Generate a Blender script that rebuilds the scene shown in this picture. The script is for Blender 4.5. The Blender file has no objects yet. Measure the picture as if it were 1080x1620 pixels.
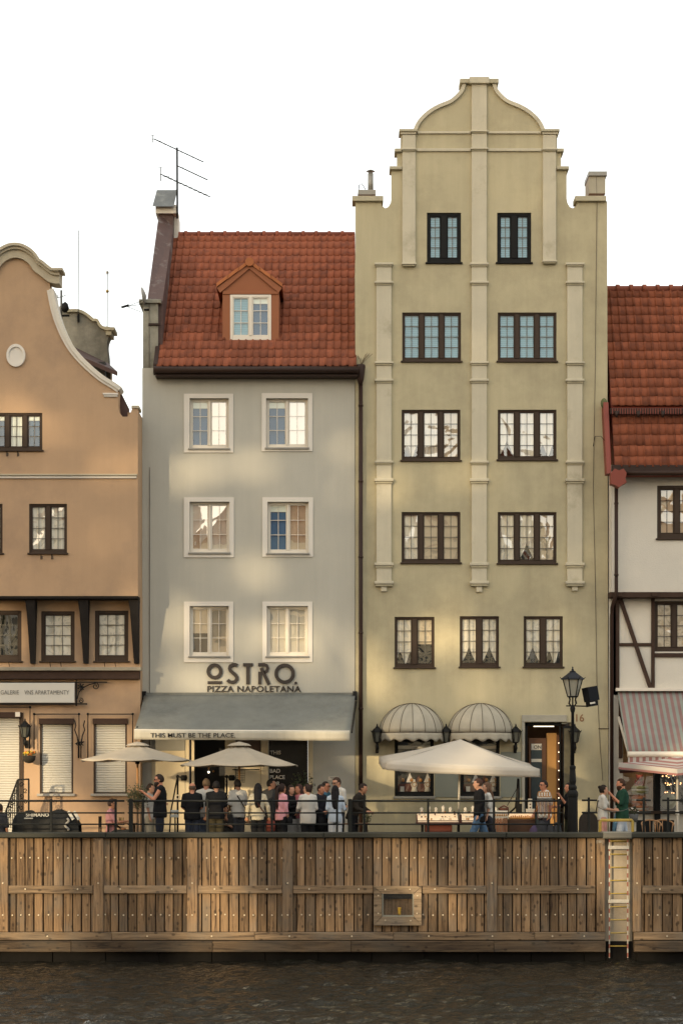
import bpy, math, random
from math import sin, cos, pi, radians, sqrt, atan2
from mathutils import Vector, Matrix, noise as mnoise
from mathutils.geometry import tessellate_polygon
random.seed(7)
SC = bpy.context.scene
COL = SC.collection
# ---------------------------------------------------------------- camera, sky, sun, exposure
DIST, FPX, EYE, HOR = 51.0, 3060.0, 1.6, 1245.0
cam = bpy.data.objects.new('camera', bpy.data.cameras.new('camera'))
COL.objects.link(cam)
cam.location = (0, -DIST, EYE)
cam.rotation_euler = (radians(90), 0, 0)
cam.data.sensor_fit = 'HORIZONTAL'
cam.data.sensor_width = 36
cam.data.lens = FPX / 1080 * 36
cam.data.shift_y = (HOR - 810) / 1080
cam.data.clip_start, cam.data.clip_end = 0.5, 3000
SC.camera = cam
SUN_AZ, SUN_EL = radians(33), radians(7)      # from behind the viewer's left shoulder, low
sdir = Vector((-sin(SUN_AZ) * cos(SUN_EL), -cos(SUN_AZ) * cos(SUN_EL), sin(SUN_EL)))
VEIL = 0.70
world = bpy.data.worlds.new('World'); SC.world = world; world.use_nodes = True
wn = world.node_tree.nodes; wl = world.node_tree.links
wn.clear()
wo = wn.new('ShaderNodeOutputWorld'); wb = wn.new('ShaderNodeBackground'); sk = wn.new('ShaderNodeTexSky')
sk.sky_type = 'NISHITA'; sk.sun_disc = False
sk.sun_elevation = SUN_EL; sk.sun_rotation = atan2(sdir.x, sdir.y)
sk.air_density = 1.0; sk.dust_density = 3.0; sk.ozone_density = 1.0
wb.inputs['Strength'].default_value = 0.08
# a thin, even veil of high white cloud over the whole dome, added to the clear sky
wc_ = wn.new('ShaderNodeBackground'); wc_.inputs[0].default_value = (1.0, .965, .90, 1); wc_.inputs['Strength'].default_value = VEIL
wa = wn.new('ShaderNodeAddShader')
wl.new(sk.outputs[0], wb.inputs[0]); wl.new(wb.outputs[0], wa.inputs[0]); wl.new(wc_.outputs[0], wa.inputs[1]); wl.new(wa.outputs[0], wo.inputs[0])
sl = bpy.data.lights.new('sun', 'SUN'); sl.energy = 2.8; sl.angle = radians(0.8); sl.color = (1.0, 0.79, 0.50)
so = bpy.data.objects.new('sun', sl); COL.objects.link(so)
so.rotation_euler = sdir.to_track_quat('Z', 'Y').to_euler(); so.location = sdir * 100
SC.view_settings.view_transform = 'Standard'; SC.view_settings.look = 'None'
SC.view_settings.gamma = 1; SC.view_settings.use_curve_mapping = False
SC.view_settings.exposure = 0.9
SC.render.engine = 'CYCLES'
SC.cycles.use_denoising = True
SC.cycles.max_bounces = 8; SC.cycles.diffuse_bounces = 3; SC.cycles.glossy_bounces = 3
SC.cycles.transparent_max_bounces = 10; SC.cycles.caustics_reflective = False; SC.cycles.caustics_refractive = False
SC.cycles.sample_clamp_indirect = 6

def WX(px, Y): return (px - 540) * (Y + DIST) / FPX
def WZ(py, Y): return EYE + (HOR - py) * (Y + DIST) / FPX
def W(px, py, Y): return Vector((WX(px, Y), Y, WZ(py, Y)))
def PXM(Y): return (Y + DIST) / FPX            # metres for one photo pixel at depth Y

# ---------------------------------------------------------------- materials
MATS = {}
def mat(name, col, rough=.8, var=.12, vs=1.2, bump=.15, bs=40, metal=0, rnd=0, streak=0, spec=.3, local=False, tint=None, tamt=.0, transl=0, emit=0, coat=0):
    if name in MATS: return MATS[name]
    m = bpy.data.materials.new(name); m.use_nodes = True; MATS[name] = m
    n = m.node_tree.nodes; l = m.node_tree.links
    b = n['Principled BSDF']
    b.inputs['Roughness'].default_value = rough; b.inputs['Metallic'].default_value = metal
    b.inputs['Specular IOR Level'].default_value = spec
    if coat: b.inputs['Coat Weight'].default_value = coat
    if local:
        tc = n.new('ShaderNodeTexCoord'); oi = n.new('ShaderNodeObjectInfo')
        ad = n.new('ShaderNodeVectorMath'); ad.operation = 'MULTIPLY_ADD'
        l.new(oi.outputs['Random'], ad.inputs[0]); ad.inputs[1].default_value = (37, 53, 71); l.new(tc.outputs['Object'], ad.inputs[2])
        pos = ad.outputs[0]
    else:
        g = n.new('ShaderNodeNewGeometry'); pos = g.outputs['Position']
    def noise(scale, detail=4, vec=None, r=.55):
        t = n.new('ShaderNodeTexNoise'); t.inputs['Scale'].default_value = scale; t.inputs['Detail'].default_value = detail
        t.inputs['Roughness'].default_value = r
        l.new(vec or pos, t.inputs['Vector']); return t.outputs['Fac']
    def madd(a, k, c):
        t = n.new('ShaderNodeMath'); t.operation = 'MULTIPLY_ADD'; l.new(a, t.inputs[0]); t.inputs[1].default_value = k
        if isinstance(c, (int, float)): t.inputs[2].default_value = c
        else: l.new(c, t.inputs[2])
        return t.outputs[0]
    v = madd(noise(vs, 6, r=.65), 2.4 * var, 1 - 1.2 * var)
    if streak:
        mp = n.new('ShaderNodeMapping'); mp.inputs['Scale'].default_value = (3.2, 3.2, .22); l.new(pos, mp.inputs['Vector'])
        v = madd(noise(1.0, 5, mp.outputs[0], .7), 2.4 * streak, madd(v, 1, -1.2 * streak))
    if rnd:
        oi2 = n.new('ShaderNodeObjectInfo'); v = madd(oi2.outputs['Random'], 2 * rnd, madd(v, 1, -rnd))
    sc = n.new('ShaderNodeVectorMath'); sc.operation = 'SCALE'
    if tint:
        mx = n.new('ShaderNodeMix'); mx.data_type = 'RGBA'
        mx.inputs[6].default_value = (*col, 1); mx.inputs[7].default_value = (*tint, 1)
        rp = n.new('ShaderNodeMapRange'); rp.inputs[1].default_value = .62 - tamt * .3; rp.inputs[2].default_value = .8 - tamt * .2
        l.new(noise(vs * .6, 8, r=.7), rp.inputs[0]); l.new(rp.outputs[0], mx.inputs[0]); l.new(mx.outputs[2], sc.inputs[0])
    else: sc.inputs[0].default_value = col
    l.new(v, sc.inputs['Scale'])
    l.new(sc.outputs[0], b.inputs['Base Color'])
    if emit:
        l.new(sc.outputs[0], b.inputs['Emission Color']); b.inputs['Emission Strength'].default_value = emit
    if bump:
        bp = n.new('ShaderNodeBump'); bp.inputs['Strength'].default_value = bump; bp.inputs['Distance'].default_value = .02
        l.new(noise(bs, 5), bp.inputs['Height']); l.new(bp.outputs[0], b.inputs['Normal'])
    if transl:
        tr = n.new('ShaderNodeBsdfTranslucent'); l.new(sc.outputs[0], tr.inputs[0]); ms = n.new('ShaderNodeMixShader')
        ms.inputs[0].default_value = transl; l.new(b.outputs[0], ms.inputs[1]); l.new(tr.outputs[0], ms.inputs[2])
        l.new(ms.outputs[0], n['Material Output'].inputs[0])
    return m

def wood_mat(name, c1, c2, dark, axis=2, rough=.8, rnd=.25, knots=True):
    m = bpy.data.materials.new(name); m.use_nodes = True; MATS[name] = m
    n = m.node_tree.nodes; l = m.node_tree.links; b = n['Principled BSDF']
    b.inputs['Roughness'].default_value = rough; b.inputs['Specular IOR Level'].default_value = .25
    tc = n.new('ShaderNodeNewGeometry'); oi = n.new('ShaderNodeObjectInfo')
    ad = n.new('ShaderNodeVectorMath'); ad.operation = 'MULTIPLY_ADD'
    l.new(oi.outputs['Random'], ad.inputs[0]); ad.inputs[1].default_value = (37, 53, 71); l.new(tc.outputs['Position'], ad.inputs[2])
    mp = n.new('ShaderNodeMapping'); s = [14, 14, 14]; s[axis] = .9; mp.inputs['Scale'].default_value = s
    l.new(ad.outputs[0], mp.inputs[0])
    t = n.new('ShaderNodeTexNoise'); t.inputs['Scale'].default_value = 1; t.inputs['Detail'].default_value = 7; t.inputs['Roughness'].default_value = .72
    t.inputs['Distortion'].default_value = .6
    l.new(mp.outputs[0], t.inputs[0])
    cr = n.new('ShaderNodeValToRGB'); e = cr.color_ramp.elements
    e[0].position = .34; e[0].color = (*dark, 1); e[1].position = .72; e[1].color = (*c1, 1)
    x = e.new(.5); x.color = (*c2, 1)
    l.new(t.outputs[0], cr.inputs[0])
    last = cr.outputs[0]
    if knots:
        mp2 = n.new('ShaderNodeMapping'); s2 = [6.5, 6.5, 6.5]; s2[axis] = 4.2; mp2.inputs['Scale'].default_value = s2; l.new(ad.outputs[0], mp2.inputs[0])
        vo = n.new('ShaderNodeTexVoronoi'); vo.inputs['Scale'].default_value = 1; l.new(mp2.outputs[0], vo.inputs[0])
        rg = n.new('ShaderNodeMapRange'); rg.inputs[1].default_value = .12; rg.inputs[2].default_value = .24; rg.inputs[3].default_value = .72; rg.inputs[4].default_value = 0
        l.new(vo.outputs['Distance'], rg.inputs[0])
        mx = n.new('ShaderNodeMix'); mx.data_type = 'RGBA'; l.new(rg.outputs[0], mx.inputs[0]); l.new(last, mx.inputs[6]); mx.inputs[7].default_value = (*[d * .55 for d in dark], 1)
        last = mx.outputs[2]
    # weather grey blotches
    w = n.new('ShaderNodeTexNoise'); w.inputs['Scale'].default_value = .9; w.inputs['Detail'].default_value = 4; l.new(ad.outputs[0], w.inputs[0])
    rw = n.new('ShaderNodeMapRange'); rw.inputs[1].default_value = .48; rw.inputs[2].default_value = .7; rw.inputs[4].default_value = .6; l.new(w.outputs[0], rw.inputs[0])
    mg = n.new('ShaderNodeMix'); mg.data_type = 'RGBA'; l.new(rw.outputs[0], mg.inputs[0]); l.new(last, mg.inputs[6])
    gq = sum(c2) / 3; mg.inputs[7].default_value = (gq * 1.05, gq * .95, gq * .78, 1)
    mr = n.new('ShaderNodeMath'); mr.operation = 'MULTIPLY_ADD'; l.new(oi.outputs['Random'], mr.inputs[0]); mr.inputs[1].default_value = 2 * rnd; mr.inputs[2].default_value = 1 - rnd
    sc = n.new('ShaderNodeVectorMath'); sc.operation = 'SCALE'; l.new(mg.outputs[2], sc.inputs[0]); l.new(mr.outputs[0], sc.inputs['Scale'])
    l.new(sc.outputs[0], b.inputs['Base Color'])
    bp = n.new('ShaderNodeBump'); bp.inputs['Strength'].default_value = .5; bp.inputs['Distance'].default_value = .01
    l.new(t.outputs[0], bp.inputs['Height']); l.new(bp.outputs[0], b.inputs['Normal'])
    return m

def glass_mat(name, refl=.35, wav=.4, wscale=3.0, tintc=(1, 1, 1), rough=.0):
    m = bpy.data.materials.new(name); m.use_nodes = True; MATS[name] = m
    n = m.node_tree.nodes; l = m.node_tree.links; n.clear()
    out = n.new('ShaderNodeOutputMaterial'); mx = n.new('ShaderNodeMixShader'); tr = n.new('ShaderNodeBsdfTransparent'); gl = n.new('ShaderNodeBsdfGlossy')
    tr.inputs[0].default_value = (*tintc, 1); gl.inputs['Roughness'].default_value = rough; gl.inputs[0].default_value = (1, 1, 1, 1)
    mx.inputs[0].default_value = refl
    g = n.new('ShaderNodeNewGeometry'); t = n.new('ShaderNodeTexNoise'); t.inputs['Scale'].default_value = wscale; t.inputs['Detail'].default_value = 1.5
    t.inputs['Distortion'].default_value = .8
    l.new(g.outputs['Position'], t.inputs[0])
    bp = n.new('ShaderNodeBump'); bp.inputs['Strength'].default_value = wav; bp.inputs['Distance'].default_value = .05
    l.new(t.outputs[0], bp.inputs['Height']); l.new(bp.outputs[0], gl.inputs['Normal'])
    l.new(tr.outputs[0], mx.inputs[1]); l.new(gl.outputs[0], mx.inputs[2]); l.new(mx.outputs[0], out.inputs[0])
    return m

# ---------------------------------------------------------------- mesh helpers
def smooth(pts, n=4):
    # Catmull-Rom through the points
    o = []; m = len(pts)
    for i in range(m - 1):
        p0, p1, p2, p3 = pts[max(i - 1, 0)], pts[i], pts[i + 1], pts[min(i + 2, m - 1)]
        for k in range(n):
            t = k / n; o.append(tuple(.5 * (2 * p1[j] + (p2[j] - p0[j]) * t + (2 * p0[j] - 5 * p1[j] + 4 * p2[j] - p3[j]) * t * t + (3 * p1[j] - p0[j] - 3 * p2[j] + p3[j]) * t ** 3) for j in (0, 1)))
    return o + [pts[-1]]
class MB:
    def __init__(s): s.v = []; s.f = []; s.sm = []
    def add(s, vs, fs, smooth=False):
        o = len(s.v); s.v += [tuple(p) for p in vs]
        for f in fs: s.f.append([o + i for i in f]); s.sm.append(smooth)
        return s
    def box(s, x0, x1, y0, y1, z0, z1):
        if x0 > x1: x0, x1 = x1, x0
        if y0 > y1: y0, y1 = y1, y0
        if z0 > z1: z0, z1 = z1, z0
        return s.add([(x0, y0, z0), (x1, y0, z0), (x1, y1, z0), (x0, y1, z0), (x0, y0, z1), (x1, y0, z1), (x1, y1, z1), (x0, y1, z1)],
                     [(0, 3, 2, 1), (4, 5, 6, 7), (0, 1, 5, 4), (1, 2, 6, 5), (2, 3, 7, 6), (3, 0, 4, 7)])
    def cbox(s, x0, x1, y0, y1, z0, z1, c=.01):
        # box with chamfered front (low y) edges
        c = min(c, abs(x1 - x0) * .4, abs(z1 - z0) * .4)
        return s.add([(x0 + c, y0, z0 + c), (x1 - c, y0, z0 + c), (x1 - c, y0, z1 - c), (x0 + c, y0, z1 - c),
                      (x0, y0 + c, z0), (x1, y0 + c, z0), (x1, y0 + c, z1), (x0, y0 + c, z1),
                      (x0, y1, z0), (x1, y1, z0), (x1, y1, z1), (x0, y1, z1)],
                     [(0, 1, 2, 3), (4, 5, 1, 0), (5, 6, 2, 1), (6, 7, 3, 2), (7, 4, 0, 3), (4, 8, 9, 5), (5, 9, 10, 6), (6, 10, 11, 7), (7, 11, 8, 4), (8, 11, 10, 9)])
    def bar(s, a, b, w, d=None, up=(0, 1, 0)):
        a, b = Vector(a), Vector(b); d = d or w; t = (b - a).normalized(); u = Vector(up)
        if abs(t.dot(u)) > .95: u = Vector((1, 0, 0))
        r = t.cross(u).normalized(); q = r.cross(t)
        c = [(-1, -1), (1, -1), (1, 1), (-1, 1)]
        vs = [p + r * (i * w / 2) + q * (j * d / 2) for p in (a, b) for i, j in c]
        return s.add(vs, [(0, 1, 2, 3), (7, 6, 5, 4), (0, 4, 5, 1), (1, 5, 6, 2), (2, 6, 7, 3), (3, 7, 4, 0)])
    def tube(s, pts, r, n=8, smooth=True, caps=True):
        pts = [Vector(p) for p in pts]; m = len(pts); rs = r if isinstance(r, (list, tuple)) else [r] * m
        vs = []; u = None
        for i, p in enumerate(pts):
            t = (pts[min(i + 1, m - 1)] - pts[max(i - 1, 0)]).normalized()
            if u is None: u = t.orthogonal().normalized()
            else: u = (u - t * u.dot(t)); u = u.normalized() if u.length > 1e-6 else t.orthogonal().normalized()
            w = t.cross(u)
            for k in range(n):
                a = 2 * pi * k / n; vs.append(p + (u * cos(a) + w * sin(a)) * rs[i])
        fs = [(i * n + k, i * n + (k + 1) % n, (i + 1) * n + (k + 1) % n, (i + 1) * n + k) for i in range(m - 1) for k in range(n)]
        s.add(vs, fs, smooth)
        if caps:
            o = len(s.v) - len(vs); s.f.append([o + k for k in reversed(range(n))]); s.sm.append(False)
            s.f.append([o + (m - 1) * n + k for k in range(n)]); s.sm.append(False)
        return s
    def lathe(s, prof, c=(0, 0, 0), n=16, smooth=True, rx=1, ry=1, rot=0):
        c = Vector(c); vs = []
        for r, z in prof:
            for k in range(n):
                a = 2 * pi * k / n + rot; vs.append((c.x + r * rx * cos(a), c.y + r * ry * sin(a), c.z + z))
        m = len(prof)
        s.add(vs, [(i * n + k, i * n + (k + 1) % n, (i + 1) * n + (k + 1) % n, (i + 1) * n + k) for i in range(m - 1) for k in range(n)], smooth)
        o = len(s.v) - len(vs)
        s.f.append([o + k for k in reversed(range(n))]); s.sm.append(False); s.f.append([o + (m - 1) * n + k for k in range(n)]); s.sm.append(False)
        return s
    def sphere(s, c, rx, ry=None, rz=None, n=12, m=8):
        ry = ry or rx; rz = rz or rx
        pr = [(max(1e-4, sin(pi * i / m)), -cos(pi * i / m)) for i in range(m + 1)]
        vs = []; c = Vector(c)
        for r, z in pr:
            for k in range(n):
                a = 2 * pi * k / n; vs.append((c.x + rx * r * cos(a), c.y + ry * r * sin(a), c.z + rz * z))
        return s.add(vs, [(i * n + k, i * n + (k + 1) % n, (i + 1) * n + (k + 1) % n, (i + 1) * n + k) for i in range(m) for k in range(n)], True)
    def capsule(s, p0, r0, p1, r1, n=10):
        p0, p1 = Vector(p0), Vector(p1); t = (p1 - p0).normalized(); pts = []; rs = []
        for k in (80, 45, 15): pts.append(p0 - t * r0 * sin(radians(k))); rs.append(r0 * cos(radians(k)))
        for k in (15, 45, 80): pts.append(p1 + t * r1 * sin(radians(k))); rs.append(r1 * cos(radians(k)))
        return s.tube(pts, rs, n)
    def loft(s, rings, n=16):
        # rings: (centre, rx, ry [, matrix])
        vs = []
        for rg in rings:
            c, rx, ry = Vector(rg[0]), rg[1], rg[2]; R = rg[3] if len(rg) > 3 else None
            for k in range(n):
                a = 2 * pi * k / n; d = Vector((rx * cos(a), ry * sin(a), 0))
                vs.append(c + (R @ d if R else d))
        m = len(rings)
        s.add(vs, [(i * n + k, i * n + (k + 1) % n, (i + 1) * n + (k + 1) % n, (i + 1) * n + k) for i in range(m - 1) for k in range(n)], True)
        o = len(s.v) - len(vs)
        s.f.append([o + k for k in reversed(range(n))]); s.sm.append(True); s.f.append([o + (m - 1) * n + k for k in range(n)]); s.sm.append(True)
        return s
    def plate(s, outer, holes, y0, y1):
        # outline in x,z extruded from y0 (front) to y1
        def area(l): return sum(l[i][0] * l[(i + 1) % len(l)][1] - l[(i + 1) % len(l)][0] * l[i][1] for i in range(len(l)))
        loops = [list(outer) if area(outer) > 0 else list(reversed(outer))] + [list(h) if area(h) < 0 else list(reversed(h)) for h in holes]
        tris = tessellate_polygon([[Vector((p[0], p[1], 0)) for p in lp] for lp in loops])
        flat = [p for lp in loops for p in lp]; n = len(flat)
        vs = [(p[0], y0, p[1]) for p in flat] + [(p[0], y1, p[1]) for p in flat]
        fs = []
        for t in tris:
            a, b, c = [flat[i] for i in t]
            if (b[0] - a[0]) * (c[1] - a[1]) - (c[0] - a[0]) * (b[1] - a[1]) < 0: t = (t[0], t[2], t[1])
            fs.append(tuple(t)); fs.append(tuple(i + n for i in reversed(t)))
        o = 0
        for lp in loops:
            k = len(lp)
            for i in range(k):
                a, b = o + i, o + (i + 1) % k; fs.append((a, a + n, b + n, b))
            o += k
        return s.add(vs, fs)
    def strip(s, path, w, y0, y1, closed=False):
        # a band of width w following an x,z path (outside to the left), from y0 to y1
        m = len(path); L = []; R = []
        for i, p in enumerate(path):
            a = path[i - 1] if (i or closed) else p; b = path[(i + 1) % m] if (i < m - 1 or closed) else p
            t = Vector((b[0] - a[0], b[1] - a[1])).normalized(); nn = Vector((-t.y, t.x))
            w0, w1 = w if isinstance(w, tuple) else (-w / 2, w / 2)
            L.append((p[0] + nn.x * w1, p[1] + nn.y * w1)); R.append((p[0] + nn.x * w0, p[1] + nn.y * w0))
        vs = []
        for i in range(m): vs += [(L[i][0], y0, L[i][1]), (R[i][0], y0, R[i][1]), (R[i][0], y1, R[i][1]), (L[i][0], y1, L[i][1])]
        fs = []
        for i in range(m if closed else m - 1):
            a, b = 4 * i, 4 * ((i + 1) % m)
            for k in range(4): fs.append((a + k, a + (k + 1) % 4, b + (k + 1) % 4, b + k))
        if not closed: fs += [(3, 2, 1, 0), (4 * m - 4, 4 * m - 3, 4 * m - 2, 4 * m - 1)]
        return s.add(vs, fs)
    def mesh(s, name, m=None):
        me = bpy.data.meshes.new(name); me.from_pydata(s.v, [], s.f)
        me.polygons.foreach_set('use_smooth', s.sm)
        if m: me.materials.append(m)
        me.update(); return me
    def obj(s, name, m=None, parent=None, **k):
        return ob(name, s.mesh(name, m), parent, **k)

def ob(name, data, parent=None, loc=None, **k):
    o = bpy.data.objects.new(name, data); COL.objects.link(o)
    if parent: o.parent = parent
    if loc is not None: o.location = loc
    for a, b in k.items(): o[a] = b
    return o
def fixnormals(o):
    import bmesh
    bm = bmesh.new(); bm.from_mesh(o.data); bmesh.ops.recalc_face_normals(bm, faces=bm.faces); bm.to_mesh(o.data); bm.free(); return o
WORLD_THINGS = []
def thing(name, label, cat, loc=(0, 0, 0), rz=0, group=None, world=True):
    # an Empty at the thing's base; with world=True its parts are modelled in world coordinates and settled at the end
    o = ob(name, None, loc=loc); o.rotation_euler.z = rz; o['label'] = label; o['category'] = cat; o.empty_display_size = .2
    if group: o['group'] = group
    if world: WORLD_THINGS.append(o)
    return o
def settle():
    for t in WORLD_THINGS:
        inv = (Matrix.Translation(t.location) @ t.rotation_euler.to_matrix().to_4x4()).inverted()
        for c in t.children: c.matrix_parent_inverse = inv
def tag(o, label, cat, group=None):
    o['label'] = label; o['category'] = cat
    if group: o['group'] = group
    return o
def copy_tree(o, parent=None):
    c = o.copy(); COL.objects.link(c); c.parent = parent
    for ch in o.children: copy_tree(ch, c)
    return c
def text_mesh(s, m, width=None, height=None, bold=0.0, ext=.006, spacing=1.0):
    cu = bpy.data.curves.new('lettering', 'FONT'); cu.body = s; cu.size = 1; cu.offset = bold; cu.extrude = .02; cu.align_x = 'LEFT'; cu.space_character = spacing
    cu.resolution_u = 3
    o = bpy.data.objects.new('lettering', cu); COL.objects.link(o)
    dg = bpy.context.evaluated_depsgraph_get(); me = bpy.data.meshes.new_from_object(o.evaluated_get(dg))
    bpy.data.objects.remove(o); bpy.data.curves.remove(cu)
    xs = [v.co.x for v in me.vertices]; ys = [v.co.y for v in me.vertices]
    x0, x1, y0, y1 = min(xs), max(xs), min(ys), max(ys)
    sx = width / (x1 - x0) if width else None; sy = height / (y1 - y0) if height else None
    sx = sx or sy; sy = sy or sx
    for v in me.vertices:
        v.co = Vector(((v.co.x - x0) * sx, -v.co.z / .02 * ext, (v.co.y - y0) * sy))
    me.materials.clear(); me.materials.append(m); return me
def lettering(s, parent, px0, py1, Y, m, pw=None, ph=None, bold=0, spacing=1.0, name='lettering'):
    k = PXM(Y)
    return ob(name, text_mesh(s, m, pw * k if pw else None, ph * k if ph else None, bold, spacing=spacing), parent, loc=W(px0, py1, Y))
UNITBOX = MB().box(0, 1, 0, 1, 0, 1).mesh('unit_box')
def pane(name, m, parent, x0, x1, y, z0, z1):
    key = 'pane_' + m.name
    if key not in bpy.data.meshes: MB().add([(0, 0, 0), (1, 0, 0), (1, 0, 1), (0, 0, 1)], [(0, 1, 2, 3)]).mesh(key, m)
    o = ob(name, bpy.data.meshes[key], parent, loc=(x0, y, z0)); o.scale = (x1 - x0, 1, z1 - z0); return o
def unitbox(name, m, parent, x0, x1, y0, y1, z0, z1, **k):
    key = 'u_' + m.name
    if key not in bpy.data.meshes:
        me = MB().box(0, 1, 0, 1, 0, 1).mesh(key, m)
    o = ob(name, bpy.data.meshes[key], parent, loc=(x0, y0, z0), **k); o.scale = (x1 - x0, y1 - y0, z1 - z0); return o

# ---------------------------------------------------------------- palette
yel = mat('ochre_plaster', (.44, .388, .25), .9, .13, .7, .25, 45, streak=.13, tint=(.33, .29, .19), tamt=.55)
yeltrim = mat('ochre_trim', (.50, .455, .34), .88, .12, 1.5, .2, 45, streak=.12, tint=(.33, .29, .2), tamt=.25)
grey = mat('grey_plaster', (.43, .412, .35), .9, .09, .6, .2, 50, streak=.08)
greytrim = mat('white_trim', (.64, .60, .53), .85, .05, 1, .1, 50, streak=.04)
peach = mat('peach_plaster', (.42, .282, .172), .92, .12, .8, .3, 60, streak=.07, tint=(.32, .22, .145), tamt=.45)
peachtrim = mat('gable_stone', (.42, .37, .27), .85, .14, 2, .2, 40, streak=.1)
whitep = mat('white_roughcast', (.60, .56, .48), .95, .07, 1.5, .45, 35)
oldwall = mat('old_render', (.36, .34, .27), .95, .28, 1.1, .3, 30, tint=(.16, .15, .12), tamt=.9, streak=.25)
brown = mat('brown_frame', (.045, .029, .019), .5, .1, 6, .05, 80, spec=.2)
darkbrown = mat('dark_metal_brown', (.032, .017, .012), .5, .15, 3, .05, 60, spec=.2)
timber = mat('brown_timber', (.055, .034, .025), .8, .25, 5, .3, 30, spec=.12)
blacktimber = mat('black_timber', (.020, .017, .015), .8, .3, 4, .35, 30, spec=.12)
black = mat('black_metal', (.010, .010, .0095), .55, .1, 8, .05, 90, spec=.13)
railm = mat('rail_metal', (.012, .013, .012), .5, .15, 4, .05, 90, spec=.16)
whitef = mat('white_frame', (.68, .62, .52), .45, .05, 4, .03, 90, spec=.4)
muntm = mat('bronze_muntin', (.11, .10, .075), .5, .05, 4, .0, 90)
tilem = mat('clay_tile', (.22, .066, .031), .8, .2, 5, .25, 60, rnd=.22, local=True, tint=(.12, .04, .024), tamt=.45)
ridgem = mat('ridge_tile', (.21, .06, .032), .8, .2, 5, .2, 60, rnd=.15, local=True)
terra = mat('terracotta_paint', (.27, .095, .038), .6, .06, 3, .05, 60)
redsheet = mat('red_sheet_metal', (.20, .045, .028), .5, .1, 3, .05, 40)
lead = mat('weathered_sheet', (.085, .05, .042), .7, .3, 3, .2, 20, tint=(.26, .25, .23), tamt=.25)
zinc = mat('zinc_sheet', (.27, .26, .23), .5, .15, 4, .1, 30, metal=.3)
concrete = mat('concrete', (.32, .27, .2), .95, .2, 1.5, .3, 25, streak=.15)
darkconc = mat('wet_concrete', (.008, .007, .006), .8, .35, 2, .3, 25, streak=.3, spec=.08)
paving = mat('granite_paving', (.24, .215, .18), .85, .15, 2, .2, 30)
curtm = mat('cream_curtain', (.90, .84, .68), .9, .06, 2, .0, 50, transl=.08)
bluebl = mat('sky_tinted_blind', (.26, .44, .50), .8, .08, 1.5, 0)  # white blinds, with the sky's reflection put into their colour
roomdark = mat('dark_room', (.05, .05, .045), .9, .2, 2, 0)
roomblue = mat('dark_blue_backing', (.07, .14, .23), .8, .1, 2, 0)  # flat dark blue backing behind some sashes
warmref = mat('warm_pane_reflection', (.72, .60, .41), .85, .25, 3, 0)  # warm reflection in the panes, painted as a backing colour
glassY = glass_mat('old_wavy_glass', .22, .4, 1.3)
glassT = glass_mat('tinted_glass', .07, .05, 1.0, (.9, .97, 1))
glassG = glass_mat('house_glass', .36, .07, .9)
glassS = glass_mat('shop_glass', .10, .2, 1.0)
# ---------------------------------------------------------------- setting
QY = -6.0                                      # front of the quay wall planks
WATER = WZ(1522, QY)
def sheet(name, m, x0, x1, y0, y1, z):
    o = MB().add([(x0, y0, z), (x1, y0, z), (x1, y1, z), (x0, y1, z)], [(0, 1, 2, 3)]).obj(name, m); o['kind'] = 'structure'; return o
sheet('promenade', paving, -300, 300, QY + .25, 900, 0)
o = MB().box(-300, 300, -300, -48.8, -6, -.02).obj('far_bank_ground', paving); o['kind'] = 'structure'
def water_mat():
    m = bpy.data.materials.new('river_water'); m.use_nodes = True; n = m.node_tree.nodes; l = m.node_tree.links; b = n['Principled BSDF']
    b.inputs['Base Color'].default_value = (.012, .011, .008, 1); b.inputs['Roughness'].default_value = .6; b.inputs['Specular IOR Level'].default_value = 0
    gl = n.new('ShaderNodeBsdfGlossy'); gl.inputs[0].default_value = (.95, .93, .86, 1); gl.inputs['Roughness'].default_value = .03
    fz = n.new('ShaderNodeFresnel'); fz.inputs['IOR'].default_value = 1.33; fm_ = n.new('ShaderNodeMath'); fm_.operation = 'MULTIPLY'; fm_.inputs[1].default_value = .72
    ms = n.new('ShaderNodeMixShader'); l.new(fz.outputs[0], fm_.inputs[0]); l.new(fm_.outputs[0], ms.inputs[0]); l.new(b.outputs[0], ms.inputs[1]); l.new(gl.outputs[0], ms.inputs[2]); l.new(ms.outputs[0], n['Material Output'].inputs[0])
    g = n.new('ShaderNodeNewGeometry'); mp = n.new('ShaderNodeMapping'); mp.inputs['Scale'].default_value = (1.0, 1.5, 1); l.new(g.outputs['Position'], mp.inputs[0])
    a = n.new('ShaderNodeTexNoise'); a.inputs['Scale'].default_value = 7; a.inputs['Detail'].default_value = 5; a.inputs['Roughness'].default_value = .6; a.inputs['Distortion'].default_value = .5
    l.new(mp.outputs[0], a.inputs[0])
    bp = n.new('ShaderNodeBump'); bp.inputs['Strength'].default_value = 1.0; bp.inputs['Distance'].default_value = .05
    l.new(a.outputs[0], bp.inputs['Height']); l.new(bp.outputs[0], gl.inputs['Normal']); l.new(bp.outputs[0], fz.inputs['Normal']); return m
def wave(x, y):
    w = mnoise.noise((x * .5, y * .8, 3.1))
    return .08 * mnoise.noise((x * 1.1 + w, y * 1.9, 0)) + .058 * mnoise.noise((x * 2.3, y * 3.8 + w, 7)) + .03 * mnoise.noise((x * 5, y * 7.5, 13))
xs = [-300, -120, -60, -30, -18] + [-12 + 24 * i / 300 for i in range(301)] + [18, 30, 60, 120, 300]
ys = [-49.5, -40, -32, -26] + [-22 + (22 + QY + .4) * i / 230 for i in range(231)]
vs = [(x, y, WATER + (wave(x, y) if abs(x) < 12.1 and y > -22.1 else 0)) for y in ys for x in xs]; nx = len(xs)
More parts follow.
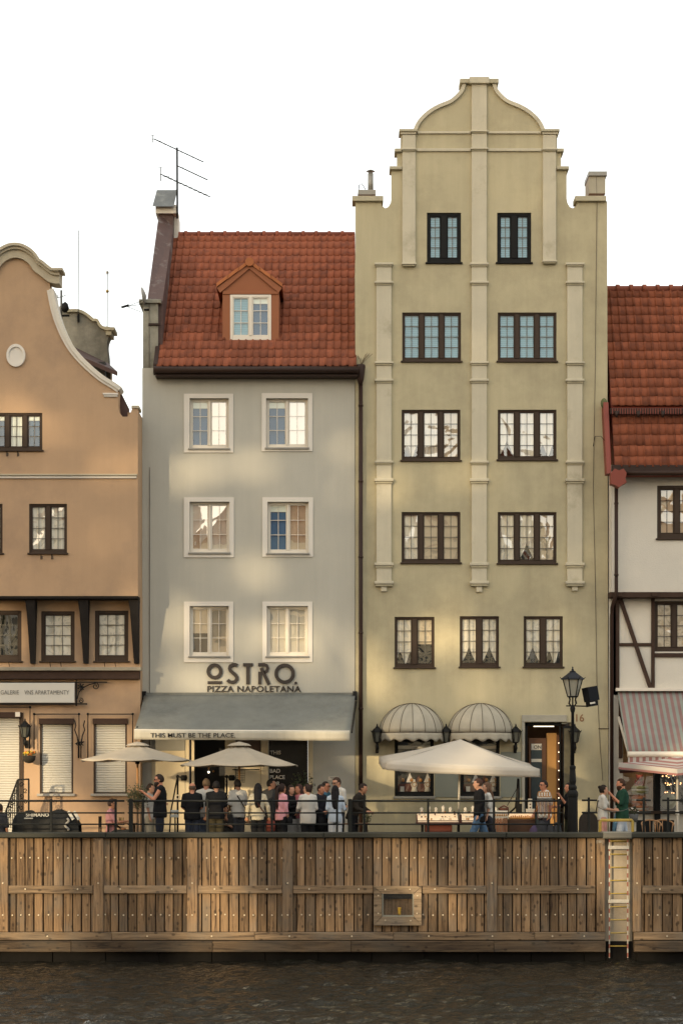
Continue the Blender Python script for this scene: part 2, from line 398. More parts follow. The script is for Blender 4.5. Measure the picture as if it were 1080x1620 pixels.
o = MB().add(vs, [(j * nx + i, j * nx + i + 1, (j + 1) * nx + i + 1, (j + 1) * nx + i) for j in range(len(ys) - 1) for i in range(nx - 1)], True).obj('river_water', water_mat()); o['kind'] = 'structure'

# ---------------------------------------------------------------- windows
def window(parent, px0, py0, px1, py1, Y, sashes=2, cols=2, rows=4, fm=None, mm=None, gm=None, backs=None, rec=.04, bw=4.0, post=9.0, sill=True, name='window', openleaf=None):
    """a framed window set rec behind the wall face Y; backs: one entry per sash"""
    k = PXM(Y); x0, x1, z1, z0 = WX(px0, Y), WX(px1, Y), WZ(py0, Y), WZ(py1, Y)
    f = MB(); ya, yb = Y + rec, Y + rec + .07; b = bw * k; p = post * k
    f.cbox(x0, x0 + b, ya, yb, z0, z1, .008); f.cbox(x1 - b, x1, ya, yb, z0, z1, .008)
    f.cbox(x0 + b, x1 - b, ya, yb, z1 - b, z1, .008); f.cbox(x0 + b, x1 - b, ya, yb, z0, z0 + b * 1.6, .008)
    iw = (x1 - x0 - 2 * b - (sashes - 1) * p) / sashes
    spans = []
    for i in range(sashes):
        a = x0 + b + i * (iw + p); spans.append((a, a + iw))
        if i: f.cbox(a - p, a, ya - .015, yb, z0 + b * 1.6, z1 - b, .01)
    w = f.obj(name, fm, parent)
    gz0, gz1 = z0 + b * 1.6, z1 - b
    for i, (a, c) in enumerate(spans):
        t = 1.7 * k; s = MB()                  # sash border
        s.cbox(a, a + t, ya + .012, yb, gz0, gz1, .005); s.cbox(c - t, c, ya + .012, yb, gz0, gz1, .005)
        s.cbox(a + t, c - t, ya + .012, yb, gz1 - t, gz1, .005); s.cbox(a + t, c - t, ya + .012, yb, gz0, gz0 + t, .005)
        a2, c2, q0, q1 = a + t, c - t, gz0 + t, gz1 - t
        mw = .9 * k
        s.obj('sash', fm, w)
        mu = MB()
        for j in range(1, cols): xx = a2 + (c2 - a2) * j / cols; mu.box(xx - mw / 2, xx + mw / 2, ya + .026, yb - .012, q0, q1)
        for j in range(1, rows): zz = q0 + (q1 - q0) * j / rows; mu.box(a2, c2, ya + .028, yb - .014, zz - mw / 2, zz + mw / 2)
        if cols * rows > 1: mu.obj('muntin', mm or fm, w)
        bk = backs[i % len(backs)] if backs else 'curtain'; gm_s = glassT if bk in ('navy', 'blue') else gm
        for j in range(cols):
            for r in range(rows):
                pane('pane', gm_s, w, a2 + (c2 - a2) * j / cols + mw / 2, a2 + (c2 - a2) * (j + 1) / cols - mw / 2, ya + .034,
                        q0 + (q1 - q0) * r / rows + mw / 2, q0 + (q1 - q0) * (r + 1) / rows - mw / 2)
        backing(w, bk, a, c, gz0, gz1, ya + .02)
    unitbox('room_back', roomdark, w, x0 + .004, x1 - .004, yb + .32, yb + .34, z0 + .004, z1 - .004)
    if sill: MB().cbox(x0 - 2.2 * k, x1 + 2.2 * k, Y - .06, Y + rec + .02, z0 - 2.4 * k, z0 + .002, .01).obj('sill', fm, w)
    return w, [(x0, z0), (x1, z0), (x1, z1), (x0, z1)]
def backing(w, kind, a, c, z0, z1, y):
    if kind == 'curtain' or kind == 'drape' or kind == 'swag':
        n = 14; vs = []; ph = random.random() * 6; m = 6
        for i in range(n + 1):
            u = i / n
            zb = z0
            if kind == 'drape': zb = z0 + (z1 - z0) * (.02 + .26 * abs(sin(pi * u * 1.5 + .4)) ** 2)
            if kind == 'swag': zb = z0 + (z1 - z0) * (.05 + .34 * (1 - abs(2 * u - 1)) ** 1.5)
            for j in range(m + 1):
                v = j / m; vs.append((a + (c - a) * u, y + .05 + .022 * sin(u * 19 + ph + v * .8) * (1.1 - .4 * v), zb + (z1 - zb) * v))
        MB().add(vs, [(i * (m + 1) + j, (i + 1) * (m + 1) + j, (i + 1) * (m + 1) + j + 1, i * (m + 1) + j + 1) for i in range(n) for j in range(m)], True).obj('curtain', curtm, w)
    elif kind == 'blue': 
        s = MB(); nn = 22
        for i in range(nn):
            q = z0 + (z1 - z0) * i / nn; s.add([(a, y + .04, q), (c, y + .04, q), (c, y + .055, q + (z1 - z0) / nn), (a, y + .055, q + (z1 - z0) / nn)], [(0, 1, 2, 3)])
        s.obj('sash_backing', bluebl, w)
    elif kind == 'navy':
        MB().box(a, c, y + .06, y + .07, z0, z1).obj('sash_backing', roomblue, w)
        MB().box(a, c, y + .03, y + .04, z1 - (z1 - z0) * .16, z1).obj('roller_blind', curtm, w)
    elif kind == 'warm':
        MB().box(a, c, y + .06, y + .07, z0, z1).obj('sash_backing', warmref, w)  # flat backing that carries the warm reflection in its colour
    elif kind == 'half':
        MB().box(a, c, y + .06, y + .07, z0 + (z1 - z0) * .45, z1).obj('sash_backing', warmref, w)
    elif kind == 'white':
        MB().box(a, c, y + .06, y + .07, z0, z1).obj('sash_backing', curtm, w)
def pxpoly(pts, Y): return [(WX(a, Y), WZ(b, Y)) for a, b in pts]
def pxrect(px0, py0, px1, py1, Y): return pxpoly([(px0, py1), (px1, py1), (px1, py0), (px0, py0)], Y)
def pbox(name, m, parent, px0, py0, px1, py1, Y, d0, d1, c=.008):
    """box whose front face, at Y+d0, covers the photo rectangle when seen at depth Y"""
    return MB().cbox(WX(px0, Y), WX(px1, Y), Y + d0, Y + d1, WZ(py1, Y), WZ(py0, Y), c).obj(name, m, parent)

# ---------------------------------------------------------------- ochre gabled house
yh = thing('gabled_house', 'tall ochre plaster house with stepped curved gable and three pilasters', 'house', (3.7, 0, 0))
FLOORPY = 1345
curve = [(655, 207), (660, 196), (668, 185.5), (680.5, 175), (695, 167), (711, 160.5), (721, 153), (729.5, 143), (733.5, 132)]
curve = smooth(curve)
Lp = [(562, FLOORPY), (562, 318), (602, 318), (604, 325), (609, 329), (614, 327), (617.5, 321), (619, 314), (619, 268), (628, 268), (628, 240), (634, 240), (634, 210), (655, 210)] + curve
Rp = [(1515 - a, b) for a, b in reversed(Lp)]
Rp[-1] = (962, FLOORPY); Rp[-2] = (960, 318)
holes = []
rowA = [(675, 336, 729, 415), (786, 336, 840, 415)]
rows3 = [(636, 494, 729, 571), (787, 494, 880, 571), (635, 648, 728, 728), (787, 648, 880, 727), (635, 810, 728, 890), (787, 810, 880, 891)]
rowE = [(624, 976, 687, 1056), (727, 975, 789, 1055), (828, 975, 890, 1055)]
for i, r in enumerate(rowA):
    w, h = window(yh, *r, 0, 2, 2, 4, black, muntm, glassT, ['blue'], bw=4.5, post=9.5); holes.append(h)
for i, r in enumerate(rows3):
    if i < 2: w, h = window(yh, *r, 0, 3, 2, 4, brown, muntm, glassT, ['blue'], bw=2.8, post=7)
    else: w, h = window(yh, *r, 0, 3, 2, 4, brown, muntm, glassY, [random.choice(('curtain', 'curtain', 'drape', 'warm', 'swag')) for _ in range(3)], bw=2.8, post=7)
    holes.append(h)
for i, r in enumerate(rowE):
    w, h = window(yh, *r, 0, 2, 2, 4, brown, muntm, glassY, ['drape', 'half'] if i == 0 else ['swag', 'swag'] if i == 1 else ['swag', 'drape'], bw=2.8, post=8); holes.append(h)
SHOPS = [(624, 1168, 686, 1260), (728, 1168, 790, 1260)]
for r in SHOPS: holes.append(pxrect(*r, 0))
DOOR = (830, 1143, 903, FLOORPY + 1); 
outer = pxpoly(Lp + Rp, 0)
# the door opening is a notch in the lower edge
dx0, dx1, dz = WX(830, 0), WX(903, 0), WZ(1143, 0)
outer = outer[:-1] + [outer[-1], (dx1, outer[-1][1]), (dx1, dz), (dx0, dz), (dx0, outer[-1][1])]
MB().plate(outer, holes, 0, .35).obj('wall', yel, yh)
# copings along the gable
cop = mat('coping_stone', (.40, .36, .25), .85, .15, 3, .2, 40, streak=.15)
def both(fn): fn(lambda a: a); fn(lambda a: 1515 - a)
for s in (0, 1):
    X_ = (lambda a: a) if s == 0 else (lambda a: 1515 - a)
    pth = pxpoly([(X_(a), b) for a, b in curve], 0)
    MB().strip(pth, (-.06, .035) if s == 0 else (-.035, .06), -.07, .40).obj('gable_moulding', yeltrim, yh)
    for (a, b, c0, c1) in ((557, 606, 311, 319), (616, 635, 264, 269), (624, 635, 236, 241)):
        aa, bb = sorted((X_(a), X_(b)))
        pbox('coping', cop, yh, aa, c0, bb, c1, 0, -.10, .42)
    aa, bb = sorted((X_(631), X_(660)))
    pbox('cornice', cop, yh, aa, 206, bb, 210, 0, -.14, .40); pbox('cornice', yeltrim, yh, aa + 2, 210, bb - 2, 213.5, 0, -.10, -.002)
pbox('cornice', cop, yh, 727, 126, 788, 133, 0, -.12, .44); pbox('cornice', yeltrim, yh, 742, 124, 773, 134, 0, -.16, .46)
for (a, b) in ((659, 744), (771, 856)):
    pbox('string_course', yeltrim, yh, a, 208, b, 211.5, 0, -.05, .01); pbox('string_course', yeltrim, yh, a, 235, b, 239.5, 0, -.05, .01)
def pilaster(cx, hw, top, bottom, ledges, corbel=True, foot=False):
    p = pbox('pilaster', yeltrim, yh, cx - hw, top, cx + hw, bottom, 0, -.075, .01, .012)
    for (a, b, e) in ledges:
        h = b - a
        pbox('ledge', yeltrim, p, cx - hw - e, a, cx + hw + e, a + h * .55, 0, -.135, .008)
        pbox('ledge', cop, p, cx - hw - e + 1.6, a + h * .58, cx + hw + e - 1.6, b, 0, -.105, .008)
    if corbel: pbox('corbel', yeltrim, p, cx - 4.6, bottom, cx + 4.6, bottom + 9, 0, -.06, .008)
pilaster(646.5, 10.5, 214, 420, [(207, 211, 1), (236, 241, 1), (417, 422, 1)], False)
pilaster(868.5, 10.5, 214, 417, [(207, 211, 1), (236, 241, 1), (413, 418, 1)], False)
LED = [(417, 423, 2.5), (446, 452, 2.5), (573, 579, 2.5), (600.5, 607, 2.5), (730, 736, 2.5), (758, 766, 3), (891, 899, 3), (920, 928, 3)]
pilaster(757.5, 12, 134, 928, [(208, 212, 2), (235, 240, 2)] + LED)
pilaster(607, 12, 420, 927, LED); pilaster(908.5, 12, 419, 926, LED)
# roof and flanks behind the gable
zr = WZ(300, 0)
f = MB().box(WX(562, 0), WX(562, 0) + .3, .35, 11, 0, zr - 1.6).obj('side_wall', yel, yh)
f = MB().box(WX(962, 0) - .3, WX(962, 0), .35, 11, 0, zr - 1.6).obj('side_wall', yel, yh)
MB().add([(WX(562, 0), .36, zr - 1.6), (WX(962, 0), .36, zr - 1.6), (WX(757, 0), .36, zr + .6), (WX(562, 0), 11, zr - 1.6), (WX(962, 0), 11, zr - 1.6), (WX(757, 0), 11, zr + .6)],
         [(0, 2, 5, 3), (1, 4, 5, 2), (3, 5, 4)]).obj('roof', tilem, yh)
# flue with cowl on the left shoulder, chimney stack on the right one
ch = pbox('chimney_base', zinc, yh, 566, 303, 594, 311, 1, -.2, .4)
c0 = W(586, 303, 1.1); MB().lathe([(.075, -.02), (.075, .48), (.07, .48), (.07, .5)], c0, 12).lathe([(.02, .5), (.02, .54), (.12, .55), (.02, .60)], c0, 12).obj('flue', zinc, ch)
MB().tube([W(566, 309, 1), W(568, 292, 1), W(572, 290, 1), W(578, 299, 1)], .012, 6).obj('cable', black, ch)
st = pbox('chimney', mat('chimney_render', (.40, .36, .27), .9, .15, 2), yh, 929, 283, 955, 311, 1.2, -.3, .5)
pbox('chimney_cap', zinc, st, 928, 277, 957, 284, 1.2, -.36, .56)
# lightning cable down the right side
MB().tube([W(a, b, -.02) for a, b in ((943, 280), (944, 318), (941, 600), (938, 770), (941, 900), (944, 1080), (949, 1180), (953, 1235))], .006, 5).obj('cable', brown, yh)
# shop windows
greygreenm = mat('grey_green', (.20, .21, .17), .6, .08, 2, .05, 40)
pbox('grey_green_sheet', greygreenm, yh, 687.5, 1190, 726.5, 1262, 0, -.02, .02); pbox('grey_green_sheet', greygreenm, yh, 791.5, 1190, 824, 1262, 0, -.02, .02)  # thin grey-green sheets on the wall between the openings
bust = mat('display_bust', (.62, .57, .47), .7, .05, 5, 0); gold = mat('amber_beads', (.40, .17, .03), .35, .3, 30, 0, spec=.5)
shelfm = mat('dark_red_shelf', (.10, .035, .02), .6, .2, 8, 0)
for r in SHOPS:
    w, h = window(yh, *r, 0, 1, 1, 1, black, None, glassS, ['none'], bw=3.5, sill=False, name='shop_window')
    pbox('sill', zinc, w, r[0] - 2, r[3], r[2] + 2, r[3] + 4, 0, -.09, .06)
    Y = .38
    for py in (1240, 1180): pbox('shelf', greytrim if py < 1200 else shelfm, w, r[0] + 3, py, r[2] - 3, py + (14 if py > 1200 else 5), Y, .02, .1)
    pbox('display_floor', bust, w, r[0] + 3, 1253, r[2] - 3, 1258, Y, -.1, .1)
    for i, cx in enumerate((12, 31, 52)):
        c = W(r[0] + cx, 1253, Y - .02)
        if i: 
            MB().loft([(c, .085, .05), (c + Vector((0, 0, .1)), .06, .035), (c + Vector((0, 0, .2)), .095, .045), (c + Vector((0, 0, .26)), .035, .03), (c + Vector((0, 0, .33)), .03, .03)], 12).obj('bust', bust, w)
            MB().tube([c + Vector((.06 * sin(t), -.055, .25 - .11 * abs(cos(t / 2)) ** 2)) for t in [pi * (k / 6 - 1) for k in range(13)]], .009, 5).obj('necklace', gold, w)
        else: MB().box(c.x - .05, c.x + .05, c.y - .03, c.y + .03, c.z, c.z + .14).obj('display_box', bust, w)
    for i in range(4):
        c = W(r[0] + 10 + i * 14, 1238, Y + .04)
        MB().add([(c.x - .1, c.y, c.z), (c.x + .1, c.y, c.z), (c.x, c.y, c.z + .2 + .06 * (i % 2)), (c.x, c.y + .04, c.z)], [(0, 1, 2), (0, 2, 3), (1, 3, 2)]).obj('price_stand', greytrim if i % 2 else shelfm, w)
        MB().sphere(c + Vector((.05, -.03, .06)), .05, .03, .05, 8, 6).obj('brooch', gold, w)
# door with surround, inner leaf, open glass leaf
stone = mat('door_stone', (.33, .31, .25), .9, .15, 3, .2, 40)
d = pbox('door_surround', stone, yh, 825, 1131.5, 896, 1142.5, 0, -.05, .03)
pbox('jamb', stone, d, 825, 1142.7, 829.6, 1343, 0, -.045, .03)
MB().box(dx0 - .02, dx1 + .02, 1.3, 1.34, 0, dz).obj('door_recess', mat('recess_brown', (.09, .05, .03), .8, .2, 3), d)
MB().box(dx0 - .04, dx0, .02, 1.3, 0, dz).obj('recess_side', MATS['recess_brown'], d); MB().box(dx1, dx1 + .04, .36, 1.3, 0, dz).obj('recess_side', MATS['recess_brown'], d)
df = MB(); Yd = .14
for a, b, c, e in ((830, 1143, 835, 1343), (830, 1143, 889, 1148.5), (885.5, 1149, 888.5, 1343)): df.cbox(WX(a, 0), WX(c, 0), Yd, Yd + .08, WZ(e, 0), WZ(b, 0), .008)
df.obj('door_frame', black, d)
tubeL = mat('lit_tube', (1, .85, .6), .5, 0, 1, 0, emit=2.2)
pbox('ceiling_light', tubeL, d, 844, 1148.6, 876, 1150, .5, 0, .04)
inner = pbox('inner_door', mat('chestnut_wood', (.12, .055, .025), .5, .2, 6, .1, 30), d, 836, 1168, 864, 1330, .45, 0, .05)
pbox('door_glass', mat('door_glass_dark', (.03, .045, .05), .15, .3, 3, 0, spec=.6), inner, 839.5, 1178, 857, 1320, .45, -.012, .0)
pbox('paper_notice', bust, inner, 840, 1177, 856.5, 1187, .45, -.02, -.014); pbox('paper_notice', bust, inner, 840, 1201, 856.5, 1206, .45, -.02, -.014)
lettering('ON', inner, 844, 1185, .425, black, ph=5.5, name='notice_lettering')
pbox('orange_panel', mat('orange_panel', (.42, .22, .07), .8, .1, 3, 0, emit=.06), d, 864.5, 1160, 880, 1330, .5, 0, .05)  # orange panel with a faint glow of indoor light put in
pbox('lit_cabinet', MATS['chestnut_wood'], d, 880.4, 1163, 885, 1330, .3, 0, .1)
for i in range(9): pbox('cabinet_lamp', tubeL, d, 883, 1175 + i * 14.5, 884.4, 1176.6 + i * 14.5, .3, -.02, -.004)
gl = pbox('glass_leaf', black, d, 889, 1149, 903, 1343, 0, -.12, -.07)
pbox('leaf_pane', mat('leaf_glass', (.10, .085, .05), .12, .5, 4, 0, spec=.6), gl, 891, 1153, 901, 1330, 0, -.128, -.122)
pbox('threshold', stone, d, 826, 1341, 904, 1345, 0, -.3, .1)
numm = mat('brown_numeral', (.22, .11, .05), .6, 0, 1, 0)
lettering('16', yh, 911, 1142, -.004, numm, pw=12.5, ph=12, bold=.01, name='house_number')
pbox('conduit', brown, yh, 946, 1152.5, 964, 1153.6, 0, -.03, .0)

# ---------------------------------------------------------------- grey house with red roof
gh = thing('red_roofed_house', 'grey plaster house with red tiled roof and white framed windows', 'house', (-2.5, 0, 0))
GW = [(300, 630, 362, 709), (421, 630, 487, 708), (300, 794, 363, 874), (423, 794, 488, 875), (300, 959, 362, 1038), (422, 959, 487, 1038)]
GT = [(291, 623, 369, 716), (414, 622, 494, 714), (291, 787, 370, 882), (415, 787, 495, 881), (291, 952, 369, 1048), (415, 952, 494, 1048)]
BK = [('navy', 'warm'), ('navy', 'white'), ('warm', 'white'), ('navy', 'warm'), ('half', 'warm'), ('white', 'white')]
holes = []
for r, t, bk in zip(GW, GT, BK):
    w, h = window(gh, *r, 0, 2, 2, 3, whitef, whitef, glassG, bk, rec=.10, bw=3, post=3.5, sill=False); holes.append(h)
    MB().plate(pxrect(*t, 0), [h], -.03, .0).obj('window_surround', greytrim, w)
    pbox('sill', zinc, w, r[0] - 2, r[3] + .2, r[2] + 2, r[3] + 3, 0, -.075, -.031)
gtop = WZ(582, 0)
# ground floor openings
shop = [(308, 1162, 355, FLOORPY), (425, 1165, 487, 1290)]
hs = [pxrect(425, 1165, 487, 1300, 0)]
gx0, gx1 = WX(225, 0), WX(561, 0)
zb = WZ(FLOORPY, 0)
go = [(gx0, zb), (WX(297, 0), zb), (WX(297, 0), WZ(1150, 0)), (WX(356, 0), WZ(1150, 0)), (WX(356, 0), zb), (gx1, zb), (gx1, gtop), (gx0, gtop)]
MB().plate(go, holes + hs, 0, .35).obj('wall', grey, gh)
MB().box(gx0, gx0 + .3, .35, 9, 0, gtop).obj('side_wall', grey, gh)
# restaurant front
cream = mat('cream_panel', (.56, .47, .31), .7, .06, 2, .03, 40)
darkglass = mat('dark_shop_glass', (.012, .013, .014), .12, .4, 3, 0, spec=.35)
sf = MB().box(WX(297, 0), WX(356, 0), .9, .94, 0, WZ(1150, 0)).obj('shopfront', mat('dark_interior', (.012, .012, .013), .6, .3, 4, 0), gh)
for a, b in ((294, 299.5), (303, 307.5)): pbox('shopfront_post', cream, sf, a, 1152, b, 1340, 0, -.03, .04)
pbox('side_light', MATS['dark_shop_glass'], sf, 299.6, 1152, 302.9, 1340, 0, .02, .03)
pbox('pillar', cream, sf, 356.2, 1155, 372, 1340, 0, -.05, -.002); pbox('pillar', cream, sf, 413, 1155, 424.4, 1340, 0, -.05, -.002); pbox('pillar', cream, sf, 487.6, 1155, 495, 1340, 0, -.05, -.002)
pbox('panel', cream, sf, 373, 1205, 412.4, 1340, 0, -.02, -.002); pbox('transom_panel', mat('brown_panel', (.10, .065, .05), .7), sf, 373, 1160, 412.4, 1204.6, 0, -.02, -.002)
pbox('panel', cream, sf, 240, 1188, 293, 1340, 0, -.02, -.002); pbox('transom_panel', mat('grey_transom', (.26, .25, .21), .7), sf, 240, 1166, 293, 1187.6, 0, -.02, -.002)
bw_ = pbox('lettered_window', MATS['dark_shop_glass'], gh, 425.4, 1165.4, 486.6, 1299.6, 0, .1, .13)
for t, y in (('THIS', 1194), ('BAD', 1223), ('PLACE', 1233), ('FOR', 1243), ('A', 1253)):
    lettering(t, bw_, 427, y, .09, greytrim, ph=6.2, bold=.02, name='window_lettering')
for i in range(5):
    c = W(330 + 9 * sin(i * 2.1), 1212 + 10 * cos(i * 1.7), .8); MB().sphere(c, .03, n=8, m=6).obj('pendant_lamp', tubeL if i < 2 else gold, sf)
ns = pbox('notice_plate', whitef, gh, 519, 1229, 535.5, 1234.5, 0, -.012, -.001)
for i in range(2): pbox('notice_line', brown, ns, 522 + i * 2, 1230.4 + 2 * i, 532 - i * 3, 1231.2 + 2 * i, 0, -.015, -.0125)
# firewall: pier, sloping parapet, chimney
pier = pbox('firewall_pier', oldwall, gh, 226, 480, 250, 600, .3, 0, 1.2)
pbox('pier_cap', oldwall, pier, 220, 474, 255, 480, .3, -.08, 1.25)
pbox('pier_bracket', darkbrown, pier, 235, 511.5, 254, 515, .3, -.05, -.005)
MB().tube([W(236, 480, .26), W(236, 592, .26), W(236.5, 760, -.03), (WX(236.5, 0), -.03, 2.6)], .008, 5).obj('cable', brown, gh)
pa = [W(233, 475, .4), W(257, 476, .4), W(274, 357, 4.3), W(251, 339, 4.3)]
low = Vector((0, 0, -1.6))
MB().add([*pa, *[p + low for p in pa]], [(0, 1, 2, 3), (0, 4, 5, 1), (1, 5, 6, 2), (2, 6, 7, 3), (3, 7, 4, 0)]).obj('firewall_parapet', lead, gh)
cb = MB().box(WX(251, 4.4), WX(274, 4.4), 4.3, 5.1, WZ(420, 4.4), WZ(338, 4.4)).obj('chimney', lead, gh)
MB().box(WX(246.5, 4.3), WX(279, 4.3), 4.2, 5.3, WZ(338.5, 4.3), WZ(325, 4.3)).obj('chimney_head', whitep, cb)
p = [W(241, 326, 4.05), W(275, 326, 4.05), W(280.5, 300, 4.7), W(248, 300, 4.7)]; bk = [W(241, 326, 5.45), W(275, 326, 5.45)]
MB().add(p + bk, [(0, 1, 2, 3), (4, 3, 2, 5), (0, 3, 4), (1, 5, 2)]).obj('chimney_roof', mat('slate_sheet', (.13, .14, .14), .6, .3, 4, .2, 20, tint=(.26, .27, .25), tamt=.3), cb)
MB().box(WX(274.5, 4.4), WX(281, 4.4), 4.5, 5.2, WZ(425, 4.4), WZ(338, 4.4)).obj('rim_lit_flank', whitep, cb)  # pale material puts the rim light on this side

# ---------------------------------------------------------------- tiled roofs
def tile_mesh(w, L, m):
    prof = [(0, .008), (.06, .002), (.30, .0), (.58, .003), (.70, .006), (.75, .026), (.82, .032), (.90, .030), (.97, .012), (1.04, .002)]
    vs = []
    for (u, h) in prof: vs += [(u * w, -.012 * (h > .02) , h + .022), (u * w, L * 1.12, h), (u * w, 0, h + .001)]
    fs = []
    for i in range(len(prof) - 1): a, b = 3 * i, 3 * i + 3; fs += [(a, b, b + 1, a + 1), (a + 2, b + 2, b, a)]
    me = MB().add(vs, fs, True).mesh('roof_tile', m)
    return me
def tiled(parent, x0, cols, w, y0, z0, y1, z1, rows, skip, limit, made, clip=None):
    """lay tiles on the plane from eave (y0,z0) to top (y1,z1)"""
    v = Vector((0, y1 - y0, z1 - z0)); L = v.length / rows; u = v.normalized(); nrm = Vector((1, 0, 0)).cross(u).normalized()
    me = tile_mesh(w, L, tilem); rest = MB(); cand = []
    for r in range(rows):
        for c in range(cols):
            p = Vector((x0 + c * w, y0, z0)) + u * (r * L)
            if skip(p.x + w / 2, p.y, p.z): continue
            cand.append((r, c, p))
    order = cand[:max(0, limit - made)]
    for r, c, p in order:
        o = ob('roof_tile', me, parent)
        j = random.uniform(-.006, .006)
        R = Matrix((Vector((1, 0, 0)), u, nrm)).transposed().to_4x4()
        o.matrix_basis = Matrix.Translation(p + nrm * (.03 + random.uniform(0, .008)) + u * j) @ R @ Matrix.Rotation(random.uniform(-.012, .012), 4, 'Z')
    for r, c, p in cand[len(order):]:
        vs = [p + Vector((1, 0, 0)) * q.co.x + u * q.co.y + nrm * (q.co.z + .032) for q in me.vertices]
        rest.add(vs, [tuple(f.vertices) for f in me.polygons], True)
    if rest.v: rest.obj('upper_roof_tiles', tilem, parent, kind='stuff')
    return len(order)
EY, EZ, RY = -.32, WZ(581, -.32), 4.7
RZ = WZ(372, RY)
rx0, rx1 = WX(246, EY), WX(563, 0)
roof = MB().add([(rx0, EY, EZ - .02), (rx1, EY, EZ - .02), (rx1, RY, RZ - .02), (rx0, RY, RZ - .02), (rx0, EY, EZ - .14), (rx1, EY, EZ - .14), (rx1, RY, RZ - .16), (rx0, RY, RZ - .16), (rx0, 9.7, EZ - .1), (rx1, 9.7, EZ - .1)],
         [(0, 1, 2, 3), (4, 7, 6, 5), (0, 4, 5, 1), (1, 5, 6, 2), (0, 3, 7, 4), (3, 2, 9, 8)]).obj('roof', redsheet, gh)
DY = .6; dxa, dxb = WX(352, DY), WX(441, DY)
def skipd(x, y, z): return dxa < x < dxb and .45 < y < 2.1
tiled(roof, rx0 + .03, 27, (rx1 - rx0 - .03) / 27, EY, EZ, RY, RZ, 17, skipd, 300, 0)
for i in range(14):
    xa = rx0 + (rx1 - rx0) * i / 14; L = (rx1 - rx0) / 14
    pts = [(xa - .02, RY, RZ + .02), (xa + L, RY, RZ + .03)]
    MB().tube([(xa - .03, RY, RZ + .0), (xa + .06, RY, RZ + .0), (xa + .065, RY, RZ), (xa + L, RY, RZ)], [.125, .125, .10, .10], 12).obj('ridge_tile', ridgem, roof)
MB().box(rx0 - .05, rx0 + .03, EY, EY + .05, EZ - .2, EZ).obj('verge_end', darkbrown, roof)
vg = [(rx0 - .06, EY, EZ - .16), (rx0 + .05, EY, EZ - .16), (rx0 + .05, EY, EZ + .1), (rx0 - .06, EY, EZ + .1)]
MB().add(vg + [(a, RY, b + RZ - EZ) for a, _, b in vg], [(0, 1, 2, 3), (4, 7, 6, 5), (0, 4, 5, 1), (1, 5, 6, 2), (2, 6, 7, 3), (3, 7, 4, 0)]).obj('verge_board', darkbrown, roof)
# gutter, hopper and downpipe
gz = WZ(585, -.4)
g = MB().tube([(WX(243, -.42), -.42, gz), (WX(567, -.42), -.42, gz)], .085, 12).obj('gutter', darkbrown, gh)
MB().cbox(WX(246, -.3), WX(566, -.3), -.34, .0, gz - .16, gz - .06).obj('fascia', darkbrown, g)
MB().loft([(W(570, 577, -.2), .12, .12), (W(570, 580, -.2), .13, .13), (W(570, 600, -.2), .09, .1), (W(570, 608, -.2), .05, .05)], 8).obj('rain_hopper', darkbrown, g)
dp = MB().tube([W(570.5, 605, -.14), (WX(570.5, -.14), -.14, .3)], .055, 10).obj('downpipe', darkbrown, gh)
for i, py in enumerate((640, 760, 880, 1000, 1120, 1240)): MB().tube([W(570.5, py, -.14), W(570.5, py + 3, -.14)], .066, 10).obj('pipe_clip', darkbrown, dp)
# little shrub in the gutter
sh = MB()
for i in range(9):
    a = random.uniform(-.5, 1.0); q = W(571, 577, -.1); sh.tube([q, q + Vector((a * .15, 0, .14)), q + Vector((a * .35, random.uniform(-.1, .1), random.uniform(.2, .34)))], .006, 4)
tag(sh.obj('gutter_weed', mat('dry_twig', (.12, .09, .05), .9)), 'small dry weed growing from the rain hopper between roofs', 'weed')
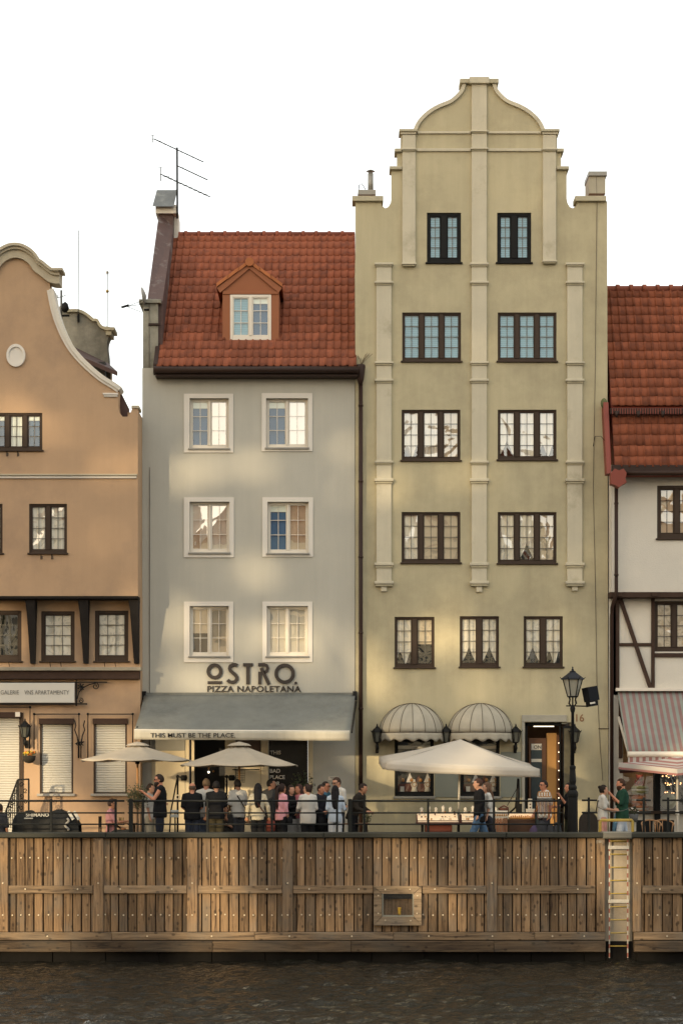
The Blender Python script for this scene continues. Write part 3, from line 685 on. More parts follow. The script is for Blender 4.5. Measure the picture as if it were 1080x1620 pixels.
# dormer
dorm = MB().plate(pxpoly([(352, 541), (441, 541), (441, 458), (446, 454), (394.5, 415), (343, 454), (352, 458)], DY), [pxrect(364, 466, 429, 538, DY)], DY, DY + .1).obj('dormer', terra, gh)
for a, b in ((dxa, dxa + .06), (dxb - .06, dxb)): MB().box(a, b, DY + .1, 3.0, WZ(541, DY), WZ(458, DY)).obj('dormer_cheek', terra, dorm)
w, _ = window(dorm, 364, 466, 429, 538, DY, 2, 2, 3, whitef, whitef, glassT, ['blue', 'navy'], rec=-.02, bw=4.2, post=5, sill=False)
pbox('pediment_rail', terra, dorm, 352.5, 460.5, 440.5, 465.5, DY, -.03, .0)
fresh = mat('fresh_tile', (.36, .125, .045), .8, .12, 5, .1, rnd=.15, local=True)
for sgn in (-1, 1):
    e = W(342.5 if sgn < 0 else 446.5, 455, DY); ap = W(394.5, 416, DY); dn = Vector((0, 0, -.155))
    MB().add([e + Vector((0, -.05, 0)), ap + Vector((0, -.05, 0)), ap + dn + Vector((0, -.05, 0)), e + dn * .9 + Vector((.10 * -sgn, -.05, 0)), e, ap, ap + dn, e + dn * .9 + Vector((.10 * -sgn, 0, 0))],
             [(0, 1, 2, 3), (0, 4, 5, 1), (1, 5, 6, 2), (2, 6, 7, 3), (3, 7, 4, 0)]).obj('bargeboard', terra, dorm)
    MB().add([(q.x, y, q.z + t) for y in (DY - .05, 3.6) for q, t in ((e, -.02), (ap, -.02), (ap, .05), (e, .05))], [(0, 1, 2, 3), (7, 6, 5, 4), (0, 4, 5, 1), (3, 2, 6, 7), (0, 3, 7, 4)]).obj('dormer_roof', terra, dorm)
    for i in range(3):
        a, b = e.lerp(ap, i / 3), e.lerp(ap, (i + 1.06) / 3)
        MB().add([(q.x, y, q.z + t + .012 * (2 - i)) for y in (DY - .09, DY + .25) for q, t in ((a, -.02), (b, -.02), (b, .075), (a, .075))], [(0, 1, 2, 3), (7, 6, 5, 4), (0, 4, 5, 1), (3, 2, 6, 7), (0, 3, 7, 4), (1, 5, 6, 2)]).obj('barge_tile', fresh, dorm)
        for k in range(4):
            MB().add([(q.x, y, q.z + .06 + h) for y, h in ((DY + .24 + k * .7, .05), (DY + 1.0 + k * .7, .02)) for q in (a, b)], [(0, 1, 3, 2)]).obj('dormer_tile', tilem, dorm)
MB().tube([W(394.5, 413.5, DY - .13), W(394.5, 413.5, DY) + Vector((0, 3.2, 0))], .115, 12).obj('dormer_ridge', fresh, dorm)
# big letters over the awning
lt = mat('letter_brown', (.035, .027, .022), .5, .05, 3, 0)
k0 = PXM(0)
def ring(cx, cy, r, w): 
    n = 32; a = [(cx + r * cos(2 * pi * i / n), cy + r * sin(2 * pi * i / n)) for i in range(n)]; b = [(cx + (r - w) * cos(2 * pi * i / n), cy + (r - w) * sin(2 * pi * i / n)) for i in range(n)]
    return MB().plate(pxpoly(a, 0), [pxpoly(b, 0)], -.05, -.002)
sg = thing('restaurant_sign', 'large dark letters spelling OSTRO. above PIZZA NAPOLETANA on the grey wall', 'sign', W(400, 1095, 0))
def sgp(o): o.parent = sg; o.matrix_parent_inverse = Matrix.Translation(-W(400, 1095, 0)); o.name = 'letter'; return o
sgp(ring(339.5, 1062.5, 12.7, 5.6).obj('letter', lt)); sgp(pbox('letter', lt, None, 328.5, 1078, 351, 1082.3, 0, -.05, -.002, .002))
S = [(375.5, 1053.5), (372.5, 1052), (368.5, 1052), (364.5, 1054), (363.2, 1057.5), (364.5, 1061.5), (368.5, 1065), (372, 1068), (374.5, 1071.5), (374.5, 1075.5), (371.5, 1079), (367, 1080), (363, 1079), (360, 1076)]
sgp(MB().strip(pxpoly(S, 0), 5.6 * k0, -.05, -.002).obj('letter', lt))
T = MB(); T.box(WX(384.5, 0), WX(400, 0), -.05, -.002, WZ(1054.5, 0), WZ(1049.5, 0)); T.box(WX(389.4, 0), WX(395.2, 0), -.05, -.002, WZ(1083, 0), WZ(1054.5, 0)); sgp(T.obj('letter', lt))
R_ = MB(); R_.box(WX(408.5, 0), WX(413.4, 0), -.05, -.002, WZ(1083, 0), WZ(1063, 0))
R_.strip(pxpoly([(408.5, 1051.8), (418, 1051.8), (422, 1053.5), (423.6, 1057.5), (422, 1062), (418, 1064.5)], 0), 5 * k0, -.05, -.003)
R_.strip(pxpoly([(413, 1057), (425.5, 1083)], 0), 5.4 * k0, -.05, -.004); sgp(R_.obj('letter', lt))
sgp(ring(450.3, 1066.2, 16.2, 5.6).obj('letter', lt)); sgp(ring(468, 1081, 2.2, 2.1).obj('letter', lt))
me = text_mesh('PIZZA NAPOLETANA', lt, 148 * k0, 9.6 * k0, .012, ext=.02, spacing=1.05); o = ob('letter', me, None, loc=W(328, 1095, -.01)); sgp(o)
# ---------------------------------------------------------------- peach house on the left
ph = thing('peach_house', 'peach plaster house with curved white edged gable and black timber brackets', 'house', (-8.4, -1, 0))
PY, PL = -1.1, -.55
half = [(79, 459), (85.5, 491), (95.5, 520), (109, 546.7), (124.4, 566.7), (142, 584), (160, 599), (178, 610), (188, 617)]
half = smooth(half)
topc = [(25.5, 404), (33, 405.5), (41, 410), (48, 417), (53.5, 424), (60, 428), (66, 434), (72, 440), (79, 443)]
topc = smooth(topc, 3)
right = topc + half + [(187, 640), (188.5, 652), (194, 659), (201, 659), (206, 654), (209, 646), (218, 646), (218, 943)]
left = [(51 - a, b) for a, b in reversed(right)]
upper = left[:-1] + right
wins = [(-16, 653, 67, 712)]; w2 = [(-54, 797, 4, 875), (46, 797, 106, 875)]
holes = []
for r in wins: w, h = window(ph, *r, PY, 3, 2, 3, brown, muntm, glassT, ['navy', 'curtain', 'navy'], bw=3.2, post=7); holes.append(h)
for r in w2: w, h = window(ph, *r, PY, 2, 2, 4, brown, muntm, glassY, ['curtain'], bw=3.2, post=7); holes.append(h)
MB().plate(pxpoly(upper, PY), holes, PY, PY + .35).obj('wall', peach, ph)
xr = WX(218, PY)
MB().box(xr - .3, xr, PY + .35, 9, WZ(942, PY), WZ(648, PY)).obj('side_wall', peach, ph)
for sgn in (0, 1):
    f = (lambda a: a) if not sgn else (lambda a: 51 - a)
    MB().strip(pxpoly([(f(a), b) for a, b in half], PY), (-.075, .02) if not sgn else (-.02, .075), PY - .05, PY).obj('gable_band', greytrim, ph)
    MB().strip(pxpoly([(f(a + 2.6), b - 1.2) for a, b in half], PY), (-.05, .055) if not sgn else (-.055, .05), PY - .09, PY + .55).obj('gable_coping', whitep, ph)
    pp = [f(84), f(101)]; pp.sort()
    pbox('hood_end', peachtrim, ph, pp[0], 427.5, pp[1], 431.5, PY, -.27, .3)
    pp = [f(163), f(187)]; pp.sort()
    pbox('moulding', greytrim, ph, pp[0], 622, pp[1], 625, PY, -.06, .0); pbox('moulding', greytrim, ph, pp[0] + 1.5, 625.2, pp[1] - 1, 628, PY, -.04, .0)
    pp = [f(203), f(220)]; pp.sort()
    pbox('shoulder_cap', peachtrim, ph, pp[0] + 5, 641.5, pp[1], 646, PY, -.03, .6)
path = [(25.5, 391), (36, 392.5), (47, 398), (56, 406), (62, 415), (68, 419), (74, 424), (84, 431), (95, 432)]
path = smooth([(51 - a, b) for a, b in reversed(path[1:])] + path, 4)
for j, (wd, pr, off) in enumerate((((-.17, .10), .10, 9), ((-.03, .09), .17, 4), ((-.01, .06), .24, 0))):
    MB().strip(pxpoly([(a, b + off * .8) for a, b in path], PY), wd, PY - pr, PY + .4 + .01 * j).obj('gable_hood', peachtrim, ph)
c = W(25.5, 562.5, PY); k = PXM(PY); n = 28
oa = [(c.x + 15 * k * cos(2 * pi * i / n), c.z + 18 * k * sin(2 * pi * i / n)) for i in range(n)]; ob_ = [(c.x + 11.5 * k * cos(2 * pi * i / n), c.z + 13.5 * k * sin(2 * pi * i / n)) for i in range(n)]
md = MB().plate(oa, [ob_], PY - .06, PY).obj('oval_medallion', greytrim, ph); MB().plate(ob_, [], PY - .025, PY - .001).obj('medallion_field', greytrim, md)
pbox('string_course', peachtrim, ph, -166, 750.5, 217, 753, PY, -.09, 0); pbox('string_course', greytrim, ph, -166, 753.2, 216, 757, PY, -.05, 0)
hk = mat('iron_hook', (.02, .015, .012), .6)
for a, b in ((11, 716), (28, 716), (65, 879), (82, 879)):
    p = W(a, b, PY); MB().tube([p + Vector((0, .0, .02)), p + Vector((0, -.06, -.1)), p + Vector((.04, -.09, -.1)), p + Vector((.04, -.09, -.02))], .012, 5).obj('flower_hook', hk, ph)
# jetty, brackets, lower wall
pbox('jetty_beam', blacktimber, ph, -167, 943, 218, 947, PY, .01, 1.0)
lowx = WX(222, PL)
zt, zb = WZ(938, PY), 0
lw = [(-20, 966, 34, 1046), (65, 967, 118, 1046), (150, 966, 203, 1046), (-105, 966, -51, 1046)]
holes = []
for i, r in enumerate(lw):
    w, h = window(ph, *r, PL, 1, 3, 4, brown, muntm, glassY, ['none' if i == 0 else 'curtain'], bw=5); holes.append(h)
sw = [(63, 1140, 116, 1256), (148, 1140, 201, 1256)]
holes += [pxrect(*r, PL) for r in sw]
xl = WX(-167, PL)
lo = [(xl, 0), (WX(-40, PL), 0), (WX(-40, PL), WZ(1128, PL)), (WX(34, PL), WZ(1128, PL)), (WX(34, PL), 0), (lowx, 0), (lowx, zt), (xl, zt)]
MB().plate(lo, holes, PL, PL + .35).obj('ground_floor_wall', peach, ph)
MB().box(lowx - .3, lowx, PL + .35, 8, 0, zt).obj('side_wall', peach, ph)
for a in (38, 122, 202, -46):
    t0 = W(a + 8, 948, PY); t1 = W(a + 13, 1050, PL - .05)
    b = MB(); wd = .22
    vs = [(t0.x - .13, PY + .12, t0.z), (t0.x + .13, PY + .12, t0.z), (t0.x + .13, PL, t0.z), (t0.x - .13, PL, t0.z),
          (t0.x - .09, PY + .18, t0.z - .35), (t0.x + .12, PY + .18, t0.z - .35), (t0.x + .12, PL, t0.z - .35), (t0.x - .09, PL, t0.z - .35),
          (t1.x - .045, PL - .10, t1.z), (t1.x + .085, PL - .10, t1.z), (t1.x + .085, PL, t1.z), (t1.x - .045, PL, t1.z)]
    fs = [(0, 3, 2, 1), (8, 9, 10, 11)]
    for i in (0, 4):
        for q in range(4): fs.append((i + q, i + (q + 1) % 4, i + 4 + (q + 1) % 4, i + 4 + q))
    fixnormals(b.add(vs, fs).obj('timber_bracket', blacktimber, ph))
pbox('ledge', mat('ledge_stone', (.28, .25, .19), .95, .3, 4, .5, 20), ph, -167, 1056.5, 224.5, 1062, PL, -.25, .0)
pbox('fascia_beam', timber, ph, -167, 1062.2, 222, 1075, PL, -.17, .0)
for a in (15, 80, 97, 166, 183): 
    p = W(a, 1055, PL - .12); MB().tube([p, p + Vector((-.02, 0, .12)), p + Vector((.03, -.02, .14))], .01, 5).obj('flower_hook', hk, ph)
# shuttered ground floor windows and door
slat = mat('shutter_slat', (.48, .455, .39), .5, .04, 3, .02, 40)
def shutter(px0, py0, px1, py1, parent, step=3.9):
    w = MB(); Y = PL
    x0, x1, z0, z1 = WX(px0, Y), WX(px1, Y), WZ(py1, Y), WZ(py0, Y)
    f = MB(); b = 3 * PXM(Y)
    f.box(x0, x0 + b, Y + .02, Y + .12, z0, z1); f.box(x1 - b, x1, Y + .02, Y + .12, z0, z1); f.box(x0 + b, x1 - b, Y + .02, Y + .12, z0, z0 + b * .6)
    fr = f.obj('shutter_frame', brown, parent)
    pbox('shutter_box', timber, fr, px0 - 1, py0 - 3, px1 + 1, py0 + 6, Y, -.07, .1)
    n = int((py1 - py0 - 6) / step); H = (z1 - 6 * PXM(Y) - z0 - b * .6) / n
    for i in range(n):
        z = z0 + b * .6 + i * H
        key = 'slat_%d' % int(px1 - px0)
        if key not in bpy.data.meshes:
            L = x1 - x0 - 2 * b
            MB().add([(0, .02, 0), (L, .02, 0), (L, 0, H * .25), (0, 0, H * .25), (L, 0, H * .75), (0, 0, H * .75), (L, .02, H), (0, .02, H)], [(0, 1, 2, 3), (3, 2, 4, 5), (5, 4, 6, 7)]).mesh(key, slat)
        ob('slat', bpy.data.meshes[key], fr, loc=(x0 + b, Y + .06, z))
    return fr
for r in sw:
    fr = shutter(*r, ph)
    pbox('sill', mat('sill_grey', (.33, .31, .27), .8), fr, r[0] - 4, r[3], r[2] + 3, r[3] + 4, PL, -.09, .05)
fr = shutter(-40, 1130, 33, 1343, ph)
pbox('alarm_box', whitef, fr, 25, 1127, 32.5, 1134.5, PL, -.1, -.071)
pbox('downpipe_strip', brown, ph, 34.3, 1128, 37, 1340, PL, -.03, .0)
# iron frames and hangers round the shuttered windows
ir = MB(); q = PL - .12
def P(a, b): return W(a, b, q)
def ironframe(x0, x1, y0, yl, yr):
    m = MB().tube([P(x0, yl), P(x0, y0), P(x1, y0), P(x1, yr)], .017, 6)
    for a, b in ((x0, y0), (x1, y0)): m.sphere(P(a, b), .035, n=8, m=6); m.tube([P(a, b), P(a, b) + Vector((0, .12, 0))], .012, 5)
    return m.obj('iron_frame', black, ph)
ironframe(54, 125, 1130, 1185, 1200); ironframe(139, 210, 1130, 1200, 1185); ironframe(-30, 47.5, 1119, 1160, 1185)
for (a, s) in ((119, 1), (133, -1)):
    m = MB().tube([P(a - 1 * s, 1140), P(a + 1 * s, 1148), P(a - 1 * s, 1155), P(a + 3 * s, 1165), P(a + 5 * s, 1180), P(a + 5 * s, 1200)], .016, 6)
    for i in range(8):
        t = 2 * pi * i / 8; m.tube([P(a + 4.5 * s, 1174 + (i % 3) * 3), P(a + 4.5 * s + 5 * cos(t), 1174 + (i % 3) * 3 + 4 * sin(t))], .012, 5)
    m.obj('iron_flower_holder', black, ph)
# hanging gallery sign
gs = thing('gallery_sign', 'white hanging board lettered GALERIE VNS APARTAMENTY in an iron frame', 'sign', W(60, 1114, PL))
SI = Matrix.Translation(-W(60, 1114, PL))
def under(o, p, base): o.parent = p; o.matrix_parent_inverse = Matrix.Translation(-base); return o
B0 = W(60, 1114, PL)
under(pbox('board', mat('sign_white', (.58, .55, .48), .6, .05, 2, .03), None, -60, 1081, 119, 1112.5, PL, -.14, -.1), gs, B0)
sgt = mat('sign_lettering', (.16, .15, .13), .6, 0, 1, 0)
under(lettering('GALERIE', None, 1, 1099, PL - .142, sgt, pw=29, ph=6.8, name='board_lettering'), gs, B0); under(lettering('VNS APARTAMENTY', None, 38.5, 1099, PL - .142, sgt, pw=71, ph=6.8, name='board_lettering'), gs, B0)
m = MB(); q = PL - .12
m.bar(P(-60, 1079.5), P(169.5, 1079.5), .03); m.bar(P(-60, 1114), P(138, 1114), .035); m.bar(P(120.7, 1076), P(120.7, 1117.5), .035)
under(m.obj('iron_bars', black), gs, B0)
def spiral(cx, cy, r, turns, s0, sg_, rr=.012):
    return [P(cx + r * (1 - t / 24 * .8) * cos(s0 + sg_ * t / 24 * turns * 2 * pi), cy + r * (1 - t / 24 * .8) * sin(s0 + sg_ * t / 24 * turns * 2 * pi)) for t in range(25)]
m = MB(); m.tube([P(122, 1106), P(125, 1095), P(132, 1088), P(142, 1083), P(152, 1080.8)] , .014, 6); m.tube(spiral(151, 1086, 5.5, 1.3, -1.2, 1), .013, 6); m.tube(spiral(128, 1109, 4.5, 1.3, -2, 1), .013, 6)
for i in range(7):
    t = 2 * pi * i / 7; m.tube([P(128.5, 1087), P(128.5 + 6 * cos(t), 1087 + 6 * sin(t))], .016, 5)
under(m.obj('scrollwork', black), gs, B0)
# flower basket
fb = thing('hanging_basket', 'round dark hanging basket with orange and yellow flowers by the shutters', 'flower basket', W(46, 1208, PL - .3))
B0 = W(46, 1208, PL - .3); kk = PXM(PL)
under(MB().lathe([(.02, 0), (.10, .02), (.16, .09), (.175, .19), (.16, .2)], B0, 14).obj('bowl', mat('coir', (.03, .025, .018), .95, .3, 20, .5, 60)), fb, B0)
for i in range(16):
    t = i * 2.4; c = B0 + Vector((.15 * cos(t) * (i / 16) ** .5, .13 * sin(t) * (i / 16) ** .5, .22 + .08 * random.random()))
    fm = MB()
    for j in range(5): fm.sphere(c + Vector((.022 * cos(j * 1.257), -.01, .022 * sin(j * 1.257))), .018, .01, .018, 6, 4)
    under(fm.obj('flower', mat('orange_petal', (.55, .16, .02), .7, .2, 40) if i % 3 else mat('yellow_petal', (.6, .40, .04), .7, .2, 40)), fb, B0)
lf = MB()
for i in range(70):
    t = random.random() * 6.28; r = .17 * sqrt(random.random()); c = B0 + Vector((r * cos(t), r * sin(t), .2 + random.random() * .09)); a = Vector((random.uniform(-1, 1), random.uniform(-1, 1), random.uniform(-.3, 1))).normalized() * .05; b_ = a.orthogonal().normalized() * .018
    lf.add([c, c + a * .5 + b_, c + a, c + a * .5 - b_], [(0, 1, 2, 3)])
under(lf.obj('leaves', mat('leaf_green', (.06, .09, .03), .7, .3, 10)), fb, B0)
under(MB().tube([B0 + Vector((0, .0, .2)), B0 + Vector((0, .05, .9)), B0 + Vector((0, .25, .95))], .012, 5).obj('chain', black), fb, B0)
# ornate stair rail
sr = thing('stair_railing', 'ornate black iron stair railing at the shuttered doorway', 'railing', (WX(28, -1.6), -1.6, 0)); B0 = Vector((WX(28, -1.6), -1.6, 0)); q = -1.6
m = MB(); m.bar(P(28, 1234), P(9, 1285), .04); m.bar(P(28, 1234), P(46, 1233), .04); m.bar(P(28.5, 1234), P(28.5, 1343), .045); m.bar(P(45.5, 1233), P(45.5, 1343), .04); m.bar(P(9, 1285), P(9, 1343), .045)
under(m.obj('handrail', black), sr, B0)
m = MB()
for i in range(6):
    m.tube(spiral(24 - 2.3 * i, 1254 + 7.4 * i, 4.6, 1.2, i, 1 if i % 2 else -1), .014, 5); m.tube([P(26 - 3 * i, 1240 + 8 * i), P(26 - 3 * i, 1310)], .012, 5)
for i in range(8): m.tube(spiral(34 + 6 * (i % 2), 1242 + 9 * i, 4, 1.2, i, 1 if i % 2 else -1), .012, 5)
under(m.obj('scrollwork', black), sr, B0)

# ---------------------------------------------------------------- half-timbered house on the right
th = thing('timbered_house', 'white half timbered house with steep red tiled roof', 'house', (8.5, 0, 0))
TU, TL = -.35, -.05
TXR = 1330
holes = []
for r in ((1039, 768, 1102, 852), (1150, 768, 1213, 852)):
    w, h = window(th, *r, TU, 2, 2, 4, brown, brown, glassY, ['warm'], bw=5, post=8); holes.append(h)
uw = pxpoly([(967, 942), (TXR, 942), (TXR, 735), (967, 735)], TU)
MB().plate(uw, holes, TU, TU + .3).obj('upper_wall', whitep, th)
holes = []
for r in ((1035, 951, 1098, 1031), (1150, 951, 1213, 1031)):
    w, h = window(th, *r, TL, 2, 2, 4, brown, brown, glassY, ['warm'], bw=4, post=7, sill=False); holes.append(h)
lwz = pxpoly([(969, 1100), (TXR, 1100), (TXR, 938), (969, 938)], TL)
MB().plate(lwz, holes, TL, TL + .3).obj('timbered_wall', whitep, th)
MB().box(WX(962.5, 0) + .006, WX(967, TU) + .25, TU + .3, 8, 0, WZ(735, TU)).obj('side_wall', whitep, th)
pbox('jetty_beam', timber, th, 964, 937, TXR, 945.5, TU, -.06, .3)
for a in (974, 1030, 1120): pbox('joist_end', timber, th, a, 938, a + 8, 944.5, TU, -.12, -.062)
for (a, b, c_, d_) in ((973.5, 946, 979, 1090), (1029.5, 946, 1035, 1090), (1099, 946, 1105, 1090)): pbox('post', timber, th, a, b, c_, d_, TL, -.05, .0)
pbox('rail', timber, th, 979.2, 1017.5, 1029.3, 1022.5, TL, -.045, .0); pbox('rail', timber, th, 1035.2, 1033.5, 1098.8, 1040, TL, -.05, .0)
MB().bar(W(981, 948, TL - .03), W(1034, 1105, TL - .03), .1, .07).obj('brace', timber, th)
# roof: bell-cast skirt and steep main slope
sx0 = WX(967, -.2); tw = .203; tc = 28
S0 = (-.8, WZ(746, -.8)); S1 = (-.25, WZ(655, -.25)); S2 = (-.2, WZ(640, -.2)); S3 = (1.35, WZ(458, 1.35))
rf = MB().add([(sx0, S0[0], S0[1]), (sx0 + tw * tc, S0[0], S0[1]), (sx0 + tw * tc, S1[0], S1[1]), (sx0, S1[0], S1[1]), (sx0, S3[0], S3[1]), (sx0 + tw * tc, S3[0], S3[1]), (sx0, 4.5, S0[1]), (sx0 + tw * tc, 4.5, S0[1]),
               (sx0, S0[0] + .3, S0[1] - .1), (sx0 + tw * tc, S0[0] + .3, S0[1] - .1)], [(0, 1, 2, 3), (3, 2, 5, 4), (4, 5, 7, 6), (3, 4, 6), (0, 3, 6, 8), (0, 8, 9, 1)]).obj('roof', redsheet, th)
n1 = tiled(rf, sx0, 15, tw, S0[0], S0[1] + .1, S1[0], S1[1], 5, lambda x, y, z: False, 300, 0)
tiled(rf, sx0, 15, tw, S2[0], S2[1] - .05, S3[0], S3[1], 13, lambda x, y, z: False, 300, n1)
for i in range(14):
    xa = sx0 + i * .36; MB().tube([(xa - .03, S3[0], S3[1] + .02), (xa + .06, S3[0], S3[1] + .02), (xa + .065, S3[0], S3[1] + .01), (xa + .36, S3[0], S3[1] + .01)], [.12, .12, .095, .095], 12).obj('ridge_tile', ridgem, rf)
gq = MB().cbox(WX(965, -.45), WX(TXR, -.45), -.5, -.36, WZ(655, -.45), WZ(646, -.45)).obj('snow_guard', darkbrown, rf)
for i in range(40): unitbox('guard_bar', redsheet, gq, WX(968 + i * 4, -.52), WX(969.4 + i * 4, -.52), -.52, -.502, WZ(655, -.52), WZ(646, -.52))
for a in (975, 1009, 1048): MB().loft([(W(a, 650, -.55), .06, .06), (W(a, 660, -.55), .03, .04)], 8).obj('gutter_bracket', darkbrown, gq)
pbox('verge_board', redsheet, rf, 956, 640, 961, 748, -.6, -.15, .6)
bpy.data.objects.remove(rf.children[-1])
vb = [W(954, 636, -.3), W(962, 636, -.3), W(966.5, 749, -.85), W(959.5, 749, -.85)]
MB().add([*vb, *[p + Vector((0, .4, 0)) for p in vb]], [(0, 3, 2, 1), (4, 5, 6, 7), (0, 1, 5, 4), (1, 2, 6, 5), (2, 3, 7, 6), (3, 0, 4, 7)]).obj('verge_board', redsheet, rf)
MB().sphere(W(955, 638, -.2), .09, .1, .14, 10, 8).obj('verge_moss', mat('moss', (.10, .11, .05), .95, .3, 20, .5), rf)
pbox('eave_flashing', darkbrown, rf, 967, 736, TXR, 745, -.8, -.06, .02); 
gt = MB().tube([W(968, 748, -.86), W(TXR, 748, -.86)], .07, 10).obj('gutter', darkbrown, th)
hp = MB()
hpt = [(966, 748), (972, 741), (979, 744), (986, 741), (991, 748), (989, 757), (991, 763), (985, 766), (979, 771), (972, 767), (966, 765)]
hp.plate(pxpoly(hpt, -1.0), [], -1.0, -.7); hp.obj('rain_hopper', redsheet, gt)
dp = MB().tube([W(974.5, 768, -.6), W(974.5, 935, -.5), W(973, 945, -.5), W(968, 960, -.3), W(967.2, 975, -.2), (WX(967.5, -.2), -.2, .2)], .05, 10).obj('downpipe', darkbrown, th)
for py in (795, 908): MB().tube([W(974.5, py, -.57), W(974.5, py + 3, -.57)], .06, 10).obj('pipe_clip', darkbrown, dp)
MB().tube([W(938, 706, -.02), W(941, 690, -.05), W(950, 690, -.3), W(961, 702, -.6)], .008, 5).obj('cable', black, th)
# sweet shop front
pbox('stall_riser', whitep, th, 975, 1283, TXR, 1343, TL, .0, .3)
pbox('shop_pillar', whitep, th, 969, 1100, 985, 1343, TL, -.02, .3)
pbox('corner_post', timber, th, 978, 1100, 984, 1200, TL, -.06, -.021)
pbox('shop_back', mat('ply_panel', (.34, .19, .08), .6, .15, 2, .05, 20), th, 985, 1100, 1034, 1283, .5, 0, .05)
pbox('shop_back', roomdark, th, 1036, 1100, TXR, 1283, .9, 0, .05)
sw_ = pbox('shop_post', black, th, 1034.5, 1195, 1043.5, 1343, TL, -.1, .2)
pbox('shop_sill', brown, th, 985.2, 1283.2, TXR, 1288, TL, -.14, -.003)
pbox('shop_glazing', glassS, th, 985.5, 1110, 1034, 1283, TL, .05, .058, .001); pbox('shop_glazing', glassS, th, 1044, 1110, TXR, 1283, TL, .05, .058, .001)
# ---------------------------------------------------------------- old gable behind, aerials, dishes
bh = thing('old_gable_house', 'weathered grey gable and dark roof behind the peach house', 'house', W(140, 700, 5))
BY = 5.0
g = [(60, 700), (88, 500), (105, 494), (122, 493), (132, 496), (142, 503), (148, 508), (153, 508), (157, 515), (163, 520), (172, 521), (178, 524), (172, 533), (169, 545), (171, 565), (172, 600), (180, 700)]
g = smooth(g, 3); MB().plate(pxpoly(g, BY), [], BY, BY + .5).obj('gable_wall', oldwall, bh)
MB().strip(pxpoly(g[6:34], BY), (-.02, .06), BY - .1, BY + .55).obj('coping', cop, bh)
pbox('cornice', cop, bh, 166, 519, 182, 524, BY, -.15, .6); pbox('cornice', cop, bh, 168, 524.4, 177, 531, BY, -.1, .55)
pr = [W(110, 545, 4.6), W(120, 560, 3.2), W(186, 588, 3.2), W(172, 575, 4.8)]
MB().add([*pr, *[p + Vector((0, 0, -.12)) for p in pr]], [(0, 1, 2, 3), (4, 7, 6, 5), (1, 5, 6, 2), (2, 6, 7, 3), (0, 4, 5, 1)]).obj('lean_to_roof', lead, bh)
MB().box(WX(118, 3.5), WX(166, 3.5), 3.5, 4.8, WZ(680, 3.5), WZ(572, 3.5)).obj('lean_to_wall', mat('dark_boards', (.045, .045, .042), .8, .2, 3), bh)
pbox('lean_to_window', roomdark, bh, 168, 588, 175, 610, 3.6, 0, .1); pbox('lean_to_frame', whitef, bh, 175.2, 585, 177, 612, 3.6, 0, .1)
MB().add([W(165, 610, 3), W(182, 612, 3), W(190, 640, 3), W(165, 640, 3)], [(0, 1, 2, 3)]).obj('lean_to_cheek', lead, bh)
MB().plate(pxpoly([(186, 616), (190, 618), (204, 646), (204, 670), (186, 670)], PY + .6), [], PY + .6, PY + .7).obj('gutter_trough', lead, bh)
steel = mat('galvanised', (.12, .12, .11), .5, .1, 4, 0, metal=.6)
def pole(name, label, pts, r, extra=None, m=None, cat='mast'):
    t = thing(name, label, cat, pts[0]); MB().tube(pts, r, 6).obj('mast', m or steel, t)
    if extra: extra(t)
    return t
pole('radio_mast', 'tall thin grey mast rising from the old gable', [W(123.5, 512, 4.9), W(124.5, 364, 4.9)], .012, lambda t: pbox('bracket', black, t, 122.5, 496, 125, 508, 4.9, -.05, .1))
def ball(t):
    MB().sphere(W(169.8, 460.5, 5.2), .05, n=12, m=8).obj('ball', mat('gilt', (.35, .25, .1), .4, .1, 4, 0, metal=.6), t)
    m = MB(); c = W(169.8, 431, 5.2)
    for i in range(6): a = i * pi / 6; m.tube([c + Vector((.06 * cos(a), 0, .06 * sin(a))), c - Vector((.06 * cos(a), 0, .06 * sin(a)))], .006, 5)
    m.obj('star', MATS['gilt'], t)
pole('finial_rod', 'slim rod with ball and star finial on the old gable', [W(169.5, 522, 5.2), W(169.8, 428, 5.2)], .014, ball, cat='finial')
def yag(t):
    MB().tube([W(90, 471, 4.5), W(104, 467, 4.5)], .012, 5).tube([W(91, 466, 4.5), W(91, 471, 4.5)], .01, 5).obj('aerial_arm', steel, t)
    m = MB().lathe([(.05, 0), (.12, .1), (.08, .25), (.02, .3)], W(103, 494, 4.5), 10).tube([W(97, 499, 4.5), W(110, 499, 4.5)], .03, 6); m.obj('mount', black, t)
pole('aerial_post', 'short post with small aerial beside the curved gable', [W(97, 505, 4.5), W(97, 459, 4.5)], .035, yag, cat='aerial')
# television aerial on the chimney
ta = thing('television_aerial', 'television aerial with three slanting booms above the red roof chimney', 'aerial', W(280, 340, 4.2)); AY = 4.2
MB().tube([W(280.5, 345, AY), W(280, 233, AY)], .03, 6).obj('mast', black, ta)
for (a, b, c, d, n, L) in ((243, 219, 322, 256, 9, 9), (281, 262, 328, 284, 8, 8), (254, 275, 332, 311, 10, 14)):
    A, Bq = W(a, b, AY - .2), W(c, d, AY + .6); MB().tube([A, Bq], .017, 5).obj('boom', black, ta)
    m = MB()
    for i in range(n):
        p = A.lerp(Bq, (i + .5) / n); dv = Vector((.5, .8, .12)).normalized() * L * PXM(AY) * (.9 if i else 1.3); m.tube([p - dv, p + dv], .006, 4)
    m.obj('aerial_elements', steel, ta)
m = MB()
for (a, b, h) in ((241, 219, 6), (254, 275, 11)): m.tube([W(a, b - h, AY), W(a, b + h, AY)], .014, 5); m.tube([W(a - 4, b - h, AY), W(a + 4, b - h + 1, AY)], .008, 4)
m.obj('reflector', steel, ta)
MB().tube([W(244, 222, AY), W(262, 270, AY), W(278, 300, AY)], .006, 4).obj('cable', black, ta)
sd = thing('satellite_dish', 'edge-on satellite dish with wire arms on the white pier', 'satellite dish', W(227, 478, .3))
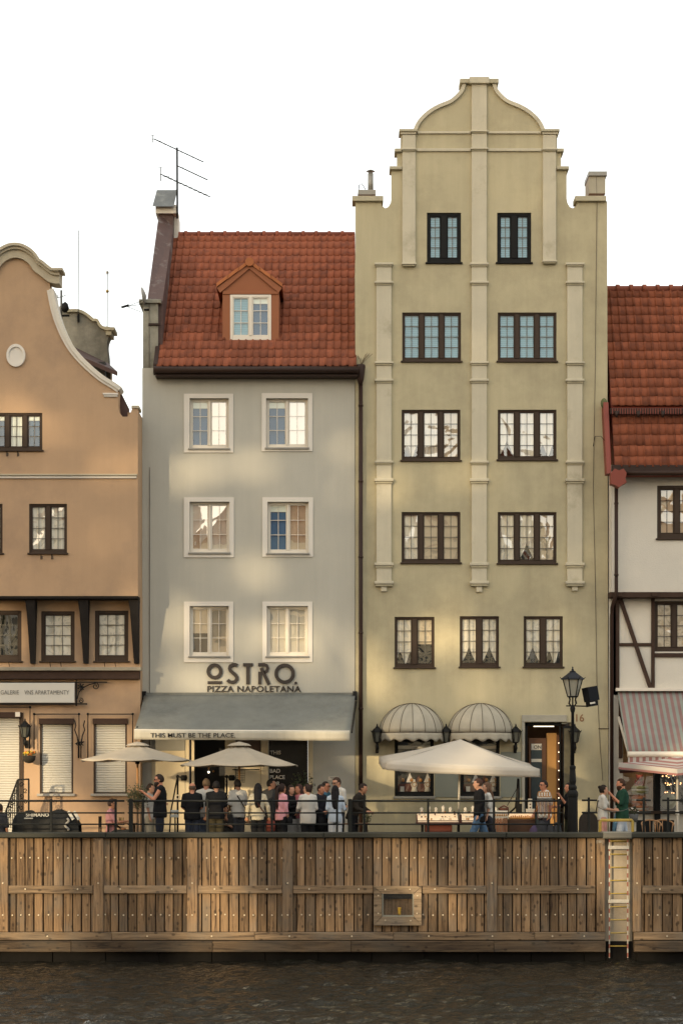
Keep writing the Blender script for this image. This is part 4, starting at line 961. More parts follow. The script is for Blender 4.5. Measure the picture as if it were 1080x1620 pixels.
dc = W(228, 468, .2); m = MB(); n = 18; vs = [dc + Vector((.06, 0, 0))]
R = Matrix.Rotation(radians(-8), 3, 'Y')
for j in (1, 2, 3):
    for i in range(n): a = 2 * pi * i / n; r = j / 3; vs.append(dc + R @ Vector((-.07 * r * r + .05, .24 * r * cos(a), .24 * r * sin(a))))
fs = [(0, 1 + i, 1 + (i + 1) % n) for i in range(n)] + [(1 + j * n + i, 1 + (j + 1) * n + i, 1 + (j + 1) * n + (i + 1) % n, 1 + j * n + (i + 1) % n) for j in range(2) for i in range(n)]
o = m.add(vs, fs, True).obj('dish', zinc, sd); md = o.modifiers.new('s', 'SOLIDIFY'); md.thickness = .03
m = MB(); tip = W(192, 486, -.1)
for p in (W(225, 475, .0), W(225, 481, .3), W(225, 494, .1)): m.tube([p, tip + Vector((.15, 0, .02))], .008, 5)
m.tube([tip, tip + Vector((.2, 0, .06))], .03, 6); m.obj('receiver_arm', black, sd)
MB().tube([W(228, 490, .3), W(236, 490, .3)], .03, 6).obj('mount', black, sd)
tag(MB().tube([W(283 + i * 13.8, 331 - 1.5 * sin(i * .6) + 2.5 * sin(pi * i / 20) , 4.0) for i in range(21)], .004, 4).obj('roof_wire', steel), 'thin wire strung above the red ridge between chimney and gable', 'wire')

# ---------------------------------------------------------------- awnings
canvasG = mat('grey_canvas', (.175, .18, .16), .85, .12, 1.6, .12, 25, streak=.2, transl=.08, tint=(.13, .13, .115), tamt=.35)
canvasV = mat('pale_valance', (.46, .43, .35), .85, .1, 2.5, .1, 25, streak=.22, transl=.15)
aw = thing('awning', 'wide sloping grey canvas awning with lettered valance over the restaurant', 'awning', W(395, 1095, 0))
AF = -2.35
a0, a1 = W(229, 1096, -.02), W(562, 1096, -.02); b0, b1 = W(212, 1155, AF), W(553, 1157, AF)
n, m_ = 30, 8; vs = []
for j in range(m_ + 1):
    v = j / m_
    for i in range(n + 1):
        u = i / n; p = a0.lerp(a1, u).lerp(b0.lerp(b1, u), v); p.z -= .07 * sin(pi * v) + .012 * sin(u * 40 + v * 3) * v * (1 - v) * 4; 
        if j == m_ - 1: p.z -= .03
        vs.append(p)
fsg = lambda n, m: [(j * (n + 1) + i, (j + 1) * (n + 1) + i, (j + 1) * (n + 1) + i + 1, j * (n + 1) + i + 1) for j in range(m) for i in range(n)]
o = MB().add(vs, fsg(n, m_), True).obj('canvas', canvasG, aw); o.modifiers.new('s', 'SOLIDIFY').thickness = .006
vs = []
for j in range(4):
    for i in range(n + 1):
        u = i / n; p = b0.lerp(b1, u) + Vector((0, -.03 + .012 * sin(u * 47) * j / 3, -.005 - j * .232 / 3 - (.008 * abs(sin(u * 60)) if j == 3 else 0))); vs.append(p)
o = MB().add(vs, fsg(n, 3), True).obj('valance', canvasV, aw); o.modifiers.new('s', 'SOLIDIFY').thickness = .005
MB().tube([b0 + Vector((0, .02, -.02)), b1 + Vector((0, .02, -.02))], .035, 8).obj('front_bar', whitef, aw)
MB().box(a0.x, a1.x, -.13, -.055, a0.z - .1, a0.z - .01).obj('cassette', canvasG, aw)
for p, q in ((a0, b0), (a1, b1)):
    MB().bar(p + Vector((.02, 0, -.25)), q + Vector((.05, .05, -.03)), .04).obj('folding_arm', black, aw)
    MB().box(p.x - .07, p.x + .04, -.18, -.0, p.z - .2, p.z + .03).obj('end_cap', black, aw)
vtx = text_mesh('THIS MUST BE THE PLACE.', mat('valance_ink', (.02, .018, .016), .8, 0, 1, 0), 134 * PXM(AF), 7.2 * PXM(AF), .006, .004)
ob('valance_lettering', vtx, aw, loc=W(238, 1167.2, AF - .062))
bul = mat('string_bulb', (1, .5, .2), .5, 0, 1, 0, emit=2.5)
sl_ = thing('string_lights', 'row of small warm bulbs glowing under the grey awning', 'string lights', W(440, 1160, AF + .25))
MB().tube([W(370 + i * 24, 1159, AF + .3) for i in range(7)], .006, 4).obj('cable', black, sl_)
for a in (387, 415, 445, 475): MB().sphere(W(a, 1160.5, AF + .25), .03, n=8, m=6).obj('bulb', bul, sl_)

domec = mat('dome_canvas', (.46, .42, .33), .8, .1, 3, .35, 8, streak=.2, transl=.2)
def dome(cx, label):
    d = thing('dome_awning', label, 'awning', W(cx, 1160, 0), group='dome awnings over the shop windows')
    R_, dep = 52 * PXM(-.4), .85; c = W(cx, 1160, -.0); ht = 47 * PXM(-.2); N = 8; K = 10
    edge = MB(); seg = []
    def pt(th, ph): # th 0..pi round, ph 0..pi/2 up
        return Vector((c.x - R_ * cos(th) * cos(ph), c.y - dep * sin(th) * cos(ph), c.z + ht * sin(ph)))
    vs = []; M_ = 32
    for j in range(K + 1):
        for i in range(M_ + 1): 
            th = pi * i / M_; s = 1 - .018 * abs(sin(th * N)) ; p = pt(th, pi / 2 * j / K); vs.append(c + (p - c) * s if j < K else p)
    o = MB().add(vs, [(j * (M_ + 1) + i, j * (M_ + 1) + i + 1, (j + 1) * (M_ + 1) + i + 1, (j + 1) * (M_ + 1) + i) for j in range(K) for i in range(M_)], True).obj('canopy', domec, d)
    o.modifiers.new('s', 'SOLIDIFY').thickness = .004
    for i in range(N + 1): MB().tube([pt(pi * i / N, pi / 2 * j / 12) + Vector((0, -.008, .003)) for j in range(13)], .0055, 5).obj('rib', brown, d)
    MB().tube([pt(pi * i / 24, 0) + Vector((0, -.004, 0)) for i in range(25)], .008, 5).obj('base_hoop', brown, d)
    vs = []
    for j in range(4):
        for i in range(65):
            th = pi * i / 64; p = pt(th, 0); hh = .20 + .035 * cos(th * 16); vs.append(p + Vector((0, 0, -.01 - hh * j / 3)) + (p - c) * (.012 * sin(th * 32) * j / 3))
    o = MB().add(vs, [(j * 65 + i, (j + 1) * 65 + i, (j + 1) * 65 + i + 1, j * 65 + i + 1) for j in range(3) for i in range(64)], True).obj('valance', domec, d); o.modifiers.new('s', 'SOLIDIFY').thickness = .004
    vs = [];
    MB().tube([pt(pi * i / 64, 0) + Vector((0, 0, -.215 - .035 * cos(pi * i / 64 * 16))) for i in range(65)], .006, 4).obj('trim', brown, d)
dome(651, 'cream half dome awning with scalloped edge left of the doorway, further from the door')
dome(759.5, 'cream half dome awning with scalloped edge nearer the shop doorway')
# wall lanterns
lgl = mat('lantern_glass', (.10, .10, .08), .2, .3, 6, 0, spec=.5)
def lantern_mesh(t, c, s=1.0, n=6):
    """a tapered street lantern hanging point at c (its foot)"""
    def V(z): return c + Vector((0, 0, z * s))
    MB().lathe([(.045 * s, 0), (.085 * s, .02 * s), (.09 * s, .03 * s)], c, n, False).obj('lantern_base', black, t)
    MB().lathe([(.075 * s, .03 * s), (.135 * s, .30 * s)], c, n, False).obj('lantern_glass', lgl, t)
    fr = MB()
    for i in range(n):
        a = 2 * pi * i / n; d = Vector((cos(a), sin(a), 0)); fr.bar(V(.03) + d * .085 * s, V(.30) + d * .145 * s, .016 * s)
    fr.obj('lantern_frame', black, t)
    MB().lathe([(.17 * s, .30 * s), (.165 * s, .325 * s), (.07 * s, .42 * s), (.05 * s, .43 * s), (.05 * s, .45 * s), (.02 * s, .47 * s), (.022 * s, .50 * s), (.005 * s, .54 * s)], c, n, False).obj('lantern_roof', black, t)
    sp = MB()
    for i in range(n): a = 2 * pi * i / n; d = Vector((cos(a), sin(a), 0)); sp.bar(V(.31) + d * .165 * s, V(.36) + d * .185 * s, .014 * s)
    sp.obj('lantern_spikes', black, t)
for cx, py, Yw, lab in ((596.5, 1176, 0, 'black wall lantern at the far left of the dome awnings'), (705.5, 1176, 0, 'black wall lantern between the two dome awnings'),
                    (815.5, 1176, 0, 'black wall lantern between dome awning and shop door'), (909, 1176, 0, 'black wall lantern partly hidden behind the street lamp'), (39.5, 1168, PL, 'black wall lantern beside the shuttered doorway of the peach house')):
    t = thing('wall_lantern', lab, 'lantern', W(cx, py, Yw - .25), group='black wall lanterns')
    c = W(cx, py, Yw - .25); lantern_mesh(t, c, .95)
    MB().tube([c + Vector((0, 0, .0)), c + Vector((0, 0, -.14)), c + Vector((0, .08, -.2)), c + Vector((0, .24, -.16))], [.03, .045, .03, .02], 8).obj('bracket', black, t)
    MB().box(c.x - .04, c.x + .04, Yw - .03, Yw - .002, c.z - .26, c.z - .05).obj('wall_plate', black, t)
# striped awning, upper and lower
def stripe_mat(name, a, b, per, off=0):
    m = bpy.data.materials.new(name); m.use_nodes = True; MATS[name] = m; n = m.node_tree.nodes; l = m.node_tree.links; bs = n['Principled BSDF']; bs.inputs['Roughness'].default_value = .85
    uv = n.new('ShaderNodeUVMap'); sx = n.new('ShaderNodeSeparateXYZ'); l.new(uv.outputs[0], sx.inputs[0])
    mm = n.new('ShaderNodeMath'); mm.operation = 'MULTIPLY_ADD'; l.new(sx.outputs[0], mm.inputs[0]); mm.inputs[1].default_value = 1 / per; mm.inputs[2].default_value = off
    fr = n.new('ShaderNodeMath'); fr.operation = 'FRACT'; l.new(mm.outputs[0], fr.inputs[0]); gt_ = n.new('ShaderNodeMath'); gt_.operation = 'GREATER_THAN'; gt_.inputs[1].default_value = .5; l.new(fr.outputs[0], gt_.inputs[0])
    mx = n.new('ShaderNodeMix'); mx.data_type = 'RGBA'; l.new(gt_.outputs[0], mx.inputs[0]); mx.inputs[6].default_value = (*a, 1); mx.inputs[7].default_value = (*b, 1)
    nz = n.new('ShaderNodeTexNoise'); nz.inputs['Scale'].default_value = 3; g = n.new('ShaderNodeNewGeometry'); l.new(g.outputs['Position'], nz.inputs[0])
    mr = n.new('ShaderNodeMapRange'); mr.inputs[3].default_value = .8; mr.inputs[4].default_value = 1.15; l.new(nz.outputs[0], mr.inputs[0])
    sc = n.new('ShaderNodeVectorMath'); sc.operation = 'SCALE'; l.new(mx.outputs[2], sc.inputs[0]); l.new(mr.outputs[0], sc.inputs['Scale']); l.new(sc.outputs[0], bs.inputs[0])
    return m
def uvgrid(o, us):
    uv = o.data.uv_layers.new(name='UVMap')
    for lp in o.data.loops: uv.data[lp.index].uv = us[lp.vertex_index]
sa = thing('striped_awning', 'red and pale green striped awning over the sweet shop', 'awning', W(1050, 1090, TL))
stm = stripe_mat('red_stripe_canvas', (.22, .235, .20), (.22, .125, .11), .163, .25)
a0, b0 = W(976, 1092, TL - .05), W(985, 1190, -1.8); xe = 4.6
n = 40; vs = []; us = []
for j in range(7):
    v = j / 6
    for i in range(n + 1):
        u = i / n; p = Vector((a0.x, a0.y, a0.z)).lerp(Vector((a0.x + .02, b0.y, b0.z)), v); p.x += u * xe; p.z -= .03 * sin(pi * v); vs.append(p); us.append((u * xe, v))
o = MB().add(vs, fsg(n, 6), True).obj('canvas', stm, sa); uvgrid(o, us); o.modifiers.new('s', 'SOLIDIFY').thickness = .005
MB().box(a0.x - .05, a0.x + xe, TL - .2, TL - .003, a0.z - .03, a0.z + .05).obj('cassette', whitef, sa)
MB().tube([Vector((a0.x + .02, b0.y, b0.z - .06)), Vector((a0.x + xe, b0.y, b0.z - .06))], .075, 10).obj('front_roll', whitef, sa)
MB().bar(W(978, 1135, TL - .1), Vector((a0.x + .05, b0.y, b0.z - .05)), .05).obj('folding_arm', whitef, sa)
vs = []; us = []
for j in range(3):
    for i in range(n + 1): u = i / n; vs.append((a0.x + .03 + u * xe, b0.y - .02, b0.z - .12 - j * .08 - .02 * sin(u * 50) * (j == 2))); us.append((u * xe, j))
o = MB().add(vs, fsg(n, 2), True).obj('valance', stripe_mat('valance_stripe', (.44, .41, .36), (.28, .13, .11), .163, .25), sa); uvgrid(o, us)
lt2 = thing('striped_parasol', 'low red and white striped parasol on a pale pole by the sweet shop', 'parasol', (WX(1071, -2.6), -2.6, 0))
sp = stripe_mat('parasol_stripe', (.38, .35, .31), (.25, .11, .095), .5, .1)
c = W(1071, 1197, -2.6); rim = []; N = 8
hb = [W(978, 1207, -3.0), W(1071, 1217, -3.9), W(1164, 1207, -3.0), W(1180, 1215, -1.6), W(1071, 1208, -1.2), W(980, 1214, -1.5)]
vs = [c]; us = [(0, 0)]
for r in range(1, 9):
    for i in range(len(hb)): 
        p = c.lerp(hb[i], r / 8); p.z -= .04 * sin(pi * r / 8); vs.append(p); us.append((r / 8 * 2.0, 0))
nb = len(hb)
fs = [(0, 1 + i, 1 + (i + 1) % nb) for i in range(nb)] + [(1 + r * nb + i, 1 + (r + 1) * nb + i, 1 + (r + 1) * nb + (i + 1) % nb, 1 + r * nb + (i + 1) % nb) for r in range(7) for i in range(nb)]
vs2 = [p + Vector((0, 0, -.16)) for p in vs[-nb:]]; q0 = len(vs); fs += [(q0 - nb + i, q0 + i, q0 + (i + 1) % nb, q0 - nb + (i + 1) % nb) for i in range(nb)]; us += [(2.3, 0)] * nb
o = MB().add(vs + vs2, fs).obj('canopy', sp, lt2); uvgrid(o, us); o.modifiers.new('s', 'SOLIDIFY').thickness = .006
MB().tube([c + Vector((0, 0, -.05)), (c.x, c.y, .0)], .028, 10).obj('pole', whitef, lt2); MB().lathe([(.3, 0), (.3, .05), (.05, .09)], (c.x, c.y, 0), 16).obj('base', black, lt2)
MB().lathe([(.045, 0), (.05, .03), (.045, .12)], W(1071, 1290, -2.6), 10).obj('collar', whitef, lt2)

# ---------------------------------------------------------------- parasols on the terrace
beige = mat('beige_canvas', (.37, .32, .245), .85, .10, 2, .5, 6, transl=.10, streak=.1); lightwood = mat('pole_wood', (.36, .19, .08), .5, .15, 5, .05)
def parasol(cx, apy, rl, rr, rimpy, Y, label):
    c0 = W(cx, 1340, Y); t = thing('round_parasol', label, 'parasol', (c0.x, Y, 0), group='beige parasols on the terrace')
    k = PXM(Y); za, zr_ = WZ(apy, Y), WZ(rimpy, Y); R_ = (rr - rl) / 2 * k; xo = (rl + rr) / 2 * k + 0; cxw = WX((rl + rr) / 2, Y); N = 8
    vs = [Vector((c0.x, Y, za))]; K = 7; per = 6
    tot = N * per
    for r in range(1, K + 1):
        f_ = r / K
        for i in range(tot):
            a = 2 * pi * (i + per / 2) / tot; edge = abs(((i % per) - 0) / per - .5) * 2
            rad = R_ * (1 / max(.924, cos((((i % per) / per) - .5) * pi / 4))) * .924 * 1.04
            z = za + (zr_ - za) * f_ ** .92 - .035 * sin(pi * ((i % per) / per)) * f_
            vs.append(Vector((c0.x + (cxw - c0.x) * f_ + rad * f_ * cos(a), Y + rad * f_ * sin(a), z)))
    fs = [(0, 1 + i, 1 + (i + 1) % tot) for i in range(tot)] + [(1 + r * tot + i, 1 + (r + 1) * tot + i, 1 + (r + 1) * tot + (i + 1) % tot, 1 + r * tot + (i + 1) % tot) for r in range(K - 1) for i in range(tot)]
    o = MB().add(vs, fs, True).obj('canopy', beige, t); o.modifiers.new('s', 'SOLIDIFY').thickness = .006
    v2 = MB().lathe([(.30, -.07), (.22, -.02), (.02, .03)], (c0.x, Y, za + .02), 8, False); v2.obj('top_vent', beige, t)
    for i in range(N):
        a = 2 * pi * (i + .5) / N; e = Vector((cxw + R_ * .97 * cos(a), Y + R_ * .97 * sin(a), zr_ - .02)); MB().bar((c0.x, Y, za - .04), e, .018).obj('rib', lightwood, t)
        MB().bar((c0.x, Y, za - .45), Vector((c0.x, Y, za - .06)).lerp(e, .5), .014).obj('strut', lightwood, t)
    MB().tube([(c0.x, Y, .0), (c0.x, Y, za)], .026, 10).obj('pole', lightwood, t); MB().lathe([(.05, -.05), (.06, 0), (.05, .06)], (c0.x, Y, za - .45), 10).obj('hub', black, t)
    MB().lathe([(.28, 0), (.28, .06), (.06, .10), (.045, .35)], (c0.x, Y, 0), 16).obj('base', black, t)
parasol(217.5, 1177, 128, 305, 1203, -3.3, 'round beige parasol nearer the peach house beside the olive tree')
parasol(378.5, 1177, 284, 474, 1211, -3.6, 'round beige parasol on a wooden pole before the restaurant doorway')
wp = thing('white_parasol', 'large white square parasol with hanging valance over the jewellery stall', 'parasol', (WX(723.5, -3.0), -3.0, 0))
wc = mat('white_canvas', (.58, .525, .44), .8, .06, 2, .5, 5, transl=.25); Yp = -3.0
ap = W(728, 1170, Yp); cs = [W(611, 1206, -4.4), W(853, 1217, -4.25), W(836, 1208, -1.7), W(600, 1197, -1.9)]
n = 14
for q in range(4):
    A, B_ = cs[q], cs[(q + 1) % 4]; vs = []
    for j in range(9):
        for i in range(n + 1):
            u = i / n; v = j / 8; p = ap.lerp(A.lerp(B_, u), v); p.z -= .035 * sin(pi * u) * v + .03 * sin(pi * v) + .006 * sin(u * 23 + v * 7) * v; vs.append(p)
    o = MB().add(vs, fsg(n, 8), True).obj('canopy_panel', wc, wp); o.modifiers.new('s', 'SOLIDIFY').thickness = .006
    vs = []; out = (A + B_) / 2 - Vector((ap.x, ap.y, A.z)); out.z = 0; out.normalize()
    for j in range(4):
        for i in range(n + 1):
            u = i / n; p = A.lerp(B_, u); vs.append(p + out * (.012 + .012 * sin(u * 21 + q) * j / 3) + Vector((0, 0, -.035 * sin(pi * u) - (.19 + .012 * sin(u * 9 + q)) * j / 3)))
    o = MB().add(vs, fsg(n, 3), True).obj('valance', wc, wp); o.modifiers.new('s', 'SOLIDIFY').thickness = .005
MB().tube([(WX(723.5, Yp), Yp, 0), ap], .03, 10).obj('pole', mat('silver_pole', (.5, .47, .4), .4, .05, 2, 0, metal=.4), wp)
for q in range(4): MB().bar(ap + Vector((0, 0, -.05)), cs[q] + Vector((0, 0, -.03)), .02).obj('rib', black, wp)
MB().lathe([(.35, 0), (.35, .06), (.06, .1)], (WX(723.5, Yp), Yp, 0), 16).obj('base', black, wp)

# ---------------------------------------------------------------- quay wall
qw = thing('quay_wall', 'timber clad quay wall of upright planks above the dark water', 'quay wall', (0, QY, WATER))
plank = wood_mat('weathered_plank', (.30, .195, .105), (.19, .12, .064), (.045, .028, .017), 2, rnd=.38)
hbeam = wood_mat('weathered_beam', (.30, .21, .125), (.20, .138, .082), (.06, .04, .026), 0, rnd=.15)
wetb = wood_mat('wet_beam', (.15, .105, .062), (.075, .05, .029), (.015, .011, .008), 0, rnd=.2)
bolt = mat('bolt_head', (.62, .52, .36), .4, .05, 8, 0, metal=.2)
z_top, z_bot = WZ(1326, QY), WZ(1475, QY)
def qx(px): return WX(px, QY)
LAD = (957, 1001)
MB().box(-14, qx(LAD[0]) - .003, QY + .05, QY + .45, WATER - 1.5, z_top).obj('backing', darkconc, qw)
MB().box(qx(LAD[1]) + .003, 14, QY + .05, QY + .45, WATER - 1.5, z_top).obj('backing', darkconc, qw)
MB().cbox(qx(LAD[0]), qx(LAD[1]), QY + .10, QY + .45, WATER - 1.2, z_top + .03).obj('concrete_pier', concrete, qw)
MB().cbox(qx(LAD[0]) + .01, qx(LAD[1]) - .01, QY + .07, QY + .098, WATER - 1.0, WZ(1490, QY)).obj('pier_foot', darkconc, qw)
pitch = 14.8; L = z_top - z_bot; wpk = pitch * PXM(QY)
variants = [MB().cbox(.004, wpk - .022 + d, 0, .05, 0, L, .008).mesh('plank', plank) for d in (0, .003, -.004)]
bolts = MB()
def bolt_at(x, z, y, r=.021): bolts.lathe([(r, 0), (r, .01), (r * .6, .018)], (0, 0, 0), 8)
def addbolt(x, z, y, r=.02):
    n = 8; o = []
    for rr, dy in ((r, 0), (r, -.010), (r * .6, -.016)):
        o += [(x + rr * cos(2 * pi * i / n), y + dy, z + rr * sin(2 * pi * i / n)) for i in range(n)]
    bolts.add(o, [(j * n + i, j * n + (i + 1) % n, (j + 1) * n + (i + 1) % n, (j + 1) * n + i) for j in range(2) for i in range(n)] + [tuple(16 + i for i in range(n))])
px = -700.0; rp = random.Random(5)
while px < 1760:
    wd_ = rp.uniform(13.3, 16.2); a_ = px; px += wd_
    if abs(qx(a_)) > 10.5 or (a_ + wd_ > LAD[0] - .5 and a_ < LAD[1]): continue
    o = ob('plank', rp.choice(variants), qw, loc=(qx(a_), QY - rp.uniform(0, .012), z_bot + .004)); o.scale.x = wd_ / pitch
    jy = random.uniform(-1.2, 1.2)
    addbolt(qx(a_ + 7.2 + random.uniform(-.8, .8)), WZ(1357.5 + jy * .5, QY), QY - .012); 
    if not (588 < a_ < 655): addbolt(qx(a_ + 7.2 + random.uniform(-.8, .8)), WZ(1448 + jy * .5, QY), QY - .012)
posts = [156 + 152.8 * i for i in range(-5, 12)]
posts = [-449, -298, -147, 5.5, 156, 304.5, 455, 777.5, 949.5, 1006.5, 1162, 1316]
pl = PXM(QY)
for pxp in posts:
    w = 8 if abs(pxp) < 940 else 6.5
    MB().cbox(qx(pxp - w), qx(pxp + w), QY - .085, QY - .013, z_bot + .006, z_top - .002, .012).obj('post', plank, qw)
    addbolt(qx(pxp), WZ(1397.5, QY), QY - .086); addbolt(qx(pxp), WZ(1448, QY), QY - .086)
edges = sorted(posts)
for a, b in zip(edges[:-1], edges[1:]):
    if a > 945 and b < 1010: continue
    segs = [(a + 8.6, b - 8.6)]
    if a < 600 < b: segs = [(a + 8.6, 590), (667, b - 8.6)]
    for s0, s1 in segs:
        MB().cbox(qx(s0), qx(s1), QY - .07, QY - .014, WZ(1414, QY), WZ(1401.5, QY), .01).obj('rail', hbeam, qw)
        for t in (.2, .82): addbolt(qx(s0 + (s1 - s0) * t), WZ(1407, QY), QY - .071)
def runs(z0, z1, y0, y1, cuts, m, name):
    for a, b in zip(cuts[:-1], cuts[1:]):
        lo, hi = a, b
        if hi <= LAD[0] + 1 or lo >= LAD[1] - 1: pass
        MB().cbox(qx(lo) + .003, qx(hi) - .003, y0, y1, WZ(z1, QY), WZ(z0, QY), .012).obj(name, m, qw)
        if name == 'bottom_rail':
            for t in (.25, .7): addbolt(qx(lo + (hi - lo) * t), WZ((z0 + z1) / 2, QY), y0 - .001)
for cuts in ([-560, -160, 177, 403, 622, 845, LAD[0] - .6], [LAD[1] + .6, 1210, 1420, 1640]): runs(1475.2, 1487.5, QY - .09, QY + .04, cuts, hbeam, 'bottom_rail')
for cuts in ([-560, -230, 114, 337, 555, 780, LAD[0] - .6], [LAD[1] + .6, 1180, 1400, 1640]): runs(1488.6, 1506, QY - .17, QY + .04, cuts, wetb, 'fender_beam')
bolts.obj('bolt_heads', bolt, qw, kind='stuff')
for i in range(-8, 16):
    a, b = i * 84, i * 84 + 83
    if b > LAD[0] and a < LAD[1]: a, b = (a, LAD[0] - 1) if a < LAD[0] else (LAD[1] + 1, b)
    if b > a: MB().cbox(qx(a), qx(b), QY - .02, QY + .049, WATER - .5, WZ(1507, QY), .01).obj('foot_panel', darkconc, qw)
capm = mat('quay_cap_metal', (.035, .035, .027), .6, .25, 2, .1, 20, spec=.2)
for a, b in ((-560, -190), (-190, 168), (168, 512), (512, 800), (800, 1084), (1084, 1640)):
    MB().cbox(qx(a) + .002, qx(b) - .002, QY - .14, QY + .55, z_top + .002, WZ(1317.5, QY), .02).obj('cap_beam', capm, qw)
MB().cbox(qx(952), qx(998), QY - .16, QY + .3, z_top - .02, WZ(1317, QY) + .012, .03).obj('cap_block', mat('grey_stone_cap', (.16, .15, .12), .8, .2, 3), qw)
# cabinet niche in the planks
nf = thing('quay_niche', 'timber framed glazed niche in the quay wall with a yellow lamp inside', 'niche', W(628, 1465, QY - .1))
Yn = QY - .12; nbd = wood_mat('niche_board', (.36, .27, .17), (.25, .18, .11), (.08, .055, .035), 0, rnd=.15)
for pts in ([(591, 1402), (666, 1402), (653.5, 1414), (604, 1414)], [(591, 1464), (666, 1464), (653.5, 1450.5), (604, 1450.5)], [(591, 1402.6), (603.4, 1414.4), (603.4, 1450), (591, 1463.4)], [(666, 1402.6), (654, 1414.4), (654, 1450), (666, 1463.4)]):
    MB().plate(pxpoly(pts, QY), [], Yn, QY - .013).obj('frame_board', nbd, nf)
nb_ = MB(); kx = [qx(604), qx(654)]; kz = [WZ(1450.5, QY), WZ(1414, QY)]
MB().box(kx[0], kx[1], QY - .028, QY - .022, kz[0], kz[1]).obj('niche_back', plank, nf)
ins = mat('niche_pale_lining', (.30, .29, .23), .7, .1, 4)
MB().box(kx[0], kx[1], QY - .1, QY - .03, kz[0], kz[0] + .035).obj('niche_floor', ins, nf); MB().box(kx[0], kx[0] + .03, QY - .1, QY - .03, kz[0] + .036, kz[1]).obj('niche_side', ins, nf); MB().box(kx[1] - .03, kx[1], QY - .1, QY - .03, kz[0] + .036, kz[1]).obj('niche_side', ins, nf)
MB().box(kx[0] + .031, kx[1] - .031, QY - .1, QY - .03, kz[1] - .12, kz[1] - .002).obj('niche_hood', black, nf)
lc = Vector((qx(631.5), QY - .065, kz[0] + .036))
MB().lathe([(.034, 0), (.034, .08), (.03, .085), (.036, .10), (.042, .165), (.04, .18)], lc, 12).obj('yellow_lamp', mat('yellow_plastic', (.55, .32, .02), .4, .05, 4, 0), nf)
MB().box(kx[0], kx[1], Yn + .004, Yn + .008, kz[0], kz[1]).obj('niche_glass', glass_mat('niche_glass', .08, .1, 1), nf)
nbm = MB(); bolts2 = bolts; bolts = nbm
for a, b in ((609, 1407.5), (648, 1407), (598, 1417), (660, 1417.5), (598, 1445), (659, 1445), (609, 1456), (649, 1456.5)): addbolt(qx(a), WZ(b, QY), Yn - .001, .018)
nbm.obj('bolt_heads', bolt, nf, kind='stuff')
for a, b in ((607, 1375.5), (607, 1390)): pass
# ladder
ld = thing('quay_ladder', 'red and white striped ladder with yellow rungs down to the water', 'ladder', W(979, 1520, QY))
redp = mat('red_paint', (.25, .085, .06), .7, .3, 14); whp = mat('white_paint', (.41, .375, .31), .7, .25, 12); yelp = mat('yellow_paint', (.34, .24, .05), .6, .2, 10)
Yl = QY - .05
for pxl in (963.5, 992.5):
    y = 1326; i = 0
    while y < 1516:
        e = min(y + 7.0, 1516); MB().cbox(WX(pxl - .9, Yl), WX(pxl + .9, Yl), Yl - .02, Yl + .02, WZ(e, Yl), WZ(y, Yl), .004).obj('stile_band', redp if i % 2 == 0 else whp, ld); y = e; i += 1
for i in range(9): MB().tube([W(964.4, 1331 + 20.8 * i, Yl), W(991.6, 1331 + 20.8 * i, Yl)], .013, 8).obj('rung', yelp, ld)
for py in (1341, 1426): MB().cbox(WX(961.5, Yl), WX(994.5, Yl), Yl - .035, Yl - .021, WZ(py + 3, Yl), WZ(py - 2.5, Yl), .004).obj('bracket', whp, ld)
dm_ = lettering('[1501]', qw, 943.5, 1335, QY - .087, whp, pw=10, ph=5, name='depth_mark')
hb = thing('yellow_hoop', 'yellow tubular hoop barrier at the head of the ladder', 'barrier', W(975, 1345, QY + .62)); Yh = QY + .62
MB().tube([W(949, 1345, Yh), W(949, 1300, Yh), W(950.5, 1298, Yh), W(999, 1298, Yh), W(1000.5, 1300, Yh), W(1000.5, 1345, Yh)], .035, 8).obj('hoop', yelp, hb)
# ---------------------------------------------------------------- railings
RYY = QY + .38; kr = PXM(RYY); zf = WZ(1318, QY)
def railing(label, xs, x0, x1, thick=()):
    t = thing('railing', label, 'railing', (WX((x0 + x1) / 2, RYY), RYY, zf), group='black tube railings along the quay')
    for py in (1267.5, 1286.5, 1304.5): MB().tube([W(x0, py, RYY), W(x1, py, RYY)], .024 if py < 1270 else .018, 8).obj('rail', railm, t)
    for a in xs:
        wd = 3.2 if a in thick else 1.7
        MB().cbox(WX(a - wd, RYY), WX(a + wd, RYY), RYY - .035, RYY + .035, zf - .02, WZ(1264.5, RYY), .006).obj('post', railm, t)
railing('black quay railing in front of the peach house and covered bikes', [-160, -70, 81, 183], -160, 197)
railing('black quay railing in front of the crowd outside the restaurant', [207, 226, 328, 430, 533], 202, 545, (207,))
railing('black quay railing in front of the jewellery stall', [553.5, 576, 677, 781, 883], 550, 889, (553.5,))
for cx, x0, x1, lab in ((931, 920, 944, 'short railing post with two crossbars beside the street lamp'), (1018, 1006, 1029, 'short railing post with two crossbars nearest the yellow hoop, before the sweet shop'), (1056.5, 1047, 1140, 'railing post with two crossbars at the picture edge before the sweet shop')):
    t = thing('railing_post', lab, 'railing', (WX(cx, RYY), RYY, zf), group='railing posts by the ladder')
    MB().cbox(WX(cx - 1.6, RYY), WX(cx + 1.6, RYY), RYY - .03, RYY + .03, zf - .02, WZ(1262, RYY), .006).obj('post', railm, t)
    for py in (1266.5, 1286): MB().tube([W(x0, py, RYY), W(x1, py, RYY)], .022, 8).obj('rail', railm, t)
    if x1 > 1100: MB().cbox(WX(1128, RYY), WX(1131, RYY), RYY - .03, RYY + .03, zf - .02, WZ(1262, RYY), .006).obj('post', railm, t)
tag(MB().tube([W(945, 1277 , RYY), W(955, 1282, RYY), W(968, 1285, RYY), W(985, 1283, RYY), W(1006, 1275, RYY)], .008, 5).obj('chain', steel), 'thin chain hung across the ladder gap at the railing', 'chain')
